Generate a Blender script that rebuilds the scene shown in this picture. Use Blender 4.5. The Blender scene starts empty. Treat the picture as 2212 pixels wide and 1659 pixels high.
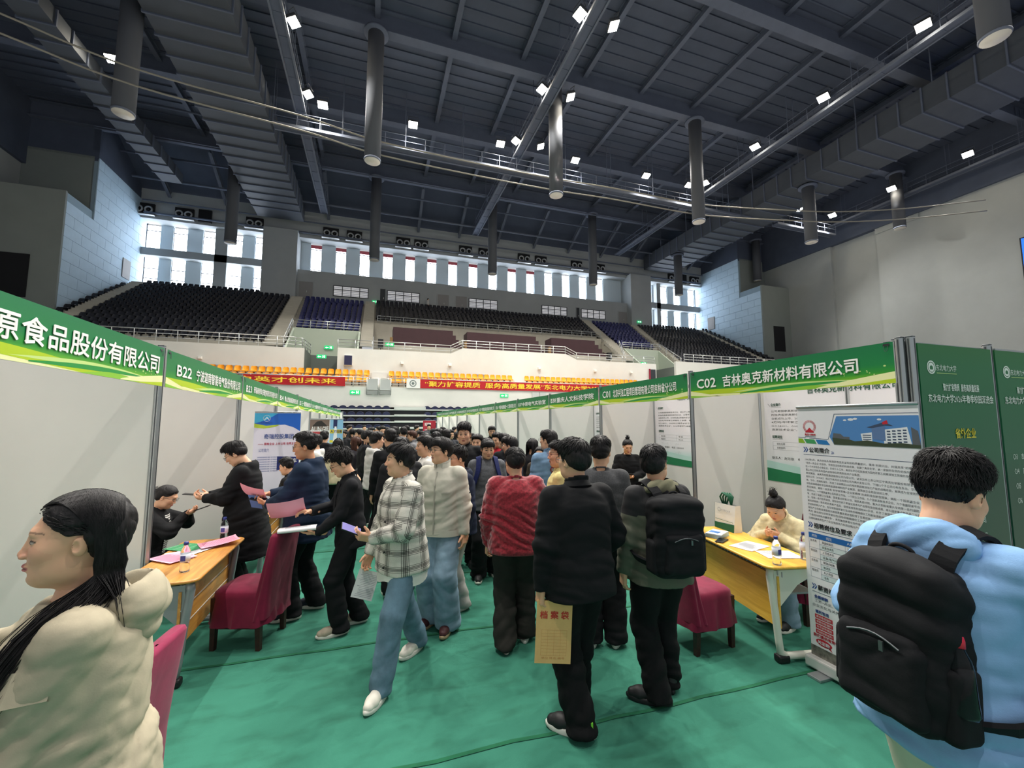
import bpy, bmesh, math, random
import numpy as np
from mathutils import Vector, Matrix
random.seed(7)
SC = bpy.context.scene
COL = SC.collection
PI = math.pi

# ------------------------------------------------------------------ camera
CAM_H = 1.88
F_PX = 900.0
YAW, PITCH = math.radians(18.344), math.radians(5.253)
cam = bpy.data.cameras.new('camera'); cam.sensor_width = 36.0
cam.lens = 36.0 * F_PX / 2212.0
cam.clip_start = 0.05; cam.clip_end = 300
co = bpy.data.objects.new('camera', cam); COL.objects.link(co)
co.location = (0, 0, CAM_H)
co.rotation_euler = (PI / 2 + PITCH, 0, -YAW)
SC.camera = co

# ------------------------------------------------------------------ world, exposure
w = bpy.data.worlds.new('world'); SC.world = w; w.use_nodes = True
w.node_tree.nodes['Background'].inputs[0].default_value = (0.92, 0.95, 1.0, 1)
w.node_tree.nodes['Background'].inputs[1].default_value = 0.45
SC.view_settings.view_transform = 'Standard'
SC.view_settings.look = 'None'
SC.view_settings.gamma = 1.0
SC.view_settings.use_curve_mapping = False
SC.view_settings.exposure = 0.25
LAMP_W = 3900.0          # power of one hall floodlight
WINDOW_E = 10.0           # brightness of the frosted daylight panes

# ------------------------------------------------------------------ pixel -> place
_fh = Vector((math.sin(YAW), math.cos(YAW), 0)); _r = Vector((math.cos(YAW), -math.sin(YAW), 0)); _z = Vector((0, 0, 1))
_fw = _fh * math.cos(PITCH) + _z * math.sin(PITCH); _u = _z * math.cos(PITCH) - _fh * math.sin(PITCH)
_o = Vector((0, 0, CAM_H))
def ray(x, y): return _r * ((x - 1106) / F_PX) + _u * ((829.5 - y) / F_PX) + _fw
def at_x(x, y, c): d = ray(x, y); return _o + d * (c / d.x)
def at_y(x, y, c): d = ray(x, y); return _o + d * (c / d.y)
def at_z(x, y, c): d = ray(x, y); return _o + d * ((c - CAM_H) / d.z)

# ------------------------------------------------------------------ object helpers
def link(o, parent=None):
    COL.objects.link(o)
    if parent is not None: o.parent = parent
    return o
def tag(o, label=None, cat=None, group=None, kind=None):
    if label: o['label'] = label
    if cat: o['category'] = cat
    if group: o['group'] = group
    if kind: o['kind'] = kind
    return o
def empty(name, loc=(0, 0, 0), rz=0.0, label=None, cat=None, group=None):
    o = bpy.data.objects.new(name, None); COL.objects.link(o)
    o.empty_display_size = 0.1
    o.location = loc; o.rotation_euler = (0, 0, rz)
    return tag(o, label, cat, group)
def np_mesh(name, V, Q, mat=None, smooth=True):
    """fast mesh from numpy verts and quads/tris (one size)"""
    me = bpy.data.meshes.new(name)
    V = np.asarray(V, np.float32); Q = np.asarray(Q, np.int32)
    n, k = Q.shape
    me.vertices.add(len(V)); me.vertices.foreach_set('co', V.ravel())
    me.loops.add(n * k); me.loops.foreach_set('vertex_index', Q.ravel())
    me.polygons.add(n); me.polygons.foreach_set('loop_start', np.arange(0, n * k, k, dtype=np.int32))
    me.update(calc_edges=True)
    me.polygons.foreach_set('use_smooth', np.full(n, smooth))
    if mat: me.materials.append(mat)
    return me
def copy_tree(o, parent=None):
    c = o.copy(); COL.objects.link(c); c.parent = parent
    for ch in list(o.children): copy_tree(ch, c)
    return c

class MB:
    """collects shapes, then links them as one mesh object"""
    def __init__(s): s.v = []; s.f = []; s.m = []; s.sm = []
    def raw(s, V, F, m=0, smooth=False):
        b = len(s.v); s.v += [tuple(p) for p in V]
        for f in F: s.f.append(tuple(i + b for i in f)); s.m.append(m); s.sm.append(smooth)
        return s
    def box(s, c, d, rz=0.0, m=0, M=None, bev=0.0):
        x, y, z = d[0] / 2, d[1] / 2, d[2] / 2
        if bev > 0:
            b = min(bev, x * .9, y * .9, z * .9); V = []; 
            for sz in (-1, 1):
                for (ax, ay, az) in ((x - b, y - b, z), (x, y - b, z - b), (x - b, y, z - b)): pass
            V = []; F = []
            # three crossed slabs hull: bevelled box by bmesh
            bm = bmesh.new(); bmesh.ops.create_cube(bm, size=1.0)
            for q in bm.verts: q.co = Vector((q.co.x * d[0], q.co.y * d[1], q.co.z * d[2]))
            bmesh.ops.bevel(bm, geom=bm.edges[:], offset=b, segments=2, profile=.5, affect='EDGES')
            bm.verts.index_update()
            V = [q.co.copy() for q in bm.verts]; F = [[q.index for q in f.verts] for f in bm.faces]; bm.free()
        else:
            V = [Vector((a * x, bb * y, cc * z)) for cc in (-1, 1) for bb in (-1, 1) for a in (-1, 1)]
            F = [(0, 2, 3, 1), (4, 5, 7, 6), (0, 1, 5, 4), (2, 6, 7, 3), (0, 4, 6, 2), (1, 3, 7, 5)]
        T = Matrix.Translation(c) @ (M.to_4x4() if M is not None else Matrix.Rotation(rz, 4, 'Z'))
        return s.raw([T @ q for q in V], F, m)
    def span(s, a, b, m=0, bev=0.0):
        c = [(a[i] + b[i]) / 2 for i in range(3)]; d = [abs(b[i] - a[i]) for i in range(3)]
        return s.box(c, d, m=m, bev=bev)
    def bar(s, a, b, w, h, m=0):
        a = Vector(a); b = Vector(b); d = b - a; L = d.length
        q = d.to_track_quat('Y', 'Z').to_matrix()
        return s.box((a + b) / 2, (w, L, h), m=m, M=q)
    def tube(s, pts, r, n=8, m=0, cap=True, closed=False):
        pts = [Vector(p) for p in pts]; N = len(pts)
        rs = r if isinstance(r, (list, tuple)) else [r] * N
        V = []; F = []; prev = None
        for i, p in enumerate(pts):
            if closed: t = pts[(i + 1) % N] - pts[i - 1]
            else: t = pts[min(i + 1, N - 1)] - pts[max(i - 1, 0)]
            t.normalize()
            if prev is None:
                a = Vector((0, 0, 1)) if abs(t.z) < .9 else Vector((1, 0, 0))
                a = (a - t * a.dot(t)).normalized()
            else:
                a = (prev - t * prev.dot(t)).normalized()
            prev = a; b = t.cross(a)
            for k in range(n):
                g = 2 * PI * k / n
                V.append(p + (a * math.cos(g) + b * math.sin(g)) * rs[i])
        for i in range(N if closed else N - 1):
            j = (i + 1) % N
            for k in range(n):
                l = (k + 1) % n
                F.append((i * n + k, i * n + l, j * n + l, j * n + k))
        if cap and not closed:
            F.append(tuple(range(n - 1, -1, -1))); F.append(tuple((N - 1) * n + k for k in range(n)))
        return s.raw(V, F, m, smooth=n > 5)
    def lathe(s, prof, c=(0, 0, 0), n=16, m=0, T=None):
        V = []; F = []
        for r, z in prof:
            for k in range(n):
                g = 2 * PI * k / n; p = Vector((r * math.cos(g), r * math.sin(g), z))
                V.append((T @ p if T is not None else p) + Vector(c))
        for i in range(len(prof) - 1):
            for k in range(n):
                l = (k + 1) % n; F.append((i * n + k, i * n + l, (i + 1) * n + l, (i + 1) * n + k))
        F.append(tuple(range(n - 1, -1, -1))); F.append(tuple((len(prof) - 1) * n + k for k in range(n)))
        return s.raw(V, F, m, smooth=True)
    def poly(s, pts, thick=None, m=0, d=(0, 0, 1)):
        """flat polygon, optionally extruded by vector thick"""
        n = len(pts); pts = [Vector(p) for p in pts]
        if thick is None: return s.raw(pts, [tuple(range(n))], m)
        t = Vector(thick)
        F = [tuple(range(n - 1, -1, -1)), tuple(range(n, 2 * n))] + [(i, (i + 1) % n, n + (i + 1) % n, n + i) for i in range(n)]
        return s.raw(pts + [p + t for p in pts], F, m)
    def grid(s, rows, m=0, smooth=True):
        V = [p for r in rows for p in r]; n = len(rows[0]); F = []
        for i in range(len(rows) - 1):
            for j in range(n - 1): F.append((i * n + j, i * n + j + 1, (i + 1) * n + j + 1, (i + 1) * n + j))
        return s.raw(V, F, m, smooth)
    def mesh(s, name, mats):
        me = bpy.data.meshes.new(name); me.from_pydata(s.v, [], s.f)
        for q in (mats if isinstance(mats, (list, tuple)) else [mats]): me.materials.append(q)
        me.polygons.foreach_set('material_index', s.m); me.polygons.foreach_set('use_smooth', s.sm)
        me.update(); return me
    def build(s, name, mats, parent=None, loc=None, rz=None):
        o = bpy.data.objects.new(name, s.mesh(name, mats)); link(o, parent)
        if loc is not None: o.location = loc
        if rz is not None: o.rotation_euler = (0, 0, rz)
        return o
def obj(name, me, parent=None, loc=None, rz=None):
    o = bpy.data.objects.new(name, me); link(o, parent)
    if loc is not None: o.location = loc
    if rz is not None: o.rotation_euler = (0, 0, rz)
    return o
def struct(name, mb, mats, parent=None):
    return tag(mb.build(name, mats, parent), kind='structure')

# ------------------------------------------------------------------ materials
def lin(c):
    if isinstance(c, str):
        c = c.lstrip('#'); c = [int(c[i:i + 2], 16) / 255 for i in (0, 2, 4)]
    return tuple(x / 12.92 if x <= .04045 else ((x + .055) / 1.055) ** 2.4 for x in c[:3]) + (1,)
_mats = {}
def nodes(name):
    m = bpy.data.materials.new(name); m.use_nodes = True
    nt = m.node_tree; return m, nt, nt.nodes['Principled BSDF']
def N(nt, t, **kw):
    n = nt.nodes.new(t)
    for k, v in kw.items():
        if k.startswith('i_'):
            key = k[2:]; key = int(key) if key.isdigit() else key
            n.inputs[key].default_value = v
        else: setattr(n, k, v)
    return n
def mat(name, col, rough=.6, metal=0.0, spec=.5, var=0.0, scale=8.0, bump=0.0, bscale=None, emit=None, es=0.0, trans=0.0, alpha=1.0, coat=0.0, stretch=None, sheen=0.0, bdist=.01):
    """plain principled material with optional noise colour variation and fine bump"""
    if name in _mats: return _mats[name]
    m, nt, b = nodes(name)
    c = lin(col); b.inputs['Base Color'].default_value = c
    b.inputs['Roughness'].default_value = rough; b.inputs['Metallic'].default_value = metal
    b.inputs['Specular IOR Level'].default_value = spec
    b.inputs['Transmission Weight'].default_value = trans; b.inputs['Alpha'].default_value = alpha
    b.inputs['Coat Weight'].default_value = coat; b.inputs['Sheen Weight'].default_value = sheen
    if emit: b.inputs['Emission Color'].default_value = lin(emit); b.inputs['Emission Strength'].default_value = es
    if var > 0 or bump > 0:
        tc = N(nt, 'ShaderNodeTexCoord'); src = tc.outputs['Object']
        if stretch:
            mp = N(nt, 'ShaderNodeMapping'); mp.inputs['Scale'].default_value = stretch
            nt.links.new(src, mp.inputs[0]); src = mp.outputs[0]
        if var > 0:
            nz = N(nt, 'ShaderNodeTexNoise', i_Scale=scale, i_Detail=5.0, i_Roughness=.6); nt.links.new(src, nz.inputs['Vector'])
            mr = N(nt, 'ShaderNodeMapRange'); mr.inputs[1].default_value = .3; mr.inputs[2].default_value = .7
            mr.inputs[3].default_value = 1 - var; mr.inputs[4].default_value = 1 + var
            nt.links.new(nz.outputs['Fac'], mr.inputs[0])
            mx = N(nt, 'ShaderNodeVectorMath', operation='SCALE'); mx.inputs[0].default_value = c[:3]
            nt.links.new(mr.outputs[0], mx.inputs['Scale']); nt.links.new(mx.outputs[0], b.inputs['Base Color'])
        if bump > 0:
            nz = N(nt, 'ShaderNodeTexNoise', i_Scale=bscale or scale, i_Detail=4.0); nt.links.new(src, nz.inputs['Vector'])
            bp = N(nt, 'ShaderNodeBump', i_Strength=bump, i_Distance=bdist); nt.links.new(nz.outputs['Fac'], bp.inputs['Height'])
            nt.links.new(bp.outputs[0], b.inputs['Normal'])
    _mats[name] = m; return m
def glass_mat(name, col='#eef4f8', rough=.03):
    if name in _mats: return _mats[name]
    m, nt, b = nodes(name); b.inputs['Base Color'].default_value = lin(col)
    b.inputs['Roughness'].default_value = rough; b.inputs['Transmission Weight'].default_value = 1.0
    b.inputs['IOR'].default_value = 1.25
    _mats[name] = m; return m

def text_mesh(body, size=1.0, offset=0.0, align='LEFT', res=1, spacing=1.0, line=1.0):
    c = bpy.data.curves.new('lettering', 'FONT'); c.body = body; c.size = size; c.resolution_u = res
    c.align_x = align; c.offset = offset * size; c.space_character = spacing; c.space_line = line
    o = bpy.data.objects.new('lettering', c)
    me = bpy.data.meshes.new_from_object(o)
    bpy.data.objects.remove(o); bpy.data.curves.remove(c)
    return me
def text_verts(body, x0, x1, y0, y1, offset=0.0, res=1, keep=False, center=False, spacing=1.0):
    """lettering squeezed into the box x0..x1, y0..y1 -> verts (2D), faces; offset > 0 thickens the strokes; keep=True keeps the letter aspect"""
    me = text_mesh(body, 1.0, 0.0, res=res, spacing=spacing)
    n = len(me.vertices); V = np.zeros(n * 3, np.float32); me.vertices.foreach_get('co', V); V = V.reshape(-1, 3)
    F = [tuple(p.vertices) for p in me.polygons]; bpy.data.meshes.remove(me)
    if offset >= .008:
        o = offset * 1.15; Vs = [V]; Fs = list(F)
        for k, (dx, dy) in enumerate(((o, 0), (-o, 0), (0, o), (0, -o))):
            Vs.append(V + np.array((dx, dy, .0006 * (k + 1)), np.float32)); Fs += [tuple(i + n * (k + 1) for i in f) for f in F]
        V = np.concatenate(Vs); F = Fs
    lo = V.min(0); hi = V.max(0)
    sy = (y1 - y0) / max(hi[1] - lo[1], 1e-6); sx = (x1 - x0) / max(hi[0] - lo[0], 1e-6)
    if keep: sx = min(sx, sy)
    wdt = (hi[0] - lo[0]) * sx; ox = x0 + ((x1 - x0) - wdt) / 2 if center else x0
    V = V.copy(); V[:, 0] = (V[:, 0] - lo[0]) * sx + ox; V[:, 1] = (V[:, 1] - lo[1]) * sy + y0
    return V, F
class Sheet:
    """a printed face: layers of flat polygons and letters on a local x (across), z (up) plane, front toward -y"""
    def __init__(s): s.v = []; s.f = []; s.m = []; s.mats = []
    def mi(s, m):
        if m not in s.mats: s.mats.append(m)
        return s.mats.index(m)
    def poly(s, pts, m, lift=0.0005):
        b = len(s.v); s.v += [(p[0], -lift, p[1]) for p in pts]
        ar = sum(pts[i][0] * pts[(i + 1) % len(pts)][1] - pts[(i + 1) % len(pts)][0] * pts[i][1] for i in range(len(pts)))
        idx = list(range(b, b + len(pts)))
        s.f.append(idx if ar > 0 else idx[::-1]); s.m.append(s.mi(m)); return s
    def rect(s, x0, z0, x1, z1, m, lift=.0005): return s.poly([(x0, z0), (x1, z0), (x1, z1), (x0, z1)], m, lift)
    def text(s, body, x0, x1, z0, z1, m, lift=.001, offset=0.0, keep=False, center=False, res=1, spacing=1.0):
        V, F = text_verts(body, x0, x1, z0, z1, offset, res, keep, center, spacing)
        b = len(s.v); s.v += [(p[0], -lift - p[2], p[1]) for p in V]
        for f in F: s.f.append([i + b for i in f]); s.m.append(s.mi(m))
        return s
    def ring(s, cx, cz, r0, r1, m, lift=.001, n=24):
        for k in range(n):
            a = 2 * PI * k / n; c = 2 * PI * (k + 1) / n
            s.poly([(cx + r0 * math.cos(a), cz + r0 * math.sin(a)), (cx + r1 * math.cos(a), cz + r1 * math.sin(a)), (cx + r1 * math.cos(c), cz + r1 * math.sin(c)), (cx + r0 * math.cos(c), cz + r0 * math.sin(c))], m, lift)
        return s
    def build(s, name, parent=None, loc=None, rz=None):
        me = bpy.data.meshes.new(name); me.from_pydata(s.v, [], s.f)
        for q in s.mats: me.materials.append(q)
        me.polygons.foreach_set('material_index', s.m); me.update()
        return obj(name, me, parent, loc, rz)
# ================================================================== THE HALL
XW0, XW1 = -23.85, 49.1          # wing walls beside the upper stand
XS0, XS1 = -29.0, 54.0           # side walls
M_wall = mat('wall_paint', '#a6abab', .85, var=.04, scale=.6)
M_white = mat('balcony_paint', '#dcdcd6', .8, var=.03, scale=.8)
M_bwall = mat('back_wall_paint', '#a9aeb0', .85, var=.05, scale=.5)
M_wing = mat('wing_panel', '#bcd5e8', .75, var=.04, scale=1.5)  # blue light from the windows is put into the panel colour
M_joint = mat('panel_joint', '#8fa5b4', .9)
M_conc = mat('terrace_concrete', '#b8b4a8', .9, var=.08, scale=1.2)
M_roof = mat('roof_deck', '#4b5467', .8, var=.1, scale=.7)
M_steel = mat('roof_steel', '#5a6274', .7, spec=.25, var=.08, scale=1.0)
M_steel2 = mat('roof_steel_light', '#6a7180', .75, spec=.2)
M_duct = mat('duct_sheet', '#484e58', .65, metal=.1, var=.08, scale=.8)
M_dark = mat('dark_recess', '#15171c', .9)
M_rail = mat('rail_steel', '#c9cbca', .35, metal=.6)
M_pane = mat('daylight_pane', '#ffffff', .4, emit='#e8f2ff', es=WINDOW_E)
M_frame = mat('window_frame', '#2d3238', .5)
M_reveal = mat('window_reveal', '#c9d6de', .8)
M_black = mat('black_plastic', '#101114', .5)
M_seat_d = mat('seat_plastic_dark', '#171a26', .38, spec=.5)
M_seat_b = mat('seat_plastic_blue', '#242a63', .4)
M_seat_y = mat('seat_plastic_yellow', '#f0a41c', .42)
M_exit = mat('exit_sign_green', '#0b8a4a', .5, emit='#17c774', es=.9)
M_exitw = mat('exit_sign_mark', '#e9fff2', .5, emit='#e9fff2', es=1.2)
M_maroon = mat('telescopic_board', '#3a1d23', .6, var=.1, scale=2)

# floor: green carpet in strips, joined with darker seams
m, nt, b = nodes('green_carpet')
tc = N(nt, 'ShaderNodeTexCoord')
nz = N(nt, 'ShaderNodeTexNoise', i_Scale=1.6, i_Detail=8.0, i_Roughness=.65); nt.links.new(tc.outputs['Object'], nz.inputs['Vector'])
mp = N(nt, 'ShaderNodeMapping'); mp.inputs['Scale'].default_value = (1.0, 2.6, 1.0); nt.links.new(tc.outputs['Object'], mp.inputs[0])
nz2 = N(nt, 'ShaderNodeTexNoise', i_Scale=3.0, i_Detail=5.0); nt.links.new(mp.outputs[0], nz2.inputs['Vector'])
ad = N(nt, 'ShaderNodeMath', operation='ADD'); nt.links.new(nz.outputs['Fac'], ad.inputs[0]); nt.links.new(nz2.outputs['Fac'], ad.inputs[1])
rp = N(nt, 'ShaderNodeValToRGB'); rp.color_ramp.elements[0].position = .55; rp.color_ramp.elements[0].color = lin('#285a49')
rp.color_ramp.elements[1].position = 1.45; rp.color_ramp.elements[1].color = lin('#377764')
nt.links.new(ad.outputs[0], rp.inputs[0]); nt.links.new(rp.outputs[0], b.inputs['Base Color'])
b.inputs['Roughness'].default_value = .95; b.inputs['Specular IOR Level'].default_value = .2
fz = N(nt, 'ShaderNodeTexNoise', i_Scale=260.0, i_Detail=2.0); nt.links.new(tc.outputs['Object'], fz.inputs['Vector'])
fold = N(nt, 'ShaderNodeMath', operation='MULTIPLY_ADD'); fold.inputs[1].default_value = 2.2; nt.links.new(nz2.outputs['Fac'], fold.inputs[0]); nt.links.new(fz.outputs['Fac'], fold.inputs[2])
bp = N(nt, 'ShaderNodeBump', i_Strength=.3, i_Distance=.006); nt.links.new(fold.outputs[0], bp.inputs['Height']); nt.links.new(bp.outputs[0], b.inputs['Normal'])
M_carpet = m
hf = MB().span((XS0 - 1, -14, -.3), (XS1 + 1, 55, -.012)); struct('floor_hall', hf, mat('hall_floor', '#8d8a86', .5, var=.05, scale=.5))
fl = MB().span((-2.9, -6, -.012), (7.0, 30.5, 0)); floor = struct('floor', fl, M_carpet)
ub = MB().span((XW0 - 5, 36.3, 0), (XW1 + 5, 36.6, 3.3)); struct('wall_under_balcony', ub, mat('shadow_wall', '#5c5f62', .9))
M_seam = mat('carpet_seam', '#0f5b3c', .95, var=.15, scale=9)
for y0, sl in ((2.52, -.02), (3.93, -.03), (5.35, -.01), (6.8, 0), (8.2, 0), (1.05, 0)):
    pts = []
    for i in range(25):
        x = -1.66 + i * .227; pts.append((x, y0 + sl * x + .006 * math.sin(i * 1.9) + .004 * math.sin(i * 4.1)))
    MB().grid([[(x, y - .014, .004) for x, y in pts], [(x, y, .007) for x, y in pts], [(x, y + .014, .004) for x, y in pts]]).build('carpet_seam', M_seam, floor)

# --- back wall (Y = 52) with window bays set back at Y = 53.5
YB = 52.0; YW = 53.5
wb = MB()
wb.span((-12.2, YB, 14.5), (38.8, YB + .3, 19.45))                      # concourse wall
wb.span((-12.2, YB + .3, 19.3), (38.8, YW, 19.45))                      # sill ledge
wb.span((-12.2, 50.9, 15.2), (-8.75, YW, 23.6)); wb.span((35.2, 50.9, 15.2), (38.7, YW, 23.6))   # piers
wb.span((XW0 - .3, YB, 23.3), (XW1 + .3, YB + .4, 26.5))                # head wall over the windows
wb.span((XW0 - .3, YB + .4, 23.3), (XW1 + .3, YW, 23.5))
wb.span((-17.2, YB + .6, 15), (-16.0, YW, 23.4)); wb.span((XW0, YB + .6, 19.55), (-12, YW, 20.35))
wb.span((41.0, YB + .6, 15), (41.7, YW, 23.4)); wb.span((38.6, YB + .6, 19.35), (XW1, YW, 20.25))
wall_back = struct('wall_back', wb, M_bwall)
# window wall itself: solid strips between panes
def window_wall(xs, x0, x1, z0, z1, w_):
    mb = MB(); e = x0
    for x in xs:
        if x - w_ / 2 > e: mb.span((e, YW, z0), (x - w_ / 2, YW + .3, z1))
        e = x + w_ / 2
    if e < x1: mb.span((e, YW, z0), (x1, YW + .3, z1))
    mb.build('window_pier', M_reveal, wall_back)
CX = [-7.1 + 2.757 * i for i in range(15)]
LX = [-23.2, -20.75, -18.0, -15.45, -12.9]; RX = [40.1, 43.0, 45.5, 48.3]
window_wall(CX, -8.75, 35.2, 19.4, 23.4, 1.2); window_wall(LX, XW0, -12.2, 16.0, 23.4, 1.3); window_wall(RX, 38.7, XW1, 16, 23.4, 1.25)
nwin = 0
def window(x, z0, z1, w_, bars):
    global nwin; nwin += 1
    r = MB(); r.span((x - w_ / 2, YW + .2, z0), (x + w_ / 2, YW + .24, z1))
    o = tag(r.build('window_%d' % nwin, M_pane), kind='structure')
    f = MB()
    for sx in (-1, 1): f.span((x + sx * w_ / 2 - .04, YW + .08, z0), (x + sx * w_ / 2 + .04, YW + .19, z1))
    f.build('window_frame', M_frame, o)
    for zb in bars: MB().span((x - w_ / 2, YW + .1, zb - .035), (x + w_ / 2, YW + .19, zb + .035)).build('glazing_bar', M_frame, o)
for i, x in enumerate(CX): window(x, 19.5, 23.15, 1.2, (20.1, 22.6))
for x in LX: window(x, 20.35, 23.2, 1.3, (22.6, )); window(x, 16.2, 19.6, 1.3, (17.3, 18.4))
for x in RX: window(x, 20.25, 23.2, 1.25, (22.6, )); window(x, 16.2, 19.35, 1.25, (17.3, 18.4))
M_rede = mat('red_lintel', '#b4505a', .7)
for i, x in enumerate(CX[:11]): MB().span((x - .6, YW + .05, 22.75), (x + .6, YW + .12, 23.15)).build('lintel', M_rede, wall_back)
# concourse windows and doors in the back wall
M_cglass = mat('concourse_glass', '#8d9099', .25, spec=.6, emit='#c9cad2', es=.25)
M_blind = mat('blind_slat', '#e6e4e6', .7, emit='#ffffff', es=.25)
for i, (x0, x1) in enumerate(((-4.88, -1.03), (1.19, 5.04), (11.34, 15.17), (21.54, 25.31), (27.58, 31.44))):
    nwin += 1
    o = tag(MB().span((x0, YB - .04, 16.72), (x1, YB - .02, 17.9)).build('window_%d' % nwin, M_cglass), kind='structure')
    for k in range(5): MB().span((x0 + (x1 - x0) * k / 4 - .04, YB - .12, 16.7), (x0 + (x1 - x0) * k / 4 + .04, YB - .04, 17.92)).build('window_frame', M_frame, o)
    for k in range(6): MB().span((x0, YB - .07, 16.72 + k * .21), (x1, YB - .045, 16.80 + k * .21)).build('blind_slat', M_blind, o)
    for z in (16.7, 17.45, 17.92): MB().span((x0, YB - .12, z - .035), (x1, YB - .03, z + .035)).build('window_frame', M_frame, o)
M_door = mat('door_panel', '#8d8c8c', .6)
for i, (x0, x1, dark) in enumerate(((-8.55, -7.1, 0), (.35, .95, 1), (7.3, 8.7, 0), (9.6, 11.05, 0), (26.8, 27.3, 1), (33.7, 35.1, 0))):
    d = tag(MB().span((x0, YB - .06, 15.9), (x1, YB - .005, 18.05), bev=.01).build('door_%d' % (i + 1), M_frame if dark else M_door), kind='structure')
    fr = MB(); fr.span((x0 - .08, YB - .08, 15.9), (x0, YB - .005, 18.13)); fr.span((x1, YB - .08, 15.9), (x1 + .08, YB - .005, 18.13)); fr.span((x0, YB - .08, 18.05), (x1, YB - .005, 18.13))
    fr.build('door_frame', M_bwall, d)
    MB().box(((x0 + x1) / 2 + .1, YB - .1, 16.9), (.05, .06, .2)).build('door_handle', M_rail, d)

# --- wing walls with staggered panels, turned faces and outer side walls
def wing(side):
    x = XW0 if side < 0 else XW1; o = -1 if side < 0 else 1
    nm = 'left' if side < 0 else 'right'
    mb = MB(); prof = [(41.5, 8.0), (YB + 1.5, 8.0), (YB + 1.5, 25.0), (44.9, 25.0), (44.9, 20.3), (41.5, 20.3)]
    mb.poly([(x + o * .05, y, z) for y, z in prof], (o * .35, 0, 0))
    wl = struct('wall_wing_' + nm, mb, M_joint)
    ph, pw = .96, 2.1; k = 0; z = 9.0
    base = {}
    while z < 24.9:
        y = 41.5 - (pw / 2 if k % 2 else 0)
        while y < YB + 1.4:
            a, b_ = max(y, 41.5 if z + ph <= 20.3 else 44.9), min(y + pw, YB + 1.4)
            h_ = ph
            if z < 20.3 < z + ph and a < 44.9: h_ = 20.3 - z
            if b_ - a > .1:
                key = (round(b_ - a, 2), round(h_, 2))
                if key not in base: base[key] = MB().span((-.03, .012, .012), (.05, key[0] - .012, key[1] - .012)).mesh('wall_panel', M_wing)
                obj('wall_panel', base[key], wl, (x, a, z))
            y += pw
        z += ph; k += 1
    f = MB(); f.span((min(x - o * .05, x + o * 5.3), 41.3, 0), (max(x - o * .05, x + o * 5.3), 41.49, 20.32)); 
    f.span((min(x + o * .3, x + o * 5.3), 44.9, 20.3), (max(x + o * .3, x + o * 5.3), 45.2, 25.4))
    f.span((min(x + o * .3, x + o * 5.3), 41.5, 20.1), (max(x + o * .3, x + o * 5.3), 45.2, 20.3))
    struct('wall_return_' + nm, f, mat('return_paint', '#868d8a', .85, var=.04, scale=.6))  # shade on the turned faces is put into this darker wall colour
    q = MB(); q.span((min(x + o * 1.7, x + o * 3.6), 41.22, 11.4), (max(x + o * 1.7, x + o * 3.6), 41.29, 14.8))
    tag(q.build('door_%d' % (7 if side < 0 else 8), M_dark), kind='structure')  # flat dark slab, the shade inside an open passage painted as a surface
    d = MB().span((x + (.02 if side < 0 else -.12), 49.6, 16.1), (x + (.12 if side < 0 else -.02), 50.9, 18.0))
    tag(d.build('door_%d' % (9 if side < 0 else 10), M_door), kind='structure')
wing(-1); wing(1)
ws = MB(); ws.span((XS1, -14, 0), (XS1 + .4, 30.5, 24.0)); ws.span((XS1 + .35, 30.5, 0), (XS1 + .8, 35.5, 24.0)); ws.span((XS1, 35.5, 0), (XS1 + .4, 45.0, 24.6))
ws.span((XS1 - .12, 26.5, 23.3), (XS1, 30.5, 24.0))
struct('wall_right', ws, M_wall)
wsl = MB(); wsl.span((XS0 - .4, -14, 0), (XS0, 30.5, 25.4)); wsl.span((XS0 - .8, 30.5, 0), (XS0 - .35, 35.5, 25.4)); wsl.span((XS0 - .4, 35.5, 0), (XS0, 45.0, 25.4))
struct('wall_left', wsl, M_wall)
scr = empty('led_screen', (XS1 - .1, 15.8, 12.9), 0, 'large blue video screen at the edge of the grey side wall', 'screen')
MB().span((-.12, -3.8, 0), (0.05, 3.8, 5.2)).build('housing', M_black, scr)
MB().span((-.14, -3.7, .08), (-.125, 3.7, 5.1)).build('display', mat('blue_display', '#1750d8', .4, emit='#2a7bff', es=.9), scr)

# --- balcony walls, terraces
bal = MB(); bal.span((XW0 - 5, 34.0, 3.22), (XW1 + 5, 34.25, 4.62)); bal.span((XW0 - 5, 34.0, 3.05), (XW1 + 5, 36.3, 3.22))
struct('wall_balcony', bal, M_white)
MB_y = MB()
MB_y.span((-17.0, 34.25, 4.1), (30, 35.15, 4.72)); MB_y.span((-17, 35.15, 4.1), (30, 36.0, 5.30))
struct('floor_balcony', MB_y, M_conc)
par = MB()
par.span((XW0 - 5, 36.0, 3.2), (-5.35, 36.3, 7.72)); par.span((-2.9, 36.0, 3.2), (6.3, 36.3, 7.9)); par.span((18.6, 36.0, 3.2), (27.7, 36.3, 7.9))
par.poly([(6.3, 36.0, 3.2), (18.6, 36.0, 3.2), (18.6, 36.0, 7.9), (17.4, 36.0, 8.42), (7.35, 36.0, 8.42), (6.3, 36.0, 7.9)], (0, .3, 0))
par.span((30.2, 36.0, 3.2), (XW1 + 5, 36.3, 8.3))
struct('wall_parapet', par, M_white)
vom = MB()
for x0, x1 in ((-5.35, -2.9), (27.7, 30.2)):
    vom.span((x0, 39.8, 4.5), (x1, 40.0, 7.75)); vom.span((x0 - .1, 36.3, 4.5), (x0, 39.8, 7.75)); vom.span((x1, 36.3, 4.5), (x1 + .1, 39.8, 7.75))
struct('wall_passage', vom, mat('passage_wall', '#6f7671', .9))
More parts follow.
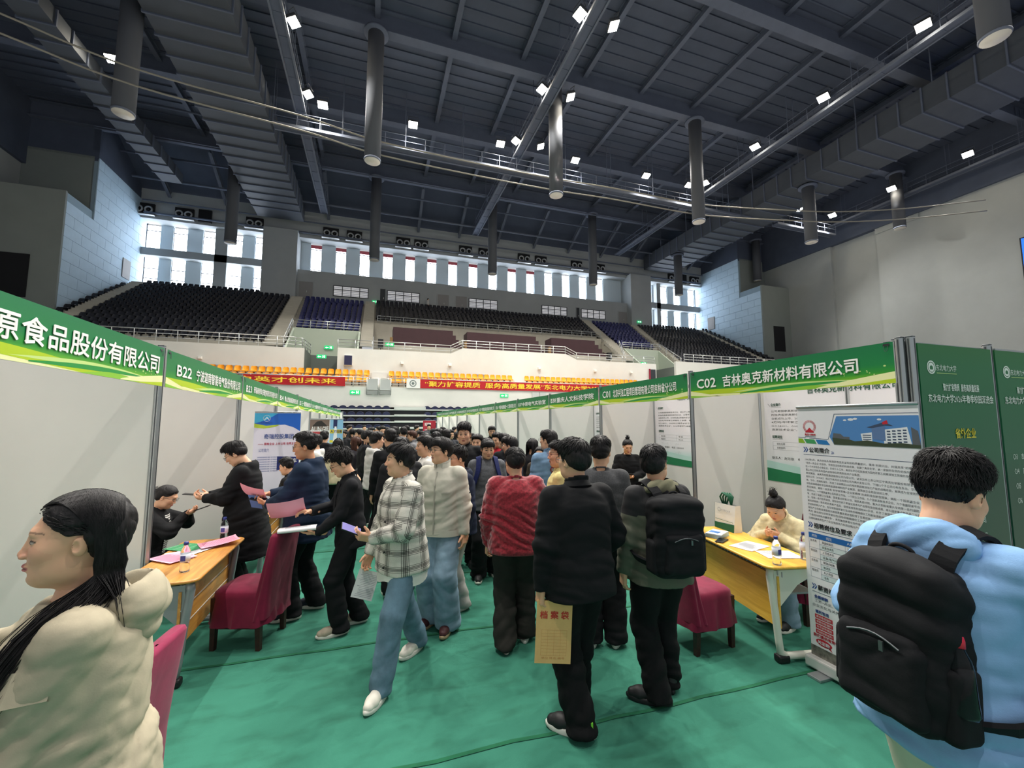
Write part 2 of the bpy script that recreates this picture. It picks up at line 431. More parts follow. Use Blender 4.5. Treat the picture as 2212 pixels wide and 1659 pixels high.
# terraces: 17 stepped rows
RY0, RZ0, RD, RH = 36.7, 8.05, .85, .4675
ter = MB()
for i in range(17):
    y = RY0 + RD * i; z = RZ0 + RH * i
    segs = [(XW0, -7.6)] if i < 4 else [(XW0, -1.2)]
    segs += [(-1.2, 25.9)] if i >= 8 else []
    segs += [(31.6, XW1)] if i < 4 else [(25.6, XW1)]
    for a, b_ in segs: ter.span((a, y, z - 1.2), (b_, y + RD if i < 16 else YB + 1.5, z))
ter.span((-2.9, 36.3, 6.0), (27.8, 37.3, 7.05)); ter.span((0.3, 37.3, 6.0), (25, 43.6, 8.6))
ter.span((-.2, 43.3, 8.0), (26, 43.5, 11.8))
struct('floor_terrace', ter, M_conc)
vw = MB()
for x0, x1 in ((-6.9, -1.35), (26.5, 31.2)):
    vw.span((x0, 39.9, 7.7), (x1, 40.1, 10.15)); 
vw.poly([(-6.9, 36.6, 7.7), (-6.9, 40, 7.7), (-6.9, 40, 10.15)], (.15, 0, 0)); vw.poly([(-1.5, 36.6, 7.7), (-1.5, 40, 7.7), (-1.5, 40, 10.15)], (.15, 0, 0))
vw.poly([(31.05, 36.6, 7.7), (31.05, 40, 7.7), (31.05, 40, 10.15)], (.15, 0, 0)); vw.poly([(26.5, 36.6, 7.7), (26.5, 40, 7.7), (26.5, 40, 10.15)], (.15, 0, 0))
struct('wall_passage_upper', vw, mat('green_tinted_wall', '#b9c4b4', .85))
# stair flights between the blocks (two treads to each seat row)
STAIRS = [(-21.9, -23.0, 0, 17, 1.0), (-7.6, -8.45, 0, 17, 1.15), (-.75, -.75, 1, 17, 1.05), (25.2, 27.6, 1, 17, 1.2), (31.85, 35.3, 0, 17, 1.1), (46.3, 47.2, 0, 17, 1.0)]
for k, (xa, xb, r0, r1, wd) in enumerate(STAIRS):
    st = empty('stair_flight', (xa, RY0, RZ0), 0, None, None)
    for i in range(r0 * 2, r1 * 2):
        y = RY0 + RD / 2 * i; t = (y - RY0) / 14.3
        if k in (1, 4) and y > 50.4: break
        x = xa + (xb - xa) * t; z = RZ0 + RH / 2 * (i + 1)
        MB().span((x - wd / 2 - xa, y - RY0 - .05, z - RZ0 - .35), (x + wd / 2 - xa, y - RY0 + RD / 2, z - RZ0 + .012)).build('step', M_conc, st)
    tag(st, ['concrete stair flight beside the pale blue wall on the darker wing', 'concrete stair flight between the large dark seats and first blue block', 'concrete stair flight between first blue block and central seats',
             'concrete stair flight between central seats and second blue block', 'concrete stair flight between second blue block and dark wing seats', 'concrete stair flight near the far wing wall under the bright windows'][k], 'stairs')

# --- stadium seats
def seat_mesh(name, m_):
    mb = MB()
    rows = []
    for j, (z, y) in enumerate(((.30, .02), (.42, .05), (.62, .09), (.74, .12), (.80, .135))):
        wd = (.2, .215, .215, .19, .13)[j]
        rows.append([(-wd, y - .035, z), (-wd * .6, y, z), (0, y + .015, z), (wd * .6, y, z), (wd, y - .035, z)])
    mb.grid(rows); mb.grid([[(p[0], p[1] + .05, p[2]) for p in r][::-1] for r in rows])
    mb.grid([[(-.13, .085, .80), (0, .15, .80), (.13, .085, .80)], [(-.13, .135, .80), (0, .2, .80), (.13, .135, .80)]])
    mb.box((0, -.14, .40), (.42, .36, .06), bev=.025); mb.box((0, .0, .18), (.06, .2, .36))
    return mb.mesh(name, m_)
SEATS = []
def seat_rows(xa0, xa1, xb0, xb1, r0, r1, pitch=.5):
    """seat spots between two slanting aisle lines; xa* at the front of the stand (row 0), xb* at the back (row 17)"""
    out = []
    for i in range(r0, r1):
        y = RY0 + RD * i; t = i / 17
        a = xa0 + (xb0 - xa0) * t; b_ = xa1 + (xb1 - xa1) * t
        n = max(1, int((b_ - a) / pitch))
        for j in range(n): out.append((a + (b_ - a) * (j + .5) / n, y + .5, RZ0 + RH * i, i))
    return out
dark = seat_rows(-21.3, -8.35, -22.4, -9.15, 0, 17) + seat_rows(-23.5, -22.5, -23.6, -23.5 + .1, 1, 15) + seat_rows(-.1, 24.4, -.1, 27.0, 9, 17) + seat_rows(31.8, 45.7, 36.0, 46.6, 0, 17) + seat_rows(47.0, 48.8, 47.8, 48.9, 1, 17)
blue = seat_rows(-6.5, -1.5, -7.7, -1.4, 4, 16) + seat_rows(26.4, 30.4, 28.4, 34.6, 5, 16)
me_d = seat_mesh('stadium_seat', M_seat_d); me_b = seat_mesh('stadium_seat', M_seat_b)
cp = Vector((0, 0, CAM_H))
clear = lambda q: not (q[3] >= 16 and (-12.4 < q[0] < -8.5 or 35.0 < q[0] < 38.9))
allseats = sorted([(q, 0) for q in dark if clear(q)] + [(q, 1) for q in blue], key=lambda t: (Vector(t[0][:3]) - cp).length)
wings = lambda x: ('of the large dark block before the first stairs' if x < -5 else 'of the central stand' if x < 28 else 'of the dark wing block beyond the second blue block')
for q, k in allseats[:300]:
    if k: tag(obj('stadium_seat', me_b, None, q[:3]), 'royal blue plastic seat low in a blue block of the upper stand', 'seat', 'lower blue seats')
    else: tag(obj('stadium_seat', me_d, None, q[:3]), 'dark plastic stadium seat ' + wings(q[0]), 'seat', 'dark seats ' + wings(q[0]))
V0 = [tuple(v.co) for v in me_d.vertices]; F0 = [tuple(p.vertices) for p in me_d.polygons]
for k, m_, lb in ((0, M_seat_d, 'remaining rows of dark plastic seats higher up the stand'), (1, M_seat_b, 'remaining rows of royal blue plastic seats in the upper stand')):
    VV = []; FF = []
    for j, q in enumerate([q for q, kk in allseats[300:] if kk == k]):
        VV += [(v[0] + q[0], v[1] + q[1], v[2] + q[2]) for v in V0]; b0 = j * len(V0); FF += [tuple(i + b0 for i in f) for f in F0]
    me = bpy.data.meshes.new('seat_rows'); me.from_pydata(VV, [], FF); me.materials.append(m_)
    tag(obj('seat_rows', me), lb, 'seats', kind='stuff')
# yellow balcony seats: back, pan and bracket
def yellow_parts():
    a = MB(); rows = []
    for j, (z, y, wd) in enumerate(((.36, .06, .2), (.46, .10, .215), (.64, .13, .215), (.76, .17, .2), (.83, .19, .13))):
        rows.append([(-wd, y - .06, z), (-wd * .75, y - .02, z), (-wd * .5, y + (.03 if 0 < j < 3 else 0), z), (wd * .5, y + (.03 if 0 < j < 3 else 0), z), (wd * .75, y - .02, z), (wd, y - .06, z)])
    a.grid(rows); a.grid([[(p[0], p[1] + .04, p[2]) for p in r][::-1] for r in rows])
    b_ = MB(); b_.box((0, -.12, .40), (.43, .38, .05), bev=.02); b_.raw([(-.2, -.31, .40), (.2, -.31, .40), (.2, -.33, .32), (-.2, -.33, .32)], [(0, 1, 2, 3), (3, 2, 1, 0)])
    c_ = MB(); c_.box((0, .05, .19), (.08, .22, .38))
    return a.mesh('backrest', M_seat_y), b_.mesh('seat_pan', M_seat_y), c_.mesh('bracket', M_frame)
ya, yb, yc = yellow_parts()
runs = [(-13.2, -.35, 'left of the first aisle gate'), (1.05, 11.9, 'between the two aisle gates'), (13.0, 25.2, 'beyond the second aisle gate')]
for x0, x1, wh in runs:
    n = int((x1 - x0) / .527)
    for r_, (y, z) in enumerate(((34.78, 4.72), (35.62, 5.30))):
        for j in range(n):
            s = empty('balcony_seat', (x0 + (x1 - x0) * (j + .5) / n, y, z), 0, 'bright yellow plastic seat in the %s balcony row, %s' % (('front', 'upper')[r_], wh.replace('left of', 'before')), 'seat', 'yellow seats, %s row, %s' % (('front', 'upper')[r_], wh.replace('left of', 'before')))
            obj('backrest', ya, s); obj('seat_pan', yb, s); obj('bracket', yc, s)
# retractable seating under the balcony: white-edged steps and dark blue folded seats
M_navy = mat('navy_folded_seat', '#1e2348', .5)
M_tread = mat('white_tread_edge', '#c4c9c4', .6)
ret = empty('telescopic_stand', (5.0, 31.4, 0), 0, 'dark telescopic stand with white tread edges under the balcony', 'stand')
RR = []
for i in range(6):
    y = 33.5 - i * .42; z = 3.02 - .478 * i - .12
    RR.append((y, z))
    MB().span((-11, y - 31.4, z - .43 if i < 5 else 0), (13, y - 31.4 + .42, z - .02)).build('riser', M_dark, ret)
    MB().span((-11, y - 31.4 - .06, z - .1), (13, y - 31.4 + .02, z)).build('tread_edge', M_tread, ret)
sm = MB(); pr = []
for k in range(9):
    a = PI * k / 8; pr.append((.27 * math.cos(a), .0, .02 + .22 * math.sin(a)))
sm.poly(pr, (0, .12, 0)); sm.tube([(p[0] * 1.0, -.01, p[2]) for p in pr], .02, 5)
me_r = sm.mesh('folded_seat', mat('navy_folded_seat', '#1e2348', .5))
for i, (y, z) in enumerate(RR[:6]):
    for j in range(36):
        x = -9.0 + .62 * j
        if 1.3 < x < 4.0: continue
        obj('folded_seat', me_r, ret, (x - 5.0, y + .03 - 31.4, z))
for i in range(4): MB().span((1.5 - 5, RR[i][0] - 31.4 - .1, RR[i][1] - .05), (3.9 - 5, RR[i][0] - 31.4 + .3, RR[i][1] + .06 + (.12 if i == 0 else 0))).build('aisle_step', M_tread, ret)
# maroon telescopic blocks folded on the middle terrace
for k, (x0, x1, steps) in enumerate(((1.45, 6.8, 3), (8.15, 15.1, 3), (16.75, 21.7, 3))):
    t = empty('folded_bleacher', (x0, 38, 7.2), 0, ['dark maroon folded bleacher nearest the speaker stand pillar', 'dark maroon folded bleacher in the middle of the raised terrace', 'dark maroon folded bleacher with a long stepped end'][k], 'bleacher')
    for s in range(5 if k < 2 else 7):
        z1 = 10.35 - 7.2 - .42 * s; dx = .42 * s if s > 0 else 0
        MB().span((0, -.25 * s * 0 - .02 * s, max(z1 - .43, .5)), (x1 - x0 + (.28 if k < 2 else .42) * s, 1.6, z1)).build('bleacher_step', M_maroon, t)
    MB().span((-.25, -.05, 1.6), (-.02, .3, 2.2)).build('end_panel', mat('bleacher_end', '#8a6a3f', .6), t)

# --- railings
def railing(name, pts, h, step, label, n_mid=2, r=.035):
    root = empty(name, pts[0], 0, label, 'railing'); p0 = Vector(pts[0])
    P = [Vector(p) - p0 for p in pts]
    for lv in range(n_mid + 1):
        hh = h * (1 - lv / (n_mid + 1)) if lv else h
        MB().tube([p + Vector((0, 0, hh)) for p in P], r if lv == 0 else r * .7, 6).build('handrail' if lv == 0 else 'rail', M_rail, root)
    post = MB().tube([(0, 0, 0), (0, 0, h)], r * .9, 6).mesh('post', M_rail)
    for a, b_ in zip(P[:-1], P[1:]):
        n = max(1, int((b_ - a).length / step + .5))
        for i in range(n + 1): obj('post', post, root, a + (b_ - a) * (i / n))
railing('railing', [(-21.5, 36.15, 7.72), (-6.0, 36.15, 7.72)], .85, 1.3, 'steel railing in front of the large dark seat block')
railing('railing', [(-6.0, 36.15, 7.72), (-5.5, 36.15, 7.72), (-5.3, 39, 7.75)], .8, 1.0, 'short steel railing turning in at the dark passage')
railing('railing', [(-2.9, 36.15, 7.9), (6.3, 36.15, 7.9), (7.35, 36.15, 8.42), (17.4, 36.15, 8.42), (18.6, 36.15, 7.9), (27.6, 36.15, 7.9)], .72, 1.25, 'long steel railing with a raised middle on the balcony parapet')
railing('railing', [(-6.9, 40.0, 10.15), (-1.4, 40.0, 10.15)], .7, 1.3, 'steel railing below the first blue seat block')
railing('railing', [(.1, 43.4, 11.8), (25.6, 43.4, 11.8)], .78, 1.3, 'long steel railing in front of the central dark seats')
railing('railing', [(26.4, 40.0, 10.15), (31.4, 40.0, 10.15)], .7, 1.3, 'steel railing below the second blue seat block')
railing('railing', [(31.4, 36.15, 8.3), (49, 36.15, 8.3)], .85, 1.3, 'steel railing in front of the dark wing seats')
railing('railing', [(24.6, 36.8, 7.9), (25.6, 39.5, 10.1)], .8, 1.4, 'sloping steel railing along the stairs by second blue block', 1)
railing('railing', [(31.3, 36.5, 8.0), (31.3, 40.0, 10.15)], .8, 1.4, 'sloping steel railing along the green tinted passage wall', 1)
railing('railing', [(-6.95, 36.6, 7.75), (-6.95, 40.0, 10.15)], .8, 1.4, 'sloping steel railing beside the first blue block stairs', 1)

# --- red lettered banners on the balcony rail
M_red = mat('red_banner_cloth', '#b3121f', .75, var=.1, scale=2, bump=.3, bscale=4)
M_yel = mat('yellow_lettering', '#ffd93a', .6)
def cloth_banner(x0, x1, z0, z1, text, label, tx0, tx1):
    r = empty('banner', (x0, 33.93, z0), 0, label, 'banner')
    n = 60; g = [[((x1 - x0) * i / n, .012 * math.sin(i * .9) - .02, (z1 - z0) * j / 3 + .01 * math.sin(i * .6 + j)) for i in range(n + 1)] for j in range(4)]
    MB().grid(g).build('cloth', M_red, r)
    if text: Sheet().text(text, tx0 - x0, tx1 - x0, .14, z1 - z0 - .12, M_yel, .04, .012).build('lettering', r)
    return r
rl = railing('railing', [(-13, 33.98, 4.62), (-.4, 33.98, 4.62)], .72, 1.2, 'thin rail behind the red banner before first gate')
railing('railing', [(1.05, 33.98, 4.62), (26, 33.98, 4.62)], .72, 1.2, 'thin rail behind the long red banner')
cloth_banner(-13.0, -2.12, 4.62, 5.3, '东电英才创未来', 'shorter red banner with yellow characters under the first yellow seats', -10.35, -2.75)
cloth_banner(3.5, 26.0, 4.6, 5.32, '“聚力扩容提质  服务高质量发展”东北电力大学2026年春季校园招聘会', 'long red banner with yellow characters on the balcony rail', 3.85, 25.7)
wb_ = empty('emblem_panel', (2.42, 33.93, 4.6), 0, 'white cloth panel with a round grey emblem beside the long banner', 'banner')
MB().span((0, -.03, 0), (1.05, -.015, .74)).build('cloth', mat('white_cloth', '#e9e9e6', .8), wb_)
Sheet().ring(.5, .37, .2, .27, mat('emblem_grey', '#6f7a78', .7), .035).ring(.5, .37, 0, .11, mat('emblem_grey', '#6f7a78', .7), .035).build('emblem', wb_)
# aisle gates, speakers and small fittings on the white walls
M_gate = mat('gate_grey', '#cfd2d0', .5, metal=.3); M_gpanel = mat('gate_panel', '#b9bdbb', .6)
for k, x in enumerate((-.62, 13.0)):
    g = empty('aisle_gate', (x, 33.9, 4.0), 0, ['pair of pale grey aisle gates between the yellow seats', 'lower grey gate panels under the long red banner'][k], 'gate')
    for s in (0, 1):
        if k == 0:
            MB().tube([(.95 * s + .95 * (s == 0) * 0 + .06, 0, 0), (.95 * s + .06, 0, 1.3), (.95 * s + .9, 0, 1.3), (.95 * s + .9, 0, 0)], .035, 6, closed=True).build('gate_frame', M_gate, g)
            MB().span((.95 * s + .1, .01, .38), (.95 * s + .86, .04, 1.24)).build('upper_panel', M_gpanel, g); MB().span((.95 * s + .1, .01, .05), (.95 * s + .86, .04, .33)).build('lower_panel', mat('gate_panel_grey', '#8e9390', .6), g)
        else:
            MB().span((.95 * s * .75 + .1, .01, .0), (.95 * s * .75 + .72, .095, .5)).build('lower_panel', M_gpanel, g)
MB_w = MB().span((-.25, 35.9, 5.3), (1.0, 35.98, 6.0))
gp = tag(MB_w.build('white_hatch', mat('hatch_white', '#d6d6d2', .6)), 'pale vented hatch on the wall behind the aisle gates', 'hatch')
sp_ = empty('wall_loudspeaker', (-2.4, 35.8, 6.45), 0, 'dark blue grilled loudspeaker box on the white parapet wall', 'speaker'); MB().span((0, 0, 0), (.66, .2, .85), bev=.02).build('cabinet', M_white, sp_); MB().span((.04, -.03, .04), (.62, 0, .81)).build('grille', mat('grille_blue', '#22254a', .7), sp_)
nb = empty('notice_board', (26.75, 35.85, 6.25), 0, 'dark notice board with red edge at the parapet end', 'board'); MB().span((.12, 0, 0), (.75, .145, 1.05)).build('panel', M_frame, nb); MB().span((0, -.02, -.02), (.12, .1, 1.1)).build('edge', mat('red_edge', '#8c1f38', .6), nb)
for k, (x, z, y) in enumerate(((-12.2, 6.6, 36), (2.15, 6.85, 36), (6.2, 6.85, 36), (14.6, 6.9, 36), (20.5, 6.9, 36), (24.6, 6.9, 36), (2.1, 7.35, 36.9), (5.6, 7.4, 36.9), (21, 7.4, 36.9))):
    o = empty('emergency_lamp', (x, y - .1, z), 0, 'small white emergency lamp box on the balcony walls', 'lamp', 'white emergency lamp boxes'); MB().box((0, 0, 0), (.26, .18, .22), bev=.02).build('body', M_white, o); MB().box((0, -.1, -.02), (.2, .03, .12)).build('lens', mat('lamp_lens', '#f4f4ee', .3), o)
for k, (x0, x1) in enumerate(((-11.3, -9.5), (-8.6, -6.9), (5.2, 6.6), (8.4, 9.6), (14.5, 15.6), (17.2, 18.4), (20.4, 21.6), (23.4, 24.8))):
    o = empty('wall_vent', (x0, 35.98, 6.05), 0, 'low wide slotted vent on the parapet wall above the yellow seats', 'vent', 'slotted vents above the yellow seats'); MB().span((0, -.03, 0), (x1 - x0, 0, .18)).build('frame', M_white, o); MB().span((.05, -.04, .05), (x1 - x0 - .05, -.03, .08)).build('slot', M_joint, o)
# exit signs
for k, (x, y, z, lab) in enumerate(((-4.5, 36.6, 7.05, 'green running-man exit sign inside the first dark passage'), (-4.3, 39.8, 8.35, 'green exit sign above the first passage on the pale wall'), (.8, 37.2, 8.45, 'green exit sign beside the loudspeaker pillar'),
                                 (-1.75, 33.93, 4.02, 'green exit sign with arrow below the aisle gates'), (10.2, 33.93, 4.0, 'green exit sign with arrow under the long red banner'), (28.6, 39.8, 8.4, 'green exit sign above the second passage'), (-.55, 51.8, 16.2, 'green exit sign at the top of the stairs by the loge windows'), (36.0, 50.7, 16.3, 'green exit sign at the top of the second blue block'))):
    s = empty('exit_sign', (x, y, z), 0, lab, 'sign'); MB().span((0, 0, 0), (.72, .05, .3)).build('plate', M_exit, s)
    q = Sheet(); q.poly([(.06, .13), (.18, .22), (.18, .17), (.34, .17), (.34, .1), (.18, .1), (.18, .05)], M_exitw, .01); q.rect(.44, .05, .5, .25, M_exitw, .01); q.rect(.56, .05, .62, .25, M_exitw, .01); q.rect(.5, .12, .56, .16, M_exitw, .01); q.build('pictogram', s)
for k, x in enumerate((-1.0 + 1.4, 22.6)):
    s = empty('tripod_speaker', (x, 36.75, 7.05), 0, ['black loudspeaker on a stand at the first passage corner', 'black loudspeaker on a stand at the far parapet end'][k], 'speaker')
    MB().box((0, 0, 1.5), (.45, .4, .75), bev=.03).build('cabinet', M_black, s); MB().tube([(0, 0, .3), (0, 0, 1.2)], .03, 6).build('pole', M_black, s)
    for a in range(3): MB().tube([(0, 0, .5), (.4 * math.cos(a * 2.1), .4 * math.sin(a * 2.1), 0)], .02, 5).build('leg', M_black, s)

# ================================================================== ROOF
dk = MB(); dk.span((XS0 - 1, -14, 29.6), (XS1 + 1, 46.5, 29.8)); dk.poly([(XS0, 46.5, 29.6), (XS1, 46.5, 29.6), (XS1, 54, 25.9), (XS0, 54, 25.9)], (0, 0, .2))
dk.span((XS0 - 1, -14, 23.8), (XS0 + .3, 46, 29.8)); dk.span((XS1 - .3, -14, 23.9), (XS1 + 1, 46, 29.8)); 
dk.span((XS0 - 1, 44.9, 25.2), (XW0, 55, 26)); dk.span((XW1, 44.9, 25.2), (XS1 + 1, 55, 26))
for xa, xb in ((XS0 - 1, XW0 - .02), (XW1 + .02, XS1 + 1)): dk.span((xa, 44.92, 25.3), (xb, 45.3, 29.8))
dk.span((XW0 - .5, 44.92, 24.95), (XW0 - .02, 54, 29.8)); dk.span((XW1 + .02, 44.92, 24.95), (XW1 + .5, 54, 29.8))
ceiling = struct('ceiling', dk, M_roof)
rib = MB().span((XS0, 0, 0), (XS1, .09, .1)).mesh('deck_rib', M_roof)
for i in range(40): obj('deck_rib', rib, ceiling, (0, 8 + i * .95, 29.5))
def ibeam(a, b_, depth, wid, name, label, m_=None):
    """I-section between two points, bottom flange at the points"""
    a = Vector(a); b_ = Vector(b_); r = empty(name, a, 0, label, 'beam'); d = b_ - a; up = Vector((0, 0, 1))
    for nm, z, w_, h_ in (('lower_flange', .03, wid, .07), ('web', depth / 2, .06, depth), ('upper_flange', depth - .03, wid, .07)):
        MB().bar(up * z, d + up * z, w_, h_).build(nm, m_ or M_steel, r)
    return r
for k, y in enumerate((9.6, 18.5, 27.3, 36.0, 44.8)):
    ibeam((XS0, y, 28.0), (XS1, y, 28.0), 1.5, .7, 'roof_beam', ['deep dark cross beam of the roof nearest the viewer', 'second dark cross beam of the roof', 'third dark cross beam of the roof, carrying the front light tubes', 'fourth dark cross beam of the roof', 'farthest dark cross beam, carrying the rear light tubes'][k])
for i in range(1, 15):
    x = -26.5 + 5.2 * i
    ibeam((x, -8, 29.0), (x, 46.3, 29.0), .6, .35, 'roof_purlin', 'dark lengthwise purlin under the roof deck')['group'] = 'lengthwise roof purlins'
    if -13.6 < x < -7.6 or 37 < x < 43.2: continue
    ibeam((x, 46.3, 28.4), (x, 51.8, 25.75), .55, .3, 'rafter', 'pale sloping rafter over the upper stand', M_steel2)['group'] = 'sloping rafters over the stand'
# big rectangular ducts with flanged joints
def duct(x0, x1, z0, z1, y0, y1, label):
    r = empty('air_duct', ((x0 + x1) / 2, y0, z0), 0, label, 'duct'); w_ = x1 - x0; h_ = z1 - z0; L = y1 - y0
    MB().span((-w_ / 2, 0, 0), (w_ / 2, L, h_)).build('casing', M_duct, r)
    fm = MB(); fm.span((-w_ / 2 - .09, 0, -.09), (w_ / 2 + .09, .1, 0)); fm.span((-w_ / 2 - .09, 0, 0), (-w_ / 2, .1, h_)); fm.span((w_ / 2, 0, 0), (w_ / 2 + .09, .1, h_))
    fme = fm.mesh('flange', M_steel)
    for i in range(int(L / 1.45)): obj('flange', fme, r, (0, i * 1.45, 0))
    for i in range(int(L / 5)): 
        MB().tube([(-w_ / 2, i * 5 + 1, h_), (-w_ / 2, i * 5 + 1, 29.4 - z0)], .04, 5).build('hanger', M_steel, r)
duct(-12.7, -8.1, 24.5, 26.4, 6, 50.5, 'huge grey ribbed air duct running toward the first dark seats')
duct(37.6, 42.4, 24.5, 26.4, 6, 51, 'huge grey ribbed air duct running toward the second wing')
duct(-20.5, -18.8, 25.6, 26.6, 10, 48, 'slimmer dark duct beside the huge ribbed duct')
# catwalks
def catwalk(a, b_, label, lattice=True):
    a = Vector(a); b_ = Vector(b_); r = empty('catwalk', a, 0, label, 'catwalk'); d = (b_ - a); L = d.length; u = d.normalized(); s = Vector((0, 0, 1)).cross(u)
    MB().bar(-s * .33, d - s * .33, .12, .2).build('chord', M_steel2, r); MB().bar(s * .33, d + s * .33, .12, .2).build('chord', M_steel2, r)
    MB().bar(-s * .0 + Vector((0, 0, .02)), d + Vector((0, 0, .02)), .6, .05).build('walkway', M_steel, r)
    for o_ in (-.36, .36):
        for h_ in (.6, 1.1): MB().bar(s * o_ + Vector((0, 0, h_)), d + s * o_ + Vector((0, 0, h_)), .05, .05).build('handrail', M_steel, r)
    n = int(L / 1.6); pm = MB().tube([(0, 0, 0), (0, 0, 1.1)], .03, 5).mesh('post', M_steel); hm = MB().tube([(0, 0, 1.1), (0, 0, 29.2 - a.z)], .03, 5).mesh('hanger', M_steel); cm = MB().bar(-s * .36, s * .36, .06, .06).mesh('cross_tie', M_steel)
    for i in range(n + 1):
        p = u * (L * i / n)
        obj('cross_tie', cm, r, p)
        for o_ in (-.36, .36):
            obj('post', pm, r, p + s * o_)
            if i % 3 == 0: obj('hanger', hm, r, p + s * o_)
ZC = 25.7
catwalk((-6.0, 4, ZC), (-6.0, 50, ZC), 'dark lengthwise catwalk beside the huge ribbed duct')
catwalk((11.65, 4, ZC), (11.65, 50, ZC), 'dark central lengthwise catwalk with floodlights on both flanks')
catwalk((32.4, 4, ZC), (32.4, 50, ZC), 'dark lengthwise catwalk with a row of warm floodlights')
catwalk((52.6, 4, ZC), (52.6, 36, ZC), 'dark lengthwise catwalk close to the grey side wall')
catwalk((-7.8, 33.8, ZC - 1.4), (37.3, 33.8, ZC - 1.4), 'dark crosswise catwalk behind the front light tubes')
catwalk((42.7, 33.8, ZC - 1.4), (52, 33.8, ZC - 1.4), 'short crosswise catwalk beyond the second ribbed duct')
# pipes along the far wall and under the deck
for k, (y, z, r_) in enumerate(((51.6, 23.75, .12), (51.2, 24.9, .09), (49.0, 26.2, .12), (46.8, 27.4, .1), (43.0, 27.0, .08), (39.0, 27.4, .08))):
    tag(MB().tube([(XW0 + .5, y, z), (XW1 - .5, y, z)], r_, 8).build('roof_pipe', M_steel2 if k < 3 else M_steel), 'slender crosswise pipe under the far roof', 'pipe', 'crosswise pipes near the far wall')
# ring of two thin pipes hung on the light tubes
ring = [(-22, 22.0), (-17, 24.2), (-12.6, 26.0), (-4.7, 27.0), (-.6, 27.9), (5.5, 28.2), (12.4, 28.2), (17.9, 27.9), (25.5, 27.8), (30, 27.1), (34.1, 26.2), (39, 24.9), (44, 22.7), (49, 19.5)]
def smooth_path(P, n=6):
    out = []
    for i in range(len(P) - 1):
        p0 = P[max(i - 1, 0)]; p1 = P[i]; p2 = P[i + 1]; p3 = P[min(i + 2, len(P) - 1)]
        for k in range(n):
            t = k / n; out.append(tuple(.5 * ((2 * p1[j]) + (-p0[j] + p2[j]) * t + (2 * p0[j] - 5 * p1[j] + 4 * p2[j] - p3[j]) * t * t + (-p0[j] + 3 * p1[j] - 3 * p2[j] + p3[j]) * t ** 3) for j in range(len(p1))))
    return out + [tuple(P[-1])]
rp_ = smooth_path(ring)
M_ring = mat('ring_pipe', '#8f8c82', .6, metal=.2)
for k, z in enumerate((20.75, 19.75)):
    tag(MB().tube([(x, y, z + .05 * k) for x, y in rp_], .05, 8).build('curved_pipe', M_ring), ['upper thin pale pipe curving across the light tubes', 'lower thin pale pipe curving across the light tubes'][k], 'pipe')
# light tubes (white diffuser at the foot)
M_tube = mat('tube_paint', '#55585f', .7, spec=.25); M_disc = mat('tube_diffuser', '#d8d5cd', .5)
TUBES = [(-13.6, 27.2, 18.85), (-.55, 27.3, 18.85), (12.55, 27.3, 18.85), (25.8, 27.3, 18.85), (38.9, 27.2, 18.85), (51.5, 26.9, 22.0), (25.7, 9.4, 18.85), (-13.4, 44.7, 18.85), (-.4, 44.8, 18.85), (12.5, 44.9, 18.85), (25.4, 44.6, 18.85), (38.4, 44.7, 18.85), (51.5, 43.9, 22.0), (12.5, 9.4, 18.85), (-.5, 9.4, 18.85)]
tn = ['front row beside the huge ribbed duct', 'front row next to the first catwalk', 'front row under the central catwalk', 'front row at the third catwalk', 'front row over the far wing', 'short one by the grey side wall', 'nearest one cut by the picture corner', 'rear row before the first wing', 'rear row before the first windows', 'rear row before the central windows', 'rear row before the last central windows', 'rear row before the second wing', 'short rear one at the far side wall', 'overhead one in the near row', 'overhead one by the first catwalk']
for (x, y, z), lb in zip(TUBES, tn):
    t = empty('light_tube', (x, y, z), 0, 'grey hanging light tube, ' + lb, 'light tube'); hh = (24.38 if 37 < x < 43 else 27.96) - z
    MB().lathe([(.52, .05), (.52, hh)], n=20).build('tube', M_tube, t); MB().lathe([(.5, -.02), (.53, .02), (.53, .1)], n=20).build('rim', M_steel2, t)
    MB().lathe([(.49, -.03), (.49, .0)], n=20).build('diffuser', M_disc, t); MB().lathe([(.8, hh - .15), (.8, hh)], n=16).build('collar', M_steel, t)
# floodlights: housing, glowing lens, yoke and their light
M_lensW = mat('floodlight_lens', '#fff6e4', .3, emit='#fff1d6', es=110); M_house = mat('floodlight_body', '#4c4f55', .5, metal=.4)
hm_ = MB().box((0, .1, 0), (.76, .24, .62), bev=.05).mesh('housing', M_house); lm_ = MB().box((0, -.03, 0), (.68, .03, .54)).mesh('lens', M_lensW)
ym_ = MB().tube([(-.42, .1, 0), (-.42, .3, .0), (-.42, .46, .36), (.42, .46, .36), (.42, .3, 0), (.42, .1, 0)], .025, 5).mesh('yoke', M_house)
def floodlight(x, y, z, tx, ty, label, warm=1.0, group=None):
    r = empty('floodlight', (x, y, z), 0, label, 'floodlight', group)
    d = Vector((tx - x, ty - y, -z)).normalized()
    r.rotation_euler = d.to_track_quat('-Y', 'Z').to_euler()
    obj('housing', hm_, r); obj('lens', lm_, r); obj('yoke', ym_, r)
    L = bpy.data.lights.new('lamp', 'SPOT'); L.energy = LAMP_W; L.color = (1, .965, .90); L.spot_size = math.radians(110); L.spot_blend = .6; L.shadow_soft_size = .14
    lo = bpy.data.objects.new('lamp', L); link(lo, r); lo.location = (0, -.15, 0); lo.rotation_euler = (-PI / 2, 0, 0)
    return r
ZL = 26.1
words_row = ['nearest', 'second', 'third', 'farthest']
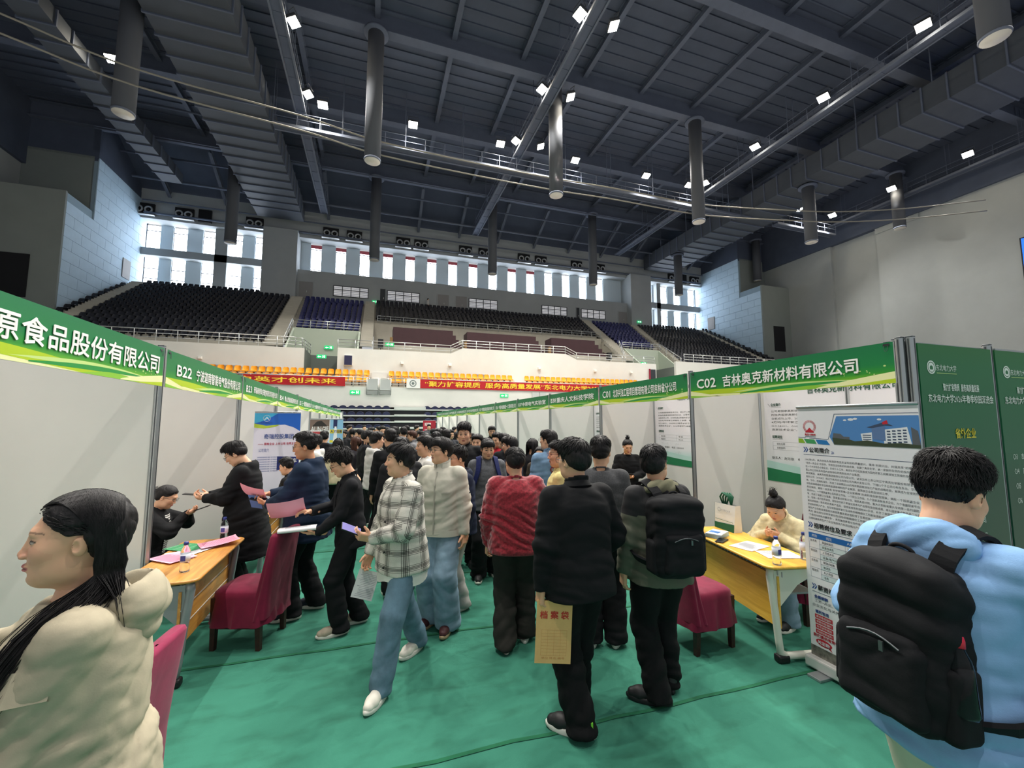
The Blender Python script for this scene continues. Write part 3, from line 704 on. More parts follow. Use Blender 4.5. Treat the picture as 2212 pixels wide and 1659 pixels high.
for k, y in enumerate((14.3, 20.3, 26.2, 32.1)):
    floodlight(-5.3, y, ZL, 4, y - 3, 'warm floodlight, %s on the catwalk beside the huge ribbed duct' % words_row[k])
    floodlight(11.0, y, ZL, 2, y - 2, 'warm floodlight, %s on the near flank of the central catwalk' % words_row[k])
    floodlight(13.3, y, ZL, 20, y - 2, 'warm floodlight, %s on the far flank of the central catwalk' % words_row[k])
    floodlight(31.3, y, ZL, 22, y - 3, 'warm floodlight, %s on the third catwalk' % words_row[k])
    if k: floodlight(50.5, y + .6, ZL, 36, y - 3, 'floodlight, %s on the catwalk by the grey side wall' % words_row[k])
for k, x in enumerate((-17.4, -4.4, 2.4, 9.9, 17.2, 25.0, 30.2, 45.7)):
    floodlight(x, 33.1, ZL + .15, x - .5, 22, 'cooler floodlight on the crosswise catwalk, number %s from the ribbed duct side' % ['one', 'two', 'three', 'four', 'five', 'six', 'seven', 'eight'][k])
for k, (x, y, tx, ty) in enumerate(((-5.3, 2.5, 2, 5), (11.2, 2.5, 3, 5), (11.2, 8.4, 3, 7), (-5.3, 8.4, 2, 7), (13.3, 8.4, 12, 8), (31.3, 8.4, 18, 8), (11.2, -5, 4, 3), (-5.3, -5, 0, 3))):
    floodlight(x, y, ZL, tx, ty, 'warm floodlight overhead, above and behind the viewer', group='floodlights overhead out of the picture')
# twin air nozzles on the head wall
M_noz = mat('nozzle_ring', '#b9bcbf', .4, metal=.4)
nz_px = [-23.4, -19.9, -13.3, -5.4, -2.8, 2.9, 5.1, 10.8, 13.4, 18.9, 21.4, 26.9, 30.6, 43.5, 47.6]
for k, x in enumerate(nz_px):
    r = empty('air_nozzle', (x, 51.85, 24.1), 0, 'twin round white air nozzles in a black box high on the far wall', 'air nozzle', 'twin nozzles along the far wall')
    MB().box((0, .05, .1), (1.7, .3, 1.2)).build('box', M_black, r)
    MB().span((-.95, -.35, -.62), (.95, .05, -.54)).build('shelf', M_noz, r)
    for s in (-1, 1):
        tt = MB(); tt.tube([(s * .42 + .3 * math.cos(a * PI / 8), -.22, .3 * math.sin(a * PI / 8)) for a in range(16)], .1, 6, closed=True); tt.build('ring', M_noz, r)
        MB().lathe([(.2, 0), (.05, .12)], (s * .42, -.22, 0), 10, T=Matrix.Rotation(PI / 2, 3, 'X')).build('throat', M_black, r)
    if k % 2 and k + 1 < len(nz_px) and nz_px[k + 1] - x > 4.0: 
        q = MB().span((x + 1.3, 51.7, 23.5), (x + 2.5, 51.9, 24.9)); tag(q.build('louvre_box', M_black), 'black square louvre between the air nozzles', 'louvre', 'black louvres along the far wall')
# ================================================================== EXHIBITION BOOTHS
XL, XR = -1.72, 3.81
YL = [4.248 + 2.222 * i for i in range(-1, 11)]; YR = [2.054 + 2.225 * i for i in range(12)]
XLB, XRB = -2.84, 4.93           # rear walls
M_alu = mat('anodised_aluminium', '#a9adb0', .35, metal=.75)
M_slot = mat('profile_slot', '#54585c', .5, metal=.5)
M_panel = mat('white_laminate_panel', '#e6e3df', .55, var=.015, scale=3)
# octagonal slotted post
pm = MB()
prof = []
for k in range(8):
    a = PI / 8 + k * PI / 4; prof.append((.028 * math.cos(a), .028 * math.sin(a)))
pm.poly([(x, y, 0) for x, y in prof], (0, 0, 2.52))
me_post = pm.mesh('profile', M_alu)
sl = MB()
for k in range(4):
    a = k * PI / 2; sl.box((.0265 * math.cos(a), .0265 * math.sin(a), 1.26), (.004, .007, 2.5), rz=a)
me_slot = sl.mesh('slot', M_slot); me_cap = MB().box((0, 0, 2.525), (.045, .045, .012), bev=.004).mesh('cap', M_slot)
def post(x, y, label):
    p = empty('booth_post', (x, y, 0), 0, label, 'post'); obj('profile', me_post, p); obj('slot', me_slot, p); obj('cap', me_cap, p)
def panel(x0, y0, x1, y1, label, group=None):
    d = Vector((x1 - x0, y1 - y0, 0)); L = d.length - .056; a = math.atan2(d.y, d.x)
    p = empty('partition_panel', (x0, y0, 0), a, label, 'partition', group)
    MB().span((.028, -.008, .06), (.028 + L, .008, 2.46)).build('board', M_panel, p)
    MB().span((.028, -.012, 2.45), (.028 + L, .012, 2.5)).build('top_rail', M_alu, p); MB().span((.028, -.012, .02), (.028 + L, .012, .07)).build('bottom_rail', M_alu, p)
names_l = ['B20', 'B21', 'B22', 'B23', 'B24', 'B25', 'B26', 'B27', 'B28', 'B29', 'B30', 'B31']
for i, y in enumerate(YL):
    post(XL, y, 'slotted aluminium post where the %s sign begins' % names_l[i + 1] if i + 1 < 12 else 'last slotted aluminium post of the first booth row'); post(XLB, y, 'rear aluminium post behind the start of booth %s' % names_l[i + 1] if i + 1 < 12 else 'last rear aluminium post of the first booth row')
    panel(XLB, y, XL, y, 'white side partition closing booth %s' % names_l[i])
    if i < len(YL) - 1:
        ym = (y + YL[i + 1]) / 2; post(XLB, ym, 'rear middle aluminium post of booth %s in the first row' % names_l[i + 1])
        panel(XLB, y, XLB, ym, 'white rear partition of booth %s, nearer half' % names_l[i + 1]); panel(XLB, ym, XLB, YL[i + 1], 'white rear partition of booth %s, farther half' % names_l[i + 1])
names_r = ['C02', 'C01', 'B38', 'B37', 'B36', 'B35', 'B34', 'B33', 'B32', 'B31', 'B30 side']
for i, y in enumerate(YR):
    nm = names_r[i] if i < 11 else 'end'
    if i: post(XR, y, 'slotted aluminium post at the far end of the %s sign' % names_r[i - 1])
    post(XRB, y, 'rear aluminium post behind the %s sign end' % nm)
    panel(XR, y, XRB, y, 'white side partition beyond booth %s' % (names_r[i - 1] if i else 'front'))
    if i < len(YR) - 1:
        ym = (y + YR[i + 1]) / 2; post(XRB, ym, 'rear middle aluminium post of booth %s' % nm)
        panel(XRB, y, XRB, ym, 'white rear partition of booth %s, nearer half' % nm); panel(XRB, ym, XRB, YR[i + 1], 'white rear partition of booth %s, farther half' % nm)
for k, (dx, dy) in enumerate(((0, 0), (.03, -.05), (.075, -.02), (0.05, .05))):
    post(XR + dx, YR[0] + dy, 'corner aluminium post beside the dark green board, %s of the cluster' % ['innermost', 'front', 'outer', 'rear'][k])

# --- fascia signs with printed waves
def grad_mat(name, stops, axis='Z', lo=0.0, hi=1.0, rough=.45):
    if name in _mats: return _mats[name]
    m_, nt_, b_ = nodes(name); tc_ = N(nt_, 'ShaderNodeTexCoord'); sp = N(nt_, 'ShaderNodeSeparateXYZ'); nt_.links.new(tc_.outputs['Object'], sp.inputs[0])
    mr_ = N(nt_, 'ShaderNodeMapRange'); mr_.inputs[1].default_value = lo; mr_.inputs[2].default_value = hi; nt_.links.new(sp.outputs[axis], mr_.inputs[0])
    cr = N(nt_, 'ShaderNodeValToRGB'); nt_.links.new(mr_.outputs[0], cr.inputs[0])
    e = cr.color_ramp.elements; e[0].position = stops[0][0]; e[0].color = lin(stops[0][1]); e[1].position = stops[-1][0]; e[1].color = lin(stops[-1][1])
    for p, c in stops[1:-1]: q = e.new(p); q.color = lin(c)
    nt_.links.new(cr.outputs[0], b_.inputs['Base Color']); b_.inputs['Roughness'].default_value = rough
    _mats[name] = m_; return m_
M_fgreen = grad_mat('fascia_green_print', [(0, '#a9d417'), (.1, '#74ba22'), (.24, '#2b922c'), (.45, '#0a7d40'), (1, '#067544')], 'Z', .02, .32)
M_lime = mat('print_lime', '#b5cf1d', .45); M_leaf = mat('print_leaf', '#8cc63a', .45); M_cream = mat('print_cream', '#eef0b4', .45); M_dgreen = mat('print_deep_green', '#1f9440', .45); M_pale = mat('print_pale_green', '#c9e28c', .45)
M_letter = mat('white_lettering', '#fbfbf7', .5)
M_clip = mat('binder_clip_black', '#141518', .35)
def wave(f0, f1, W, n=26): return [(W * i / n, f0(i / n)) for i in range(n + 1)] + [(W * i / n, f1(i / n)) for i in range(n, -1, -1)]
def fascia(x, y0, y1, side, code, name, tx, label, detail=True):
    W = abs(y1 - y0) - .056; H_ = .32
    # left row reads toward +Y, right row toward -Y
    r = empty('fascia_sign', (x, (y0 + .028) if side < 0 else (y1 - .028), 2.18), PI / 2 if side < 0 else -PI / 2, label, 'sign')
    MB().span((0, .0, 0), (W, .012, H_)).build('board', M_panel, r)
    q = Sheet(); q.rect(0, 0, W, H_, M_fgreen, .0006)
    s = math.sin
    q.poly(wave(lambda t: .0, lambda t: .012 + .035 * max(0, s(2.2 * t + .2)), W), M_cream, .0010)
    q.poly(wave(lambda t: max(0, .045 - .05 * t), lambda t: .085 - .055 * t + .02 * s(3 * t), W * .62), M_lime, .0014)
    q.poly([(p[0] + W * .28, p[1]) for p in wave(lambda t: .030 + .02 * t, lambda t: .03 + .02 * t + .035 * s(PI * t), W * .6)], M_pale, .0016)
    q.poly([(p[0] + W * .34, p[1]) for p in wave(lambda t: .012 + .03 * t, lambda t: .02 + .03 * t + .022 * s(PI * t), W * .5)], M_dgreen, .0018)
    q.poly([(p[0] + W * .52, p[1]) for p in wave(lambda t: .0, lambda t: .035 * s(PI * t), W * .34)], M_leaf, .0020)
    q.poly([(p[0] + W * .72, p[1]) for p in wave(lambda t: .0 + .02 * t, lambda t: .005 + .085 * t ** .8, W * .28)], M_cream, .0022)
    q.poly([(p[0] + W * .80, p[1]) for p in wave(lambda t: .0, lambda t: .0 + .035 * t, W * .2)], M_lime, .0026)
    q.poly(wave(lambda t: .012 * t, lambda t: .085 - .085 * t, W * .22), M_cream, .0024); q.poly(wave(lambda t: 0, lambda t: .03 - .03 * t, W * .16), M_leaf, .0028)
    if detail:
        rnd = random.Random(len(name))
        for _ in range(14):
            cx = W * rnd.uniform(.8, .97); cz = rnd.uniform(.075, .14); rr = rnd.uniform(.004, .011)
            q.poly([(cx + rr * math.cos(a * PI / 4), cz + rr * .7 * math.sin(a * PI / 4)) for a in range(8)], M_pale, .0018)
    q.build('print', r)
    t = Sheet()
    if code: t.text(code, tx[0] * W, tx[1] * W, tx[4] * H_, (tx[5]) * H_, M_letter, .004, .016, res=2)
    t.text(name, tx[2] * W, tx[3] * W, tx[4] * H_ - .008, tx[5] * H_ + .01, M_letter, .004, .017, res=2)
    t.build('lettering', r)
    if detail:
        for cx, nm in ((.045, 'near'), (W - .045, 'far')):
            c = empty('binder_clip', tuple(r.matrix_basis @ Vector((cx, .004, H_))), r.rotation_euler.z, 'black binder clip at the %s end of the %s sign' % ('starting' if cx < .1 else 'closing', code or 'first'), 'binder clip')
            MB().raw([(-.022, -.009, -.028), (.022, -.009, -.028), (.022, -.001, .004), (-.022, -.001, .004), (-.022, .018, -.028), (.022, .018, -.028), (.022, .008, .004), (-.022, .008, .004)], [(0, 1, 2, 3), (5, 4, 7, 6), (3, 2, 6, 7)]).build('clip_body', M_clip, c)
            MB().tube([(-.012, -.01, -.026), (-.012, -.014, -.055), (-.004, -.016, -.072), (.004, -.016, -.072), (.012, -.014, -.055), (.012, -.01, -.026)], .0016, 5).build('wire_handle', M_slot, c)
LT = (.05, .155, .20, .965, .36, .68)
left_txt = [(None, '', None), ('B21', '牧原食品股份有限公司', (.0, .10, .14, .965, .33, .74)), ('B22', '宁波迦南智能电气股份有限公司', (.09, .24, .29, .955, .36, .68)), ('B23', '奇瑞商用车(安徽)有限公司河南分公司', (.06, .19, .24, .965, .38, .68)), ('B24', '青山控股集团有限公司', (.05, .2, .25, .96, .38, .66)),
            ('B25', '三一重型装备有限公司', LT), ('B26', '三一重能股份有限公司', LT), ('B27', '中国电建集团有限公司', LT), ('B28', '华能吉林发电有限公司', LT), ('B29', '电气股份有限公司', LT), ('B30', '科技有限公司', LT)]
for i in range(0, 10):
    c, nme, tx = left_txt[i + 1]
    fascia(XL + .03, YL[i], YL[i + 1], -1, c, nme, tx, 'green and white sign reading %s with %s' % (c, 'large white characters, cut by the picture edge' if i == 0 else 'white characters on the first booth row'), i < 4)
right_txt = [('C02', '吉林奥克新材料有限公司', (.05, .19, .235, .885, .34, .70)), ('C01', '北京兴油工程项目管理有限公司吉林省分公司', (.045, .16, .20, .905, .36, .72)), ('B38', '重庆人文科技学院', (.04, .17, .185, .93, .40, .70)), ('B37', '中原电气实验室', (.05, .17, .185, .93, .40, .68)), ('B36', '中国电建集团一工程有限公司', LT), ('B35', '中国能源建设集团有限公司', LT), ('B34', '电力设计院有限公司', LT), ('B33', '新能源科技有限公司', LT), ('B32', '电气有限公司', LT), ('B31', '西安兴汇电力科技有限公司', LT), ('', '科技有限公司', LT)]
for i in range(0, 11):
    c, nme, tx = right_txt[i]
    fascia(XR - .03, YR[i], YR[i + 1], 1, c, nme, tx, 'green sign reading %s above the second booth row' % (c or 'nothing legible, last one'), i < 4)

# --- posters on the rear walls of the second row
M_paper = mat('poster_paper', '#ece9ee', .5)
M_ink = mat('poster_ink', '#2c3532', .6); M_inkg = mat('poster_green_ink', '#14573f', .6); M_pgreen = mat('poster_green', '#0f7a4c', .5); M_teal = mat('poster_mint', '#b9ded8', .5); M_line = mat('poster_rule', '#9aa0a6', .6)
M_pgrad = grad_mat('poster_fade', [(0, '#a9dcd6'), (.35, '#e6e9ee'), (1, '#ece9ee')], 'Z', .1, .6, .5)
def para(q, lines, x0, x1, z, dz, h, m_, lift=.002, res=0):
    for ln in lines:
        n = len(ln); full = 34
        q.text(ln, x0, x0 + (x1 - x0) * min(1, n / max(len(lines[0]), 1) if n < len(lines[0]) * .85 else 1), z - h, z, m_, lift, .006, res=1)
        z -= dz
    return z
body1 = ['  公司是国家高新技术企业，成立于二零一二年，公司位于吉林经济技术开发区经开大街', '的独资国家高新创新型企业，主营环氧乙烷精深加工，企业地址位于吉林省吉林市，', '业板成功上市。2008年通过质量体系认证，公司现有员工三百余人，年产能力稳步提升，', '8万吨/年环氧乙烷基化工装置，拥有完善的研发体系和现代化的管理制度，', 'ISO14001、OHSMS三体系认证企业，连续多年被评为优秀企业和守信单位，', '高新技术企业”。2018年被评为省级先进单位。']
def poster(y_left, y_right, z0, z1, title, label, contact, marks=False, tsz=.085):
    W = y_left - y_right; Hh = z1 - z0
    r = empty('wall_poster', (XRB - .012, y_left, z0), -PI / 2, label, 'poster')
    MB().span((0, -.001, 0), (W, .002, Hh)).build('sheet', M_pgrad, r)
    q = Sheet()
    q.poly(wave(lambda t: 0, lambda t: .165 - .1 * t - .02 * math.sin(4 * t), W), M_pgreen, .002); q.poly(wave(lambda t: .165 - .1 * t - .02 * math.sin(4 * t), lambda t: .26 - .16 * t - .02 * math.sin(4 * t), W), M_teal, .0016)
    q.text(title, W * .31, W * .31 + min(W * .66, len(title) * tsz), Hh - .1, Hh - .1 + tsz, M_inkg, .003, .01, res=2)
    q.poly([(.06, Hh - .2), (.09, Hh - .235), (.085, Hh - .235), (.055, Hh - .2)], M_ink, .002)
    q.text('企业简介', .1, .24, Hh - .235, Hh - .195, M_inkg, .003, .008); q.rect(.1, Hh - .25, .24, Hh - .247, M_line, .002)
    z = para(q, body1, .1, W - .08, Hh - .285, .047, .028, M_ink)
    q.text('招聘岗位', .1, .24, Hh - .645, Hh - .605, M_inkg, .003, .008); q.rect(.1, Hh - .66, .24, Hh - .657, M_line, .002)
    for k in range(3): q.rect(.1, Hh - .69 - .05 * k, W - .08, Hh - .688 - .05 * k, M_line, .002)
    for k in range(5): q.rect(.1 + (W - .18) * k / 4, Hh - .79, .103 + (W - .18) * k / 4, Hh - .688, M_line, .002)
    for k, t in enumerate(('岗位名称', '专业', '人数', '学历')): q.text(t, .16 + (W - .18) * k / 4, .27 + (W - .18) * k / 4, Hh - .728, Hh - .70, M_ink, .003)
    for k, t in enumerate(('研发技术员', '化工', '10', '本科')): q.text(t, .16 + (W - .18) * k / 4, .27 + (W - .18) * k / 4, Hh - .778, Hh - .75, M_ink, .003)
    if marks:
        rnd = random.Random(5)
        for row in range(3):
            for cl in range(2):
                x = .18 + cl * .34; z = Hh - .84 - row * .07
                for s in range(8):
                    a = rnd.uniform(0, PI); l = rnd.uniform(.01, .025); cx = x + s * .022; dx = l * math.cos(a); dz = l * math.sin(a)
                    q.poly([(cx - dx - .001, z - dz), (cx + dx - .001, z + dz), (cx + dx + .001, z + dz), (cx - dx + .001, z - dz)], M_line, .003)
    q.text(contact, .08, .72, .28, .315, M_ink, .003, .006)
    q.build('print', r)
poster(4.2, 2.3, 1.13, 2.32, '吉林奥克新材料有限公司', 'white recruitment poster with green foot behind the seated woman in booth C02', '联系人：赵可欣    电话：15500000')
poster(6.47, 4.5, 1.15, 2.35, '北京兴油工程项目管理有限公司', 'white recruitment poster with handwritten notes and green foot in booth C01', '联系人：李富民    电话：15500001', True)
poster(8.70, 6.8, 1.15, 2.3, '重庆人文科技学院', 'white recruitment poster with green foot in booth B38', '联系人：王    电话')
poster(10.92, 9.0, 1.15, 2.3, '中原电气实验室', 'white recruitment poster with green foot in booth B37', '联系人：张    电话')

# --- dark green directory boards, facing the viewer beside the corner post
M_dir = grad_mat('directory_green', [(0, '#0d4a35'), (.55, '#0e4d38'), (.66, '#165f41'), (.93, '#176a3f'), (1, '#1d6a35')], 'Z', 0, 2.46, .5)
M_dtext = mat('directory_text', '#dfe8e2', .6); M_dyel = mat('directory_heading', '#e2cf3f', .6)
def directory(x0, W, heading, rows, heading2, label):
    r = empty('directory_board', (x0, YR[0] - .06, .02), 0, label, 'board')
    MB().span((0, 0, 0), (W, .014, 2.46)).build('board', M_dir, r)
    q = Sheet(); q.ring(.14, 2.28, .042, .052, M_dtext, .002); q.ring(.14, 2.28, .0, .036, M_dtext, .002, 16); q.ring(.14, 2.275, .0, .02, M_dir, .0025, 12); q.rect(.12, 2.245, .16, 2.262, M_dtext, .003)
    q.text('东北电力大学', .2, .45, 2.255, 2.305, M_dtext, .002, .0); q.rect(.2, 2.236, .45, 2.24, M_pale, .002)
    q.text('聚力扩容提质  服务高质量发展', .26, .72, 2.10, 2.16, M_dtext, .002, .012); q.text('东北电力大学2026年春季校园双选会', .07, .9, 2.01, 2.075, M_dtext, .002, .01)
    q.text(heading, .36, .62, 1.735, 1.815, M_dyel, .002, .014)
    for k, (a, b_) in enumerate(rows):
        z = 1.6 - k * .118
        q.text(a, .1, .165, z - .045, z, M_dtext, .002); q.text(b_, .22, .22 + min(.62, .042 * len(b_)), z - .045, z + .003, M_dtext, .002, .004)
    q.text(heading2, .4, .66, .72, .79, M_dyel, .002, .014)
    q.build('print', r)
directory(3.9, .94, '省外企业', [('B31', '西安兴汇电力科技有限公司'), ('B32', '芯聚半导体（深圳）有限责任公司'), ('B33', '新能源（上海）股份有限公司'), ('B34', '电力设计院有限公司'), ('B35', '能源建设集团有限公司'), ('B36', '中国电建集团有限公司'), ('B37', '中原电气实验室')], '省内专区', 'dark green directory board with yellow heading beside the corner post')
directory(4.9, .94, '吉林省企业', [('C03', '吉林电力股份有限公司'), ('C04', '吉林化纤集团有限公司'), ('C05', '长春电气有限公司'), ('C06', '吉林建龙钢铁有限公司')], '省内专区', 'second dark green directory board, cut by the picture edge')
post(4.87, YR[0] - .03, 'aluminium post between the two dark green boards')
post(5.87, YR[0] - .03, 'aluminium post at the outer end of the second green board')
panel(XRB, YR[0] - .03, 5.87, YR[0] - .03, 'white partition carrying the second green board')

# --- pull-up banners
def pullup(x, y, rz, W, H_, label, draw, base_m, foot=True, sheet_m=None):
    r = empty('pull_up_banner', (x, y, 0), rz, label, 'pull-up banner')
    MB().span((-.02, -.06, .02), (W + .02, .06, .10), bev=.012).build('base_case', base_m, r)
    MB().span((0, -.004, .1), (W, -.001, H_)).build('sheet', sheet_m or M_paper, r)
    MB().tube([(0, -.004, H_), (W, -.004, H_)], .011, 8).build('top_bar', M_alu, r); MB().tube([(W / 2, .035, .1), (W / 2, .03, H_)], .011, 8).build('pole', M_alu, r)
    if foot:
        for fx in (.12, W - .12): MB().span((fx - .05, -.16, 0), (fx + .05, .16, .02), bev=.004).build('foot', M_alu, r)
    q = Sheet(); draw(q, W, H_); q.build('print', r, (0, -.004, 0)); return r
def draw_main(q, W, H_):
    C = lambda n, h: mat(n, h, .45)
    navy = C('chevron_blue', '#2b4a94'); ink = C('heading_ink', '#1c1e24'); red = C('logo_red', '#c21f33'); sky = C('photo_sky', '#4f86c4'); wht = C('photo_white', '#e8e9ee'); glassb = C('photo_glass', '#5d7aa8'); dk = C('photo_window', '#3a4a66'); gr1 = C('bar_lime', '#8db52c'); gr2 = C('bar_green', '#3f9a5c'); bl = C('bar_blue', '#2275b8'); tree = C('photo_trees', '#3a4634'); grey = C('photo_grey', '#5b5f66'); lb = C('table_blue', '#1f66b0'); lc = C('table_pale', '#d6e1e4'); txt = C('body_ink', '#3c4046'); rule = C('rule_navy', '#3d4b70')
    X = lambda u: u * W
    T = H_
    # logo
    cx, cz = .095, T - .155
    for k in range(27):
        a = math.radians(-50 + k * 280 / 26); c, s = math.cos(a), math.sin(a); w2 = .0022
        q.poly([(cx + .034 * c - w2 * .6 * s, cz + .034 * s + w2 * .6 * c), (cx + .052 * c - w2 * s, cz + .052 * s + w2 * c), (cx + .052 * c + w2 * s, cz + .052 * s - w2 * c), (cx + .034 * c + w2 * .6 * s, cz + .034 * s - w2 * .6 * c)], red, .001)
    q.poly([(cx - .037, cz - .046), (cx + .037, cz - .046), (cx, cz - .006)], red, .0012)
    q.text('奥克', cx - .04, cx - .006, cz - .07, cz - .052, red, .001, .012); q.text('OXIRAN', cx - .002, cx + .045, cz - .068, cz - .054, red, .001, .012)
    # building photograph
    px0, px1, pz0, pz1 = .245, W, T - .285, T - .075
    q.poly([(px0, pz0 + .055), (px0 + .058, pz1), (px1, pz1), (px1, pz0), (px0 + .03, pz0)], sky, .001)
    for u, v, r_ in ((.40, T - .1, .02), (.43, T - .095, .015), (.36, T - .105, .012), (.58, T - .1, .014)): q.poly([(u + r_ * math.cos(a), v + r_ * .5 * math.sin(a)) for a in np.linspace(0, 2 * PI, 9)[:-1]], wht, .0012)
    q.poly([(px0 + .02, pz0 + .04), (px0 + .03, pz0 + .085), (px0 + .08, pz0 + .08), (px0 + .1, pz0 + .06), (px0 + .14, pz0 + .06), (px0 + .14, pz0 + .0), (px0 + .03, pz0)], grey, .0013)
    q.poly([(.46, T - .2), (.53, T - .19), (.53, T - .26), (.47, T - .265)], wht, .0014); q.poly([(.6, T - .17), (.735, T - .15), (.755, T - .27), (.6, T - .272)], wht, .0014)
    q.poly([(.53, T - .16), (.61, T - .145), (.61, T - .245), (.535, T - .235)], glassb, .0015); q.poly([(.5, T - .155), (.61, T - .118), (.66, T - .145), (.61, T - .142), (.53, T - .16)], dk, .0016)
    q.poly([(.595, T - .12), (.625, T - .105), (.63, T - .13), (.6, T - .135)], red, .0018)
    for i in range(5):
        for j in range(4): q.rect(.62 + j * .03, T - .185 - i * .019 + j * .003, .64 + j * .03, T - .176 - i * .019 + j * .003, dk, .0018)
    for i in range(4):
        q.rect(.472, T - .213 - i * .014, .525, T - .207 - i * .014, dk, .0018)
    q.poly([(.755, T - .15), (.79, T - .175), (.8, T - .27), (.757, T - .27)], grey, .0014)
    q.poly([(px0 + .03, pz0), (px1, pz0), (px1, pz0 + .02), (.7, pz0 + .03), (.6, pz0 + .022), (.5, pz0 + .04), (.42, pz0 + .03), (px0 + .14, pz0 + .04), (px0 + .02, pz0 + .05)], tree, .0020)
    # coloured bars and frame lines
    zb = T - .285
    q.poly([(0, zb + .002), (.055, zb), (.035, zb + .035), (0, zb + .036)], gr1, .001); q.poly([(.065, zb), (.145, zb - .003), (.128, zb + .031), (.045, zb + .035)], gr2, .001); q.poly([(.155, zb - .003), (.245, zb - .006), (.222, zb + .028), (.138, zb + .031)], bl, .001)
    q.poly([(.0, zb + .044), (.06, zb + .044), (.06, zb + .05), (.14, zb + .05), (.14, zb + .053), (.057, zb + .053), (.057, zb + .047), (0, zb + .047)], rule, .001); q.poly([(.09, zb + .04), (.235, zb + .035), (.29, zb + .225), (W, zb + .225), (W, zb + .228), (.287, zb + .228), (.233, zb + .038), (.09, zb + .043)], rule, .0012)
    def head(z, s_):
        for k in range(2): q.poly([(.035 + k * .017, z), (.044 + k * .017, z), (.058 + k * .017, z + .02), (.044 + k * .017, z + .04), (.035 + k * .017, z + .04), (.049 + k * .017, z + .02)], navy, .001)
        x1 = .082 + len(s_) * .039; q.text(s_, .082, x1, z, z + .04, ink, .001, .014, res=2)
        for k in range(2): q.poly([(x1 + .01 + k * .009, z - .003), (x1 + .014 + k * .009, z - .003), (x1 + .022 + k * .009, z + .007), (x1 + .014 + k * .009, z + .017), (x1 + .01 + k * .009, z + .017), (x1 + .018 + k * .009, z + .007)], navy, .001)
        q.rect(.035, z - .02, W - .03, z - .017, rule, .001)
    head(T - .355, '公司简介')
    body = ['  1992年9月，奥克创始人朱建民等坚定以科技和质量振兴，秉持“科技兴业、共谋共享”的理念，', '“世界一流企业”的使命，凭借自主创新的科技成果，创建了奥克化学。从一家研究生创办的校办企业，', '在一个大学校办小微企业，历经三十三年，奥克化学已经发展成为国内环氧乙烷精深加工领域的龙头企业', '里上市公司和具有国内领军地位的高新技术产业集团。', '  奥克集团，以奥克控股集团股份公司为母公司，以深交所上市公司辽宁奥克化学股份有限公司，', '股份公司（300082）和辽宁奥克实业有限公司为两大支柱公司，下辖52个子公司分布在东北、华东，', '南、华中、西南和海外，形成了总规模近200万吨环氧烷精深加工产能的战略布局，发展成为全球领先', '绿色低碳精细化学品和新能源新材料的产业集团，屡荣获企业和全球前三甲。', '  奥克集团，拥有一支具有“科学家思维+企业家精神”的高科技创新型团队，拥有一个国家级企业', '技术中心、一个国家级博士后科研工作站、一个院士工作站、九个国家高新技术企业、六个省级研发平台', '等，完成了国家工业强基、国家重点研发计划、国家火炬计划、重大计划和省重大专项等一系列课题，', '设，取得一系列世界首创、国际领先的乙氧基化技术与产品等科技创新成果，牵头国家重点新产品二十余', '现科研发明一等奖和优秀新产品奖，获得发明专利授权400多项，补齐了我国高端切割液和环氧衍生', '学材料的新兴产业，在引领我国环氧衍生绿色低碳精细化工和新能源新材料发展方面取得了显著成就。', '端化产业创新发展融合实施高质量发展方面取得了显著成就。', '  奥克“建设成为世界环氧衍生绿色低碳精细化工和新能源新材料科技领军”的企业愿景，', '“为客创与持续共赢竞争”，奥克集团愿意与合作者一同共创光明未来，胸怀建设', '加速构建新质生产力企业强劲动力科技战略与产业创新发展。']
    z = T - .405
    for ln in body:
        q.text(ln, .045, .045 + (W - .08) * min(1, len(ln) / 44), z - .017, z, txt, .001, .004); z -= .0265
    head(T - .935, '招聘岗位及要求')
    z = T - .975; q.rect(.035, z - .04, W - .035, z, lb, .001)
    for u, s_ in ((.06, '类别'), (.17, '岗位'), (.315, '人数'), (.37, '学历要求'), (.52, '专业'), (.66, '薪资')): q.text(s_, u, u + .022 * len(s_) * .9, z - .031, z - .009, wht, .002)
    rows = [('技术类', '高级研发员', '10', '博士学历'), ('', '研发技术员', '10', '本科学历'), ('制造类', '工艺技术员', '15', '本科/硕士'), ('', '设备/电气/仪表', '10', '本科/硕士'), ('业务类', '营销/销售', '10', '本科/硕士'), ('', '物流员', '2', '本科/硕士'), ('管理类', '人力资源', '1', '本科/硕士'), ('', '法务', '1', '本科/硕士')]
    for k, rw in enumerate(rows):
        z0 = z - .04 - .037 * (k + 1)
        if k % 2: q.rect(.115, z0, W - .035, z0 + .037, lc, .0008)
        q.rect(.115 if k % 2 == 0 else .035, z0, W - .035, z0 + .0015, rule, .0012)
        for u, s_ in zip((.045, .135, .318, .375), rw):
            if s_: q.text(s_, u, u + .0165 * len(s_) * (1 if not s_.isascii() else .6), z0 + .009, z0 + .028, ink, .0015, .004)
    for u in (.035, .115, .3, .355, .5, .64, W - .035): q.rect(u, z - .04 - .037 * 8, u + .0015, z - .04, rule, .0012)
    head(T - 1.40, '薪资福利')
    q.text('全面薪酬', .05, .15, T - 1.465, T - 1.44, navy, .001, .012); q.text('工资+月奖，年度效益奖+年终奖+专项奖励等', .05, .6, T - 1.495, T - 1.474, txt, .001); q.text('企业文化与关怀+专业培训机会+晋升通道等', .03, .58, T - 1.53, T - 1.508, txt, .001)
    q.text('福利包括', .05, .15, T - 1.575, T - 1.55, navy, .001, .012)
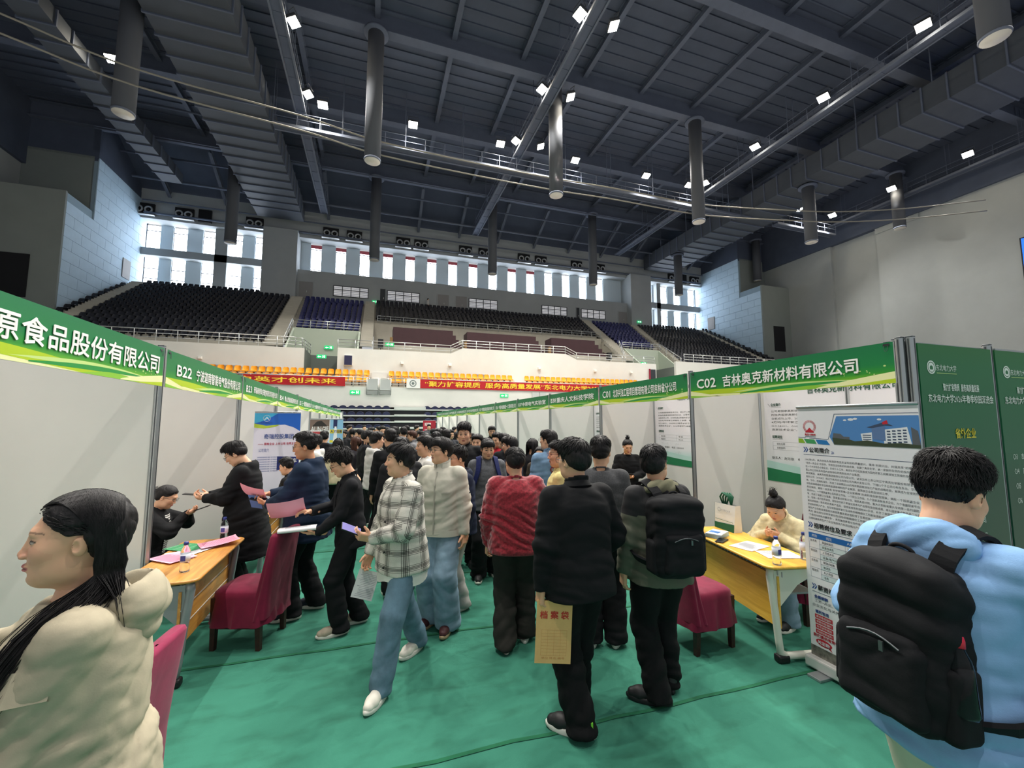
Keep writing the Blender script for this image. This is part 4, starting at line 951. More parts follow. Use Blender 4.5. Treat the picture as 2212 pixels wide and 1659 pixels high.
    for k, (a, b_) in enumerate((('提供食宿福利', '五险一金，意外险，商业保险'), ('带薪休假福利', '免费午餐，通勤班车'), ('年节关怀福利', '员工体检，节日慰问金'), ('科技创新福利', '人才公寓，科研奖励'))):
        zz = T - 1.615 - .037 * k; q.rect(.045, zz, .175, zz + .03, red, .001); q.text(a, .055, .165, zz + .006, zz + .024, wht, .002, .006); q.text(b_, .195, .195 + .024 * len(b_), zz - .012, zz + .01, txt, .001)
    q.text('我们提供有竞争力的薪酬待遇', .025, .37, T - 1.755, T - 1.73, red, .001, .012)
    q.poly([(.1 + .06 * math.cos(a), T - 1.785 + .026 * math.sin(a)) for a in np.linspace(0, 2 * PI, 17)[:-1]], red, .001); q.poly([(.12, T - 1.80), (.16, T - 1.822), (.145, T - 1.795)], red, .001); q.text('关注我!', .055, .145, T - 1.799, T - 1.773, wht, .002, .014)
M_case = mat('banner_case', '#dfdfdc', .35, metal=.3)
M_phot = mat('banner_photo_strip', '#6d6a62', .5, var=.8, scale=26)
r_ = pullup(3.28, 2.5, -PI / 2, .8, 2.0, 'tall pull-up banner with red sun logo and building photograph', draw_main, M_case)
MB().span((0, -.0075, .1), (.8, -.0045, .175)).build('photo_strip', M_phot, r_); 
def draw_car(q, W, H_):
    b1 = mat('car_blue', '#1b63c9', .4); b2 = mat('car_cyan', '#3fb2e0', .4); g1 = mat('car_green', '#b9cf3c', .4); nv = mat('car_text', '#2f4f9c', .5); rd = mat('car_red', '#c4234d', .5); wt = mat('car_white', '#f4f6fb', .4); dk = mat('car_navy', '#1c2a70', .4)
    q.poly([(0, H_ - .02), (W, H_ - .02), (W, H_ - .34), (W * .85, H_ - .27), (W * .65, H_ - .22), (W * .4, H_ - .235), (W * .2, H_ - .26), (0, H_ - .2)], b1, .001); q.poly([(0, H_ - .02), (W * .5, H_ - .02), (W * .25, H_ - .14), (0, H_ - .2)], b2, .0014)
    q.poly([(0, H_ - .2), (W * .25, H_ - .24), (W * .55, H_ - .22), (W * .45, H_ - .26), (W * .2, H_ - .29), (0, H_ - .27)], g1, .0016)
    for s in (1, -1): q.ring(W * .26, H_ - .11, .05, .058, wt, .003)
    q.poly([(W * .26 - .04, H_ - .135), (W * .26, H_ - .085), (W * .26 + .04, H_ - .135), (W * .26 + .025, H_ - .135), (W * .26, H_ - .105), (W * .26 - .025, H_ - .135)], wt, .003)
    q.text('CHERY', W * .13, W * .38, H_ - .2, H_ - .175, nv, .003, .01)
    q.text('奇瑞控股集团', W * .22, W * .86, H_ - .47, H_ - .385, nv, .002, .012); q.text('—— 国有企业 上市公司 世界五百强', W * .1, W * .98, H_ - .58, H_ - .535, rd, .002, .012)
    q.text('公司简介', W * .12, W * .34, H_ - .7, H_ - .64, nv, .002); z = H_ - .78
    for k in range(7): q.text('奇瑞控股集团是国有控股企业集团，成立于安徽省芜湖市，', W * .1, W * .55, z - .022, z, nv, .002); z -= .04
    q.poly([(W * .52, H_ - .78), (W, H_ - .8), (W, H_ - 1.02), (W * .52, H_ - 1.02)], dk, .002); q.text('奇瑞汽车', W * .58, W * .95, H_ - .9, H_ - .82, wt, .003, .01)
c_ = pullup(-1.97, 8.35, .12, .72, 2.06, 'pull-up banner with blue and green waves and oval car logo', draw_car, M_case, sheet_m=mat('banner_lilac', '#e4dff0', .45))
def draw_two(q, W, H_):
    k0 = mat('two_dark', '#2b2523', .5); wt = mat('two_white', '#f2f2f2', .4); ye = mat('two_yellow', '#e8d63a', .4); b0 = mat('two_sky', '#8fc3e6', .4); nv = mat('two_navy', '#1d2a5c', .4); rd = mat('two_red', '#b03a3f', .4); bl = mat('two_blue', '#2a5fa8', .4)
    q.rect(0, H_ - .42, W * .58, H_ - .02, wt, .001); q.rect(0, H_ - .3, W * .58, H_ - .02, mat('two_brown', '#7a655c', .5), .0012)
    q.poly([(W * .08, H_ - .18), (W * .2, H_ - .07), (W * .34, H_ - .05), (W * .5, H_ - .17), (W * .5, H_ - .19), (W * .08, H_ - .2)], k0, .002)
    q.text('AUNGIE', W * .03, W * .56, H_ - .33, H_ - .2, wt, .003, .014); q.rect(W * .02, H_ - .4, W * .56, H_ - .33, rd, .0014); q.text('校园招聘 2026 等你来加入', W * .04, W * .5, H_ - .46, H_ - .43, nv, .002)
    q.rect(W * .6, .4, W, H_ - .02, b0, .001); q.rect(W * .7, H_ - .24, W * .82, H_ - .02, nv, .002); q.poly([(W * .7, H_ - .6), (W * .74, H_ - .2), (W * .8, H_ - .2), (W * .84, H_ - .6)], wt, .003)
    q.rect(W * .6, H_ - .38, W * .98, H_ - .28, ye, .002); q.text('人才招募', W * .62, W * .97, H_ - .37, H_ - .29, nv, .004, .01); q.rect(W * .6, H_ - .62, W * .72, H_ - .56, ye, .002); q.rect(W * .86, H_ - .62, W * .98, H_ - .56, ye, .002)
    q.poly([(0, H_ - .5), (W * .58, H_ - .46), (W * .58, H_ - .5), (0, H_ - .56)], bl, .002); q.rect(0, .3, W * .6, H_ - .56, mat('two_pale', '#c6dcf0', .4), .0012)
    for k in range(5): q.text('岗位职责与要求说明专业学历', W * .05, W * .5, H_ - .7 - k * .06, H_ - .67 - k * .06, bl, .002)
pullup(-1.56, 12.0, 0.0, .8, 1.97, 'pull-up banner with dark title picture and blue tower half', draw_two, M_case)
def draw_red(q, W, H_): 
    wt = mat('two_white', '#f2f2f2', .4); q.text('招聘', .1, .5, H_ - .35, H_ - .15, wt, .002, .01)
    for k in range(5): q.text('诚聘英才岗位', .1, .6, H_ - .6 - .1 * k, H_ - .55 - .1 * k, wt, .002)
pullup(3.0, 27.0, 0.0, .8, 2.0, 'small red pull-up banner at the far end of the aisle', draw_red, M_case, sheet_m=mat('banner_red', '#a31f33', .5))
# ================================================================== FURNITURE AND SMALL THINGS
def wood_mat(name, c0, c1, sc=3.0):
    if name in _mats: return _mats[name]
    m_, nt_, b_ = nodes(name); tc_ = N(nt_, 'ShaderNodeTexCoord'); mp_ = N(nt_, 'ShaderNodeMapping'); mp_.inputs['Scale'].default_value = (1.2, 14, 14); nt_.links.new(tc_.outputs['Object'], mp_.inputs[0])
    nz_ = N(nt_, 'ShaderNodeTexNoise', i_Scale=sc, i_Detail=6.0, i_Distortion=.6); nt_.links.new(mp_.outputs[0], nz_.inputs['Vector'])
    cr = N(nt_, 'ShaderNodeValToRGB'); cr.color_ramp.elements[0].position = .35; cr.color_ramp.elements[0].color = lin(c0); cr.color_ramp.elements[1].position = .65; cr.color_ramp.elements[1].color = lin(c1)
    nt_.links.new(nz_.outputs['Fac'], cr.inputs[0]); nt_.links.new(cr.outputs[0], b_.inputs['Base Color']); b_.inputs['Roughness'].default_value = .4
    _mats[name] = m_; return m_
M_wl = wood_mat('table_wood_orange', '#b97c38', '#cf9548'); M_wr = wood_mat('table_wood_yellow', '#dba63a', '#ecba4b')  # yellow one: stronger light on that table is put into the wood colour
M_leg = mat('table_leg_cream', '#dcdccf', .4); M_legg = mat('table_leg_grey', '#8d9094', .4, metal=.3)
def table(x, y, rz, L, D, wood, legm, label, grooves, base_dark=True):
    """front (aisle side) faces local -y; local x along the table"""
    t = empty('training_table', (x, y, 0), rz, label, 'table'); H_ = .75
    pts = []; r = .06
    for cx, cy, a0 in ((L / 2 - r, -D / 2 + r, -90), (L / 2 - r, D / 2 - r, 0), (-L / 2 + r, D / 2 - r, 90), (-L / 2 + r, -D / 2 + r, 180)):
        for k in range(6): a = math.radians(a0 + 18 * k); pts.append((cx + r * math.cos(a), cy + r * math.sin(a), H_ - .025))
    tp = MB().poly(pts, (0, 0, .025)).build('table_top', wood, t)
    MB().tube([(p[0] * 1.0, p[1], H_ - .0125) for p in pts], .0128, 6, closed=True).build('edge_band', wood, tp)
    pn = MB().span((-L / 2 + .05, -D / 2 + .10, .26), (L / 2 - .05, -D / 2 + .118, .655)).build('modesty_panel', wood, t)
    if grooves:
        for z in (.39, .52): MB().span((-L / 2 + .05, -D / 2 + .097, z), (L / 2 - .05, -D / 2 + .101, z + .006)).build('white_groove', M_white, pn)
    br = MB().span((-L / 2 + .06, -D / 2 + .105, .66), (L / 2 - .06, -D / 2 + .115, .715)).build('slotted_rail', M_slot, t)
    sm_ = MB().span((-.004, 0, -.02), (.004, .006, .02), ).mesh('slat', M_alu)
    for k in range(int(L / .045)): obj('slat', sm_, br, (-L / 2 + .08 + k * .045, -D / 2 + .1, .687))
    MB().span((-L / 2 + .08, -.14, .5), (L / 2 - .08, .2, .515)).build('under_shelf', M_legg, t)
    for s in (-1, 1):
        lx = s * (L / 2 - .07)
        lg = MB().tube([(lx, -D / 2 + .06, .725), (lx, -D / 2 + .05, .66), (lx, -D / 2 + .08, .4), (lx, -D / 2 + .1, .16), (lx, -D / 2 + .11, .075), (lx, -D / 2 + .16, .045), (lx, 0, .045), (lx, D / 2 - .06, .045)], .028, 10).build('leg', legm, t)
        MB().poly([(lx - .012, -D / 2 + .08, .70), (lx - .012, D / 2 - .05, .70), (lx - .012, D / 2 - .06, .66), (lx - .012, -D / 2 + .28, .58), (lx - .012, -D / 2 + .12, .42), (lx - .012, -D / 2 + .075, .44)], (.024, 0, 0)).build('bracket', legm, lg)
        MB().box((lx, -D / 2 + .12, .03), (.07, .1, .06), bev=.015).build('end_cap', M_black, lg); MB().box((lx, D / 2 - .06, .03), (.06, .08, .06), bev=.015).build('end_cap', M_black, lg)
    return t
TL = table(-1.43, 4.28, PI / 2, 1.2, .5, M_wl, M_legg, 'orange wooden training table at the start of booth B22', True)
TR = table(3.35, 3.14, -PI / 2 - .2, 1.25, .5, M_wr, M_leg, 'yellow training table with cream legs in front of booth C02', False)
table(-1.40, 6.42, PI / 2, 1.2, .5, M_wl, M_legg, 'orange training table half hidden behind the person in long black coat', True)
table(3.35, 5.62, -PI / 2, 1.2, .5, M_wr, M_leg, 'training table in front of booth C01 behind the backpack', False)
# chairs under maroon covers
def velvet(name, c):
    if name in _mats: return _mats[name]
    m_ = mat(name, c, .75, spec=.25, var=.22, scale=5, bump=.35, bscale=9, sheen=.12); return m_
M_vel = velvet('maroon_velvet', '#741334'); M_vel2 = velvet('magenta_velvet', '#7d0f3c'); M_cleg = wood_mat('chair_leg_wood', '#2a1210', '#3b1b16')
def chair(x, y, rz, label, vel=None, h=.93):
    """facing local -y"""
    vel = vel or M_vel
    c = empty('covered_chair', (x, y, 0), rz, label, 'chair')
    for sx in (-1, 1):
        for yy, top in ((-.19, .42), (.19, .42)):
            MB().raw(*box_taper((sx * .185, yy, 0), (sx * .185, yy - (.0 if yy < 0 else .02), top), .018, .026)).build('leg', M_cleg, c)
    for sx in (-1, 1): MB().span((sx * .185 - .012, -.19, .17), (sx * .185 + .012, .19, .2)).build('stretcher', M_cleg, c)
    # seat cover: rounded top with a folded skirt
    def ring(z, w_, d_, fold, ph, rr=.05):
        P = []; n = 64
        for k in range(n):
            a = 2 * PI * k / n; ca, sa = math.cos(a), math.sin(a); e = 5
            s_ = (abs(ca) ** e + abs(sa) ** e) ** (-1 / e); f = 1 + fold * math.sin(a * 11 + ph) + fold * .6 * math.sin(a * 19 + 1.3 * ph)
            P.append((ca * s_ * w_ * f, sa * s_ * d_ * f - .0, z))
        return P + [P[0]]
    mb = MB(); rows = [ring(.488, .0001, .0001, 0, 0), ring(.49, .14, .14, 0, 0), ring(.482, .2, .2, 0, 0), ring(.462, .222, .222, .002, 0), ring(.42, .226, .228, .006, .3), ring(.34, .234, .236, .018, .5), ring(.25, .245, .247, .028, .9), ring(.2, .25, .252, .034, 1.1)]
    mb.grid(rows); mb.build('seat_cover', vel, c)
    # back cover, leaning back a little, flaring at the hem
    def bring(z, w_, d_, fold, ph):
        P = []; n = 48; yc = .2 + (z - .45) * .16
        for k in range(n):
            a = 2 * PI * k / n; ca, sa = math.cos(a), math.sin(a); e = 6; s_ = (abs(ca) ** e + abs(sa) ** e) ** (-1 / e); f = 1 + fold * math.sin(a * 7 + ph)
            P.append((ca * s_ * w_ * f, yc + sa * s_ * d_ * f, z))
        return P + [P[0]]
    mb = MB(); mb.grid([bring(z, w_, d_, f, p)[::-1] for z, w_, d_, f, p in ((h, .01, .004, 0, 0), (h, .195, .028, 0, 0), (h - .02, .208, .036, 0, 0), (.75, .212, .04, .01, 0), (.6, .214, .045, .02, .4), (.45, .22, .052, .03, .8), (.3, .23, .07, .05, 1.2), (.25, .235, .075, .06, 1.3))][::-1]); mb.build('back_cover', vel, c)
    return c
def box_taper(a, b_, r0, r1):
    V = [(a[0] + sx * r0, a[1] + sy * r0, a[2]) for sy in (-1, 1) for sx in (-1, 1)] + [(b_[0] + sx * r1, b_[1] + sy * r1, b_[2]) for sy in (-1, 1) for sx in (-1, 1)]
    return V, [(0, 2, 3, 1), (4, 5, 7, 6), (0, 1, 5, 4), (2, 6, 7, 3), (0, 4, 6, 2), (1, 3, 7, 5)]
chair(-.97, 4.35, -PI / 2 - .32, 'maroon covered chair pulled up to the orange table')
chair(2.72, 3.1, PI / 2 + .05, 'maroon covered chair in front of the yellow table')
chair(-1.15, 2.36, -PI / 2 - .1, 'bright crimson covered chair behind the woman in cream coat', M_vel2, .9)
chair(3.62, 4.66, PI / 2, 'maroon covered chair mostly hidden behind the black backpack')
chair(4.08, 3.15, -PI / 2 - .1, 'maroon covered chair under the woman at the yellow table')
chair(-2.2, 5.3, PI / 2, 'maroon covered chair under the seated woman in booth B22')
# water bottles
M_pet = glass_mat('clear_bottle_plastic', '#f2f7fa', .05); M_capb = mat('bottle_cap_blue', '#2a3a86', .4); M_lab = mat('bottle_label', '#dfe0ec', .5); M_labb = mat('bottle_label_blue', '#3b3f8f', .5)
def bottle(x, y, z, label):
    b_ = empty('water_bottle', (x, y, z), 0, label, 'bottle')
    MB().lathe([(.026, 0), (.032, .006), (.032, .05), (.029, .06), (.032, .07), (.032, .14), (.030, .155), (.024, .175), (.014, .19), (.013, .2)], n=18).build('body', M_pet, b_)
    MB().lathe([(.016, .197), (.016, .216), (.014, .22)], n=16).build('cap', M_capb, b_)
    lb = MB().lathe([(.0327, .075), (.0327, .135)], n=18).build('label_band', M_lab, b_); MB().span((-.02, -.034, .085), (.012, -.0325, .125)).build('label_mark', M_labb, lb)
bottle(-1.33, 3.9, .75, 'clear water bottle at the near end of the orange table')
bottle(-1.33, 4.78, .75, 'clear water bottle at the far end of the orange table')
bottle(3.09, 2.6, .75, 'clear water bottle with blue cap near the yellow table edge')
bottle(3.42, 2.62, .75, 'clear water bottle with blue cap partly behind the tall banner')
# papers
M_pink = mat('pink_paper', '#f4a9c0', .7); M_pwhite = mat('white_paper', '#eeeef0', .7); M_ptext = mat('print_grey', '#8c8f98', .8); M_pred = mat('print_rose', '#c85f86', .8); M_pgr = mat('paper_green_edge', '#2c8a55', .6)
def sheet(x, y, z, rz, w_, h_, m_, label, lines=10, lm=None, curl=0.0, tilt=None):
    """paper lying on a table (local x-y), printed lines on top"""
    s = empty('paper_sheet', (x, y, z), rz, label, 'paper')
    if tilt: s.rotation_euler = tilt
    g = [[(-w_ / 2 + w_ * i / 8, -h_ / 2 + h_ * j / 8, curl * ((i / 8 - .5) ** 2 + (j / 8) ** 2)) for i in range(9)] for j in range(9)]
    MB().grid(g).build('sheet', m_, s)
    q = MB(); rnd = random.Random(int(x * 100 + y * 37))
    lines = int(lines * 1.7)
    for k in range(lines):
        yy = h_ * (.42 - .84 * k / lines); L = rnd.uniform(.55, .85) * w_; zz = lambda u: curl * ((u / w_) ** 2 + (yy / h_ + .5) ** 2) + .0012
        us = [-w_ * .42 + L * t / 4 for t in range(5)]
        q.grid([[(u, yy - h_ * .005, zz(u)) for u in us], [(u, yy + h_ * .005, zz(u)) for u in us]])
    q.build('print_lines', lm or M_ptext, s); return s
sheet(-1.53, 4.35, .754, .3, .21, .297, M_pwhite, 'white printed sheet on the orange table near the seated woman', 14)
sheet(-1.45, 4.52, .757, -.5, .21, .297, M_pwhite, 'white form with pen notes in the middle of the orange table', 12)
sheet(-1.56, 4.6, .760, 1.0, .21, .297, M_pgr, 'green folder among the papers on the orange table', 2, M_pwhite)
sheet(-1.32, 4.62, .764, -1.1, .21, .297, M_pink, 'pink printed sheet overhanging the orange table edge', 14, M_pred, .03)
sheet(-1.55, 4.28, .763, .9, .21, .297, M_pink, 'pink printed sheet under the white ones on the orange table', 14, M_pred)
sheet(3.3, 3.05, .754, -1.35, .21, .297, M_pwhite, 'white list sheet in front of the woman at the yellow table', 14)
sheet(3.33, 2.78, .754, -1.9, .21, .297, M_pwhite, 'white form under the bottle on the yellow table', 10)
bk = empty('leaflet_stack', (3.28, 3.42, .75), -1.2, 'stack of pale blue leaflets on the yellow table', 'leaflets')
for k in range(5): MB().box((.004 * k, -.003 * k, .005 + .009 * k), (.145, .21, .008), rz=.05 * k - .1).build('leaflet', mat('leaflet_blue', '#a9cdea', .5) if k < 4 else mat('leaflet_top', '#d5e6f5', .5), bk)
sq = MB().box((0, -.03, .047), (.09, .06, .002)).build('title_block', mat('leaflet_mark', '#3f78bf', .5), bk)
ph = empty('dark_phone', (3.19, 3.26, .752), -1.1, 'dark phone lying beside the leaflet stack', 'phone'); MB().box((0, 0, .005), (.075, .16, .009), bev=.004).build('case', M_black, ph); MB().box((0, 0, .0098), (.068, .15, .0008)).build('screen', mat('phone_glass', '#0b0d12', .1), ph)
# tote bag with green handles
tb = empty('tote_bag', (3.6, 3.58, .75), -PI / 2 - .1, 'white and green tote bag with round emblem on the yellow table', 'bag')
M_tw = mat('tote_white', '#e2e2df', .7, var=.04, scale=9, bump=.2); M_tg = mat('tote_green', '#0f5b3f', .7, bump=.2, scale=20)
MB().raw([(-.14, -.05, 0), (.14, -.05, 0), (.14, .05, 0), (-.14, .05, 0), (-.15, -.035, .26), (.15, -.03, .27), (.15, .03, .27), (-.15, .035, .26)], [(0, 1, 5, 4), (2, 3, 7, 6), (1, 2, 6, 5), (3, 0, 4, 7), (0, 3, 2, 1)]).build('body', M_tw, tb)
MB().raw([(-.142, -.053, 0), (.142, -.053, 0), (.145, -.049, .08), (-.145, -.05, .06)], [(0, 1, 2, 3)]).build('green_foot', M_tg, tb); MB().raw([(-.143, .05, 0), (-.143, -.05, 0), (-.153, -.035, .26), (-.153, .035, .26)], [(0, 1, 2, 3), (3, 2, 1, 0)]).build('green_gusset', M_tg, tb)
q = Sheet(); q.ring(-.07, .2, .018, .023, M_ptext, .047, 16); q.text('东北电力大学', -.04, .09, .188, .212, M_ptext, .046); q.rect(-.13, .095, .13, .099, M_tg, .05); q.build('print', tb)
for s in range(4): MB().tube([(-.07 + .02 * s, .0, .26), (-.08 + .03 * s, -.02 + .01 * s, .33), (-.03 + .02 * s, -.03 + .015 * s, .38), (.04 + .012 * s, -.02 + .01 * s, .35), (.06, 0, .265)], .009, 7).build('handle', M_tg, tb)
# ================================================================== FIGURES: distance fields turned into skins
class Field:
    def __init__(s, lo, hi, h):
        s.h = h; s.lo = np.array(lo, float) - 3 * h
        n = np.ceil((np.array(hi, float) + 3 * h - s.lo) / h).astype(int) + 1
        s.n = n; s.f = np.full(n, 1e2, np.float32)
        s.ax = [(s.lo[i] + h * np.arange(n[i])).astype(np.float32) for i in range(3)]
    def box(s, lo, hi, m):
        sl = []
        for i in range(3):
            a = int(max(0, math.floor((lo[i] - m - s.lo[i]) / s.h))); b = int(min(s.n[i], math.ceil((hi[i] + m - s.lo[i]) / s.h) + 1))
            if b <= a: return None
            sl.append(slice(a, b))
        X = s.ax[0][sl[0]][:, None, None]; Y = s.ax[1][sl[1]][None, :, None]; Z = s.ax[2][sl[2]][None, None, :]
        return tuple(sl), X, Y, Z
    def put(s, fn, lo, hi, k=0.0, mode='u'):
        q = s.box(lo, hi, max(k, 0) + 3 * s.h)
        if q is None: return s
        sl, X, Y, Z = q; d = fn(X, Y, Z); a = s.f[sl]
        if mode == 'u':
            if k > 0: h = np.maximum(k - np.abs(a - d), 0) / k; s.f[sl] = np.minimum(a, d) - h * h * k * .25
            else: s.f[sl] = np.minimum(a, d)
        else:
            d = -d
            if k > 0: h = np.maximum(k - np.abs(a - d), 0) / k; s.f[sl] = np.maximum(a, d) + h * h * k * .25
            else: s.f[sl] = np.maximum(a, d)
        return s
    def cap(s, a, b, ra, rb, k=0.0, mode='u'):
        a = np.array(a, float); b = np.array(b, float); ab = b - a; L2 = max(float(ab @ ab), 1e-9); r = max(ra, rb)
        def fn(X, Y, Z):
            x, y, z = X - a[0], Y - a[1], Z - a[2]
            t = np.clip((x * ab[0] + y * ab[1] + z * ab[2]) / L2, 0, 1)
            return np.sqrt((x - t * ab[0]) ** 2 + (y - t * ab[1]) ** 2 + (z - t * ab[2]) ** 2) - (ra + (rb - ra) * t)
        return s.put(fn, np.minimum(a, b) - r, np.maximum(a, b) + r, k, mode)
    def ell(s, c, r, R=None, k=0.0, mode='u'):
        c = np.array(c, float); m = max(r); lo, hi = (c - m, c + m) if R is not None else (c - np.array(r), c + np.array(r))
        def fn(X, Y, Z):
            x, y, z = X - c[0], Y - c[1], Z - c[2]
            if R is not None: x, y, z = (R[0][0] * x + R[1][0] * y + R[2][0] * z, R[0][1] * x + R[1][1] * y + R[2][1] * z, R[0][2] * x + R[1][2] * y + R[2][2] * z)
            k0 = np.sqrt((x / r[0]) ** 2 + (y / r[1]) ** 2 + (z / r[2]) ** 2); k1 = np.sqrt((x / r[0] ** 2) ** 2 + (y / r[1] ** 2) ** 2 + (z / r[2] ** 2) ** 2) + 1e-6
            return k0 * (k0 - 1) / k1
        return s.put(fn, lo, hi, k, mode)
    def rbox(s, c, hd, r, R=None, k=0.0, mode='u'):
        c = np.array(c, float); m = float(np.linalg.norm(hd)) + r
        def fn(X, Y, Z):
            x, y, z = X - c[0], Y - c[1], Z - c[2]
            if R is not None: x, y, z = (R[0][0] * x + R[1][0] * y + R[2][0] * z, R[0][1] * x + R[1][1] * y + R[2][1] * z, R[0][2] * x + R[1][2] * y + R[2][2] * z)
            qx, qy, qz = np.abs(x) - hd[0], np.abs(y) - hd[1], np.abs(z) - hd[2]
            return np.sqrt(np.maximum(qx, 0) ** 2 + np.maximum(qy, 0) ** 2 + np.maximum(qz, 0) ** 2) + np.minimum(np.maximum(qx, np.maximum(qy, qz)), 0) - r
        return s.put(fn, c - m, c + m, k, mode)
    def loft(s, inv, lo, hi, zs, W, D, Y0, e=2.4, k=0.0, mode='u'):
        """stack of superellipse sections in a tilted frame: inv = (R, p) maps local points into the frame"""
        R, p = inv; zs = np.array(zs, float)
        def fn(X, Y, Z):
            x, y, z = X - p[0], Y - p[1], Z - p[2]
            u = R[0][0] * x + R[0][1] * y + R[0][2] * z; v = R[1][0] * x + R[1][1] * y + R[1][2] * z; w_ = R[2][0] * x + R[2][1] * y + R[2][2] * z
            w_ = w_ + 0 * u
            sh = np.broadcast_shapes(u.shape, v.shape, w_.shape); wf = np.broadcast_to(w_, sh).ravel()
            Wz = np.interp(wf, zs, W).reshape(sh); Dz = np.interp(wf, zs, D).reshape(sh); Yz = np.interp(wf, zs, Y0).reshape(sh)
            q = ((np.abs(u) / Wz) ** e + (np.abs(v - Yz) / Dz) ** e) ** (1 / e)
            d = (q - 1) * np.minimum(Wz, Dz)
            dz = np.maximum(zs[0] - w_, w_ - zs[-1])
            return np.maximum(d, dz)
        return s.put(fn, lo, hi, k, mode)
    def cut(s, fn):
        X = s.ax[0][:, None, None]; Y = s.ax[1][None, :, None]; Z = s.ax[2][None, None, :]
        s.f = np.maximum(s.f, fn(X, Y, Z)).astype(np.float32); return s
    def skin(s):
        f = s.f; m = f < 0
        c = np.zeros(np.array(f.shape) - 1, np.int8)
        for dx in (0, 1):
            for dy in (0, 1):
                for dz in (0, 1): c += m[dx:f.shape[0] - 1 + dx, dy:f.shape[1] - 1 + dy, dz:f.shape[2] - 1 + dz]
        act = (c > 0) & (c < 8); I = np.argwhere(act)
        if len(I) == 0: return np.zeros((0, 3)), np.zeros((0, 4), int)
        idx = np.full(act.shape, -1, np.int32); idx[act] = np.arange(len(I))
        co_ = [(dx, dy, dz) for dx in (0, 1) for dy in (0, 1) for dz in (0, 1)]
        val = {o: f[I[:, 0] + o[0], I[:, 1] + o[1], I[:, 2] + o[2]] for o in co_}
        acc = np.zeros((len(I), 3)); cnt = np.zeros(len(I))
        for o in co_:
            for ax in range(3):
                if o[ax]: continue
                o2 = list(o); o2[ax] = 1; o2 = tuple(o2); a, b = val[o], val[o2]
                x = (a < 0) != (b < 0); t = np.where(x, a / np.where(x, a - b, 1), 0)
                for j in range(3): acc[:, j] += np.where(x, o[j] + (t if j == ax else 0), 0)
                cnt += x
        V = s.lo + (I + acc / cnt[:, None]) * s.h
        Q = []
        for ax in range(3):
            a1, a2 = (ax + 1) % 3, (ax + 2) % 3
            lo_ = [slice(None)] * 3; hi_ = [slice(None)] * 3; lo_[ax] = slice(0, -1); hi_[ax] = slice(1, None)
            ma, mb = m[tuple(lo_)], m[tuple(hi_)]; E = np.argwhere(ma != mb)
            E = E[(E[:, a1] > 0) & (E[:, a2] > 0) & (E[:, a1] < f.shape[a1] - 1) & (E[:, a2] < f.shape[a2] - 1)]
            if len(E) == 0: continue
            def g(d1, d2): e = E.copy(); e[:, a1] -= d1; e[:, a2] -= d2; return idx[e[:, 0], e[:, 1], e[:, 2]]
            q = np.stack([g(1, 1), g(0, 1), g(0, 0), g(1, 0)], 1)
            inside = ma[E[:, 0], E[:, 1], E[:, 2]]
            q[~inside] = q[~inside][:, ::-1]; Q.append(q)
        return V, np.concatenate(Q)
def vnormals(V, Q):
    a, b, c, d = (V[Q[:, i]] for i in range(4)); n = np.cross(c - a, d - b); o = np.zeros_like(V)
    for i in range(4): np.add.at(o, Q[:, i], n)
    return o / (np.linalg.norm(o, axis=1)[:, None] + 1e-12)
def relax(V, Q, it=1, f=.5):
    for _ in range(it):
        s_ = np.zeros_like(V); c = np.zeros(len(V))
        for i in range(4):
            for j in (1, 3): np.add.at(s_, Q[:, i], V[Q[:, (i + j) % 4]]); np.add.at(c, Q[:, i], 1)
        V = V + f * (s_ / np.maximum(c, 1)[:, None] - V)
    return V
def wrinkle(V, seed, fr=18.0, amp=.006, stretch=(1, 1, 1)):
    """long folds with tight valleys: warped ridges along two crossing directions"""
    r = np.random.RandomState(seed); P = V * np.array(stretch)
    wx = sum(np.sin(P @ (r.randn(3) * fr * .22) + r.rand() * 6) for _ in range(3)) * .9
    mk = .5 + .5 * np.sin(P @ (r.randn(3) * fr * .28) + wx + r.rand() * 6); o = np.zeros(len(V))
    for mdir, wgt in (((.25, .2, 1.0), mk), ((.9, .5, .55) if r.rand() < .5 else (-.8, .6, .6), 1 - mk)):
        for i in range(3):
            d = unit(np.array(mdir) + .22 * r.randn(3)); ph = P @ (d * fr * (.7 + .5 * i)) + wx * .8 + r.rand() * 6
            o += wgt * (np.abs(np.sin(ph)) ** .8 * 2 - 1.35) / (1 + .9 * i)
    return o * amp
def rotm(ax, a):
    c, s = math.cos(a), math.sin(a)
    return np.array([[1, 0, 0], [0, c, -s], [0, s, c]]) if ax == 'x' else np.array([[c, 0, s], [0, 1, 0], [-s, 0, c]]) if ax == 'y' else np.array([[c, -s, 0], [s, c, 0], [0, 0, 1]])
def unit(v): v = np.array(v, float); return v / (np.linalg.norm(v) + 1e-12)
def ik(a, c, l1, l2, pole):
    a = np.array(a, float); c = np.array(c, float); d = c - a; L = np.linalg.norm(d)
    if L > (l1 + l2) * .995: c = a + d * ((l1 + l2) * .995 / L); d = c - a; L = np.linalg.norm(d)
    u = d / L; x = (l1 * l1 - l2 * l2 + L * L) / (2 * L); h = math.sqrt(max(l1 * l1 - x * x, 0))
    p = np.array(pole, float); p = unit(p - u * (p @ u))
    return a + u * x + p * h, c

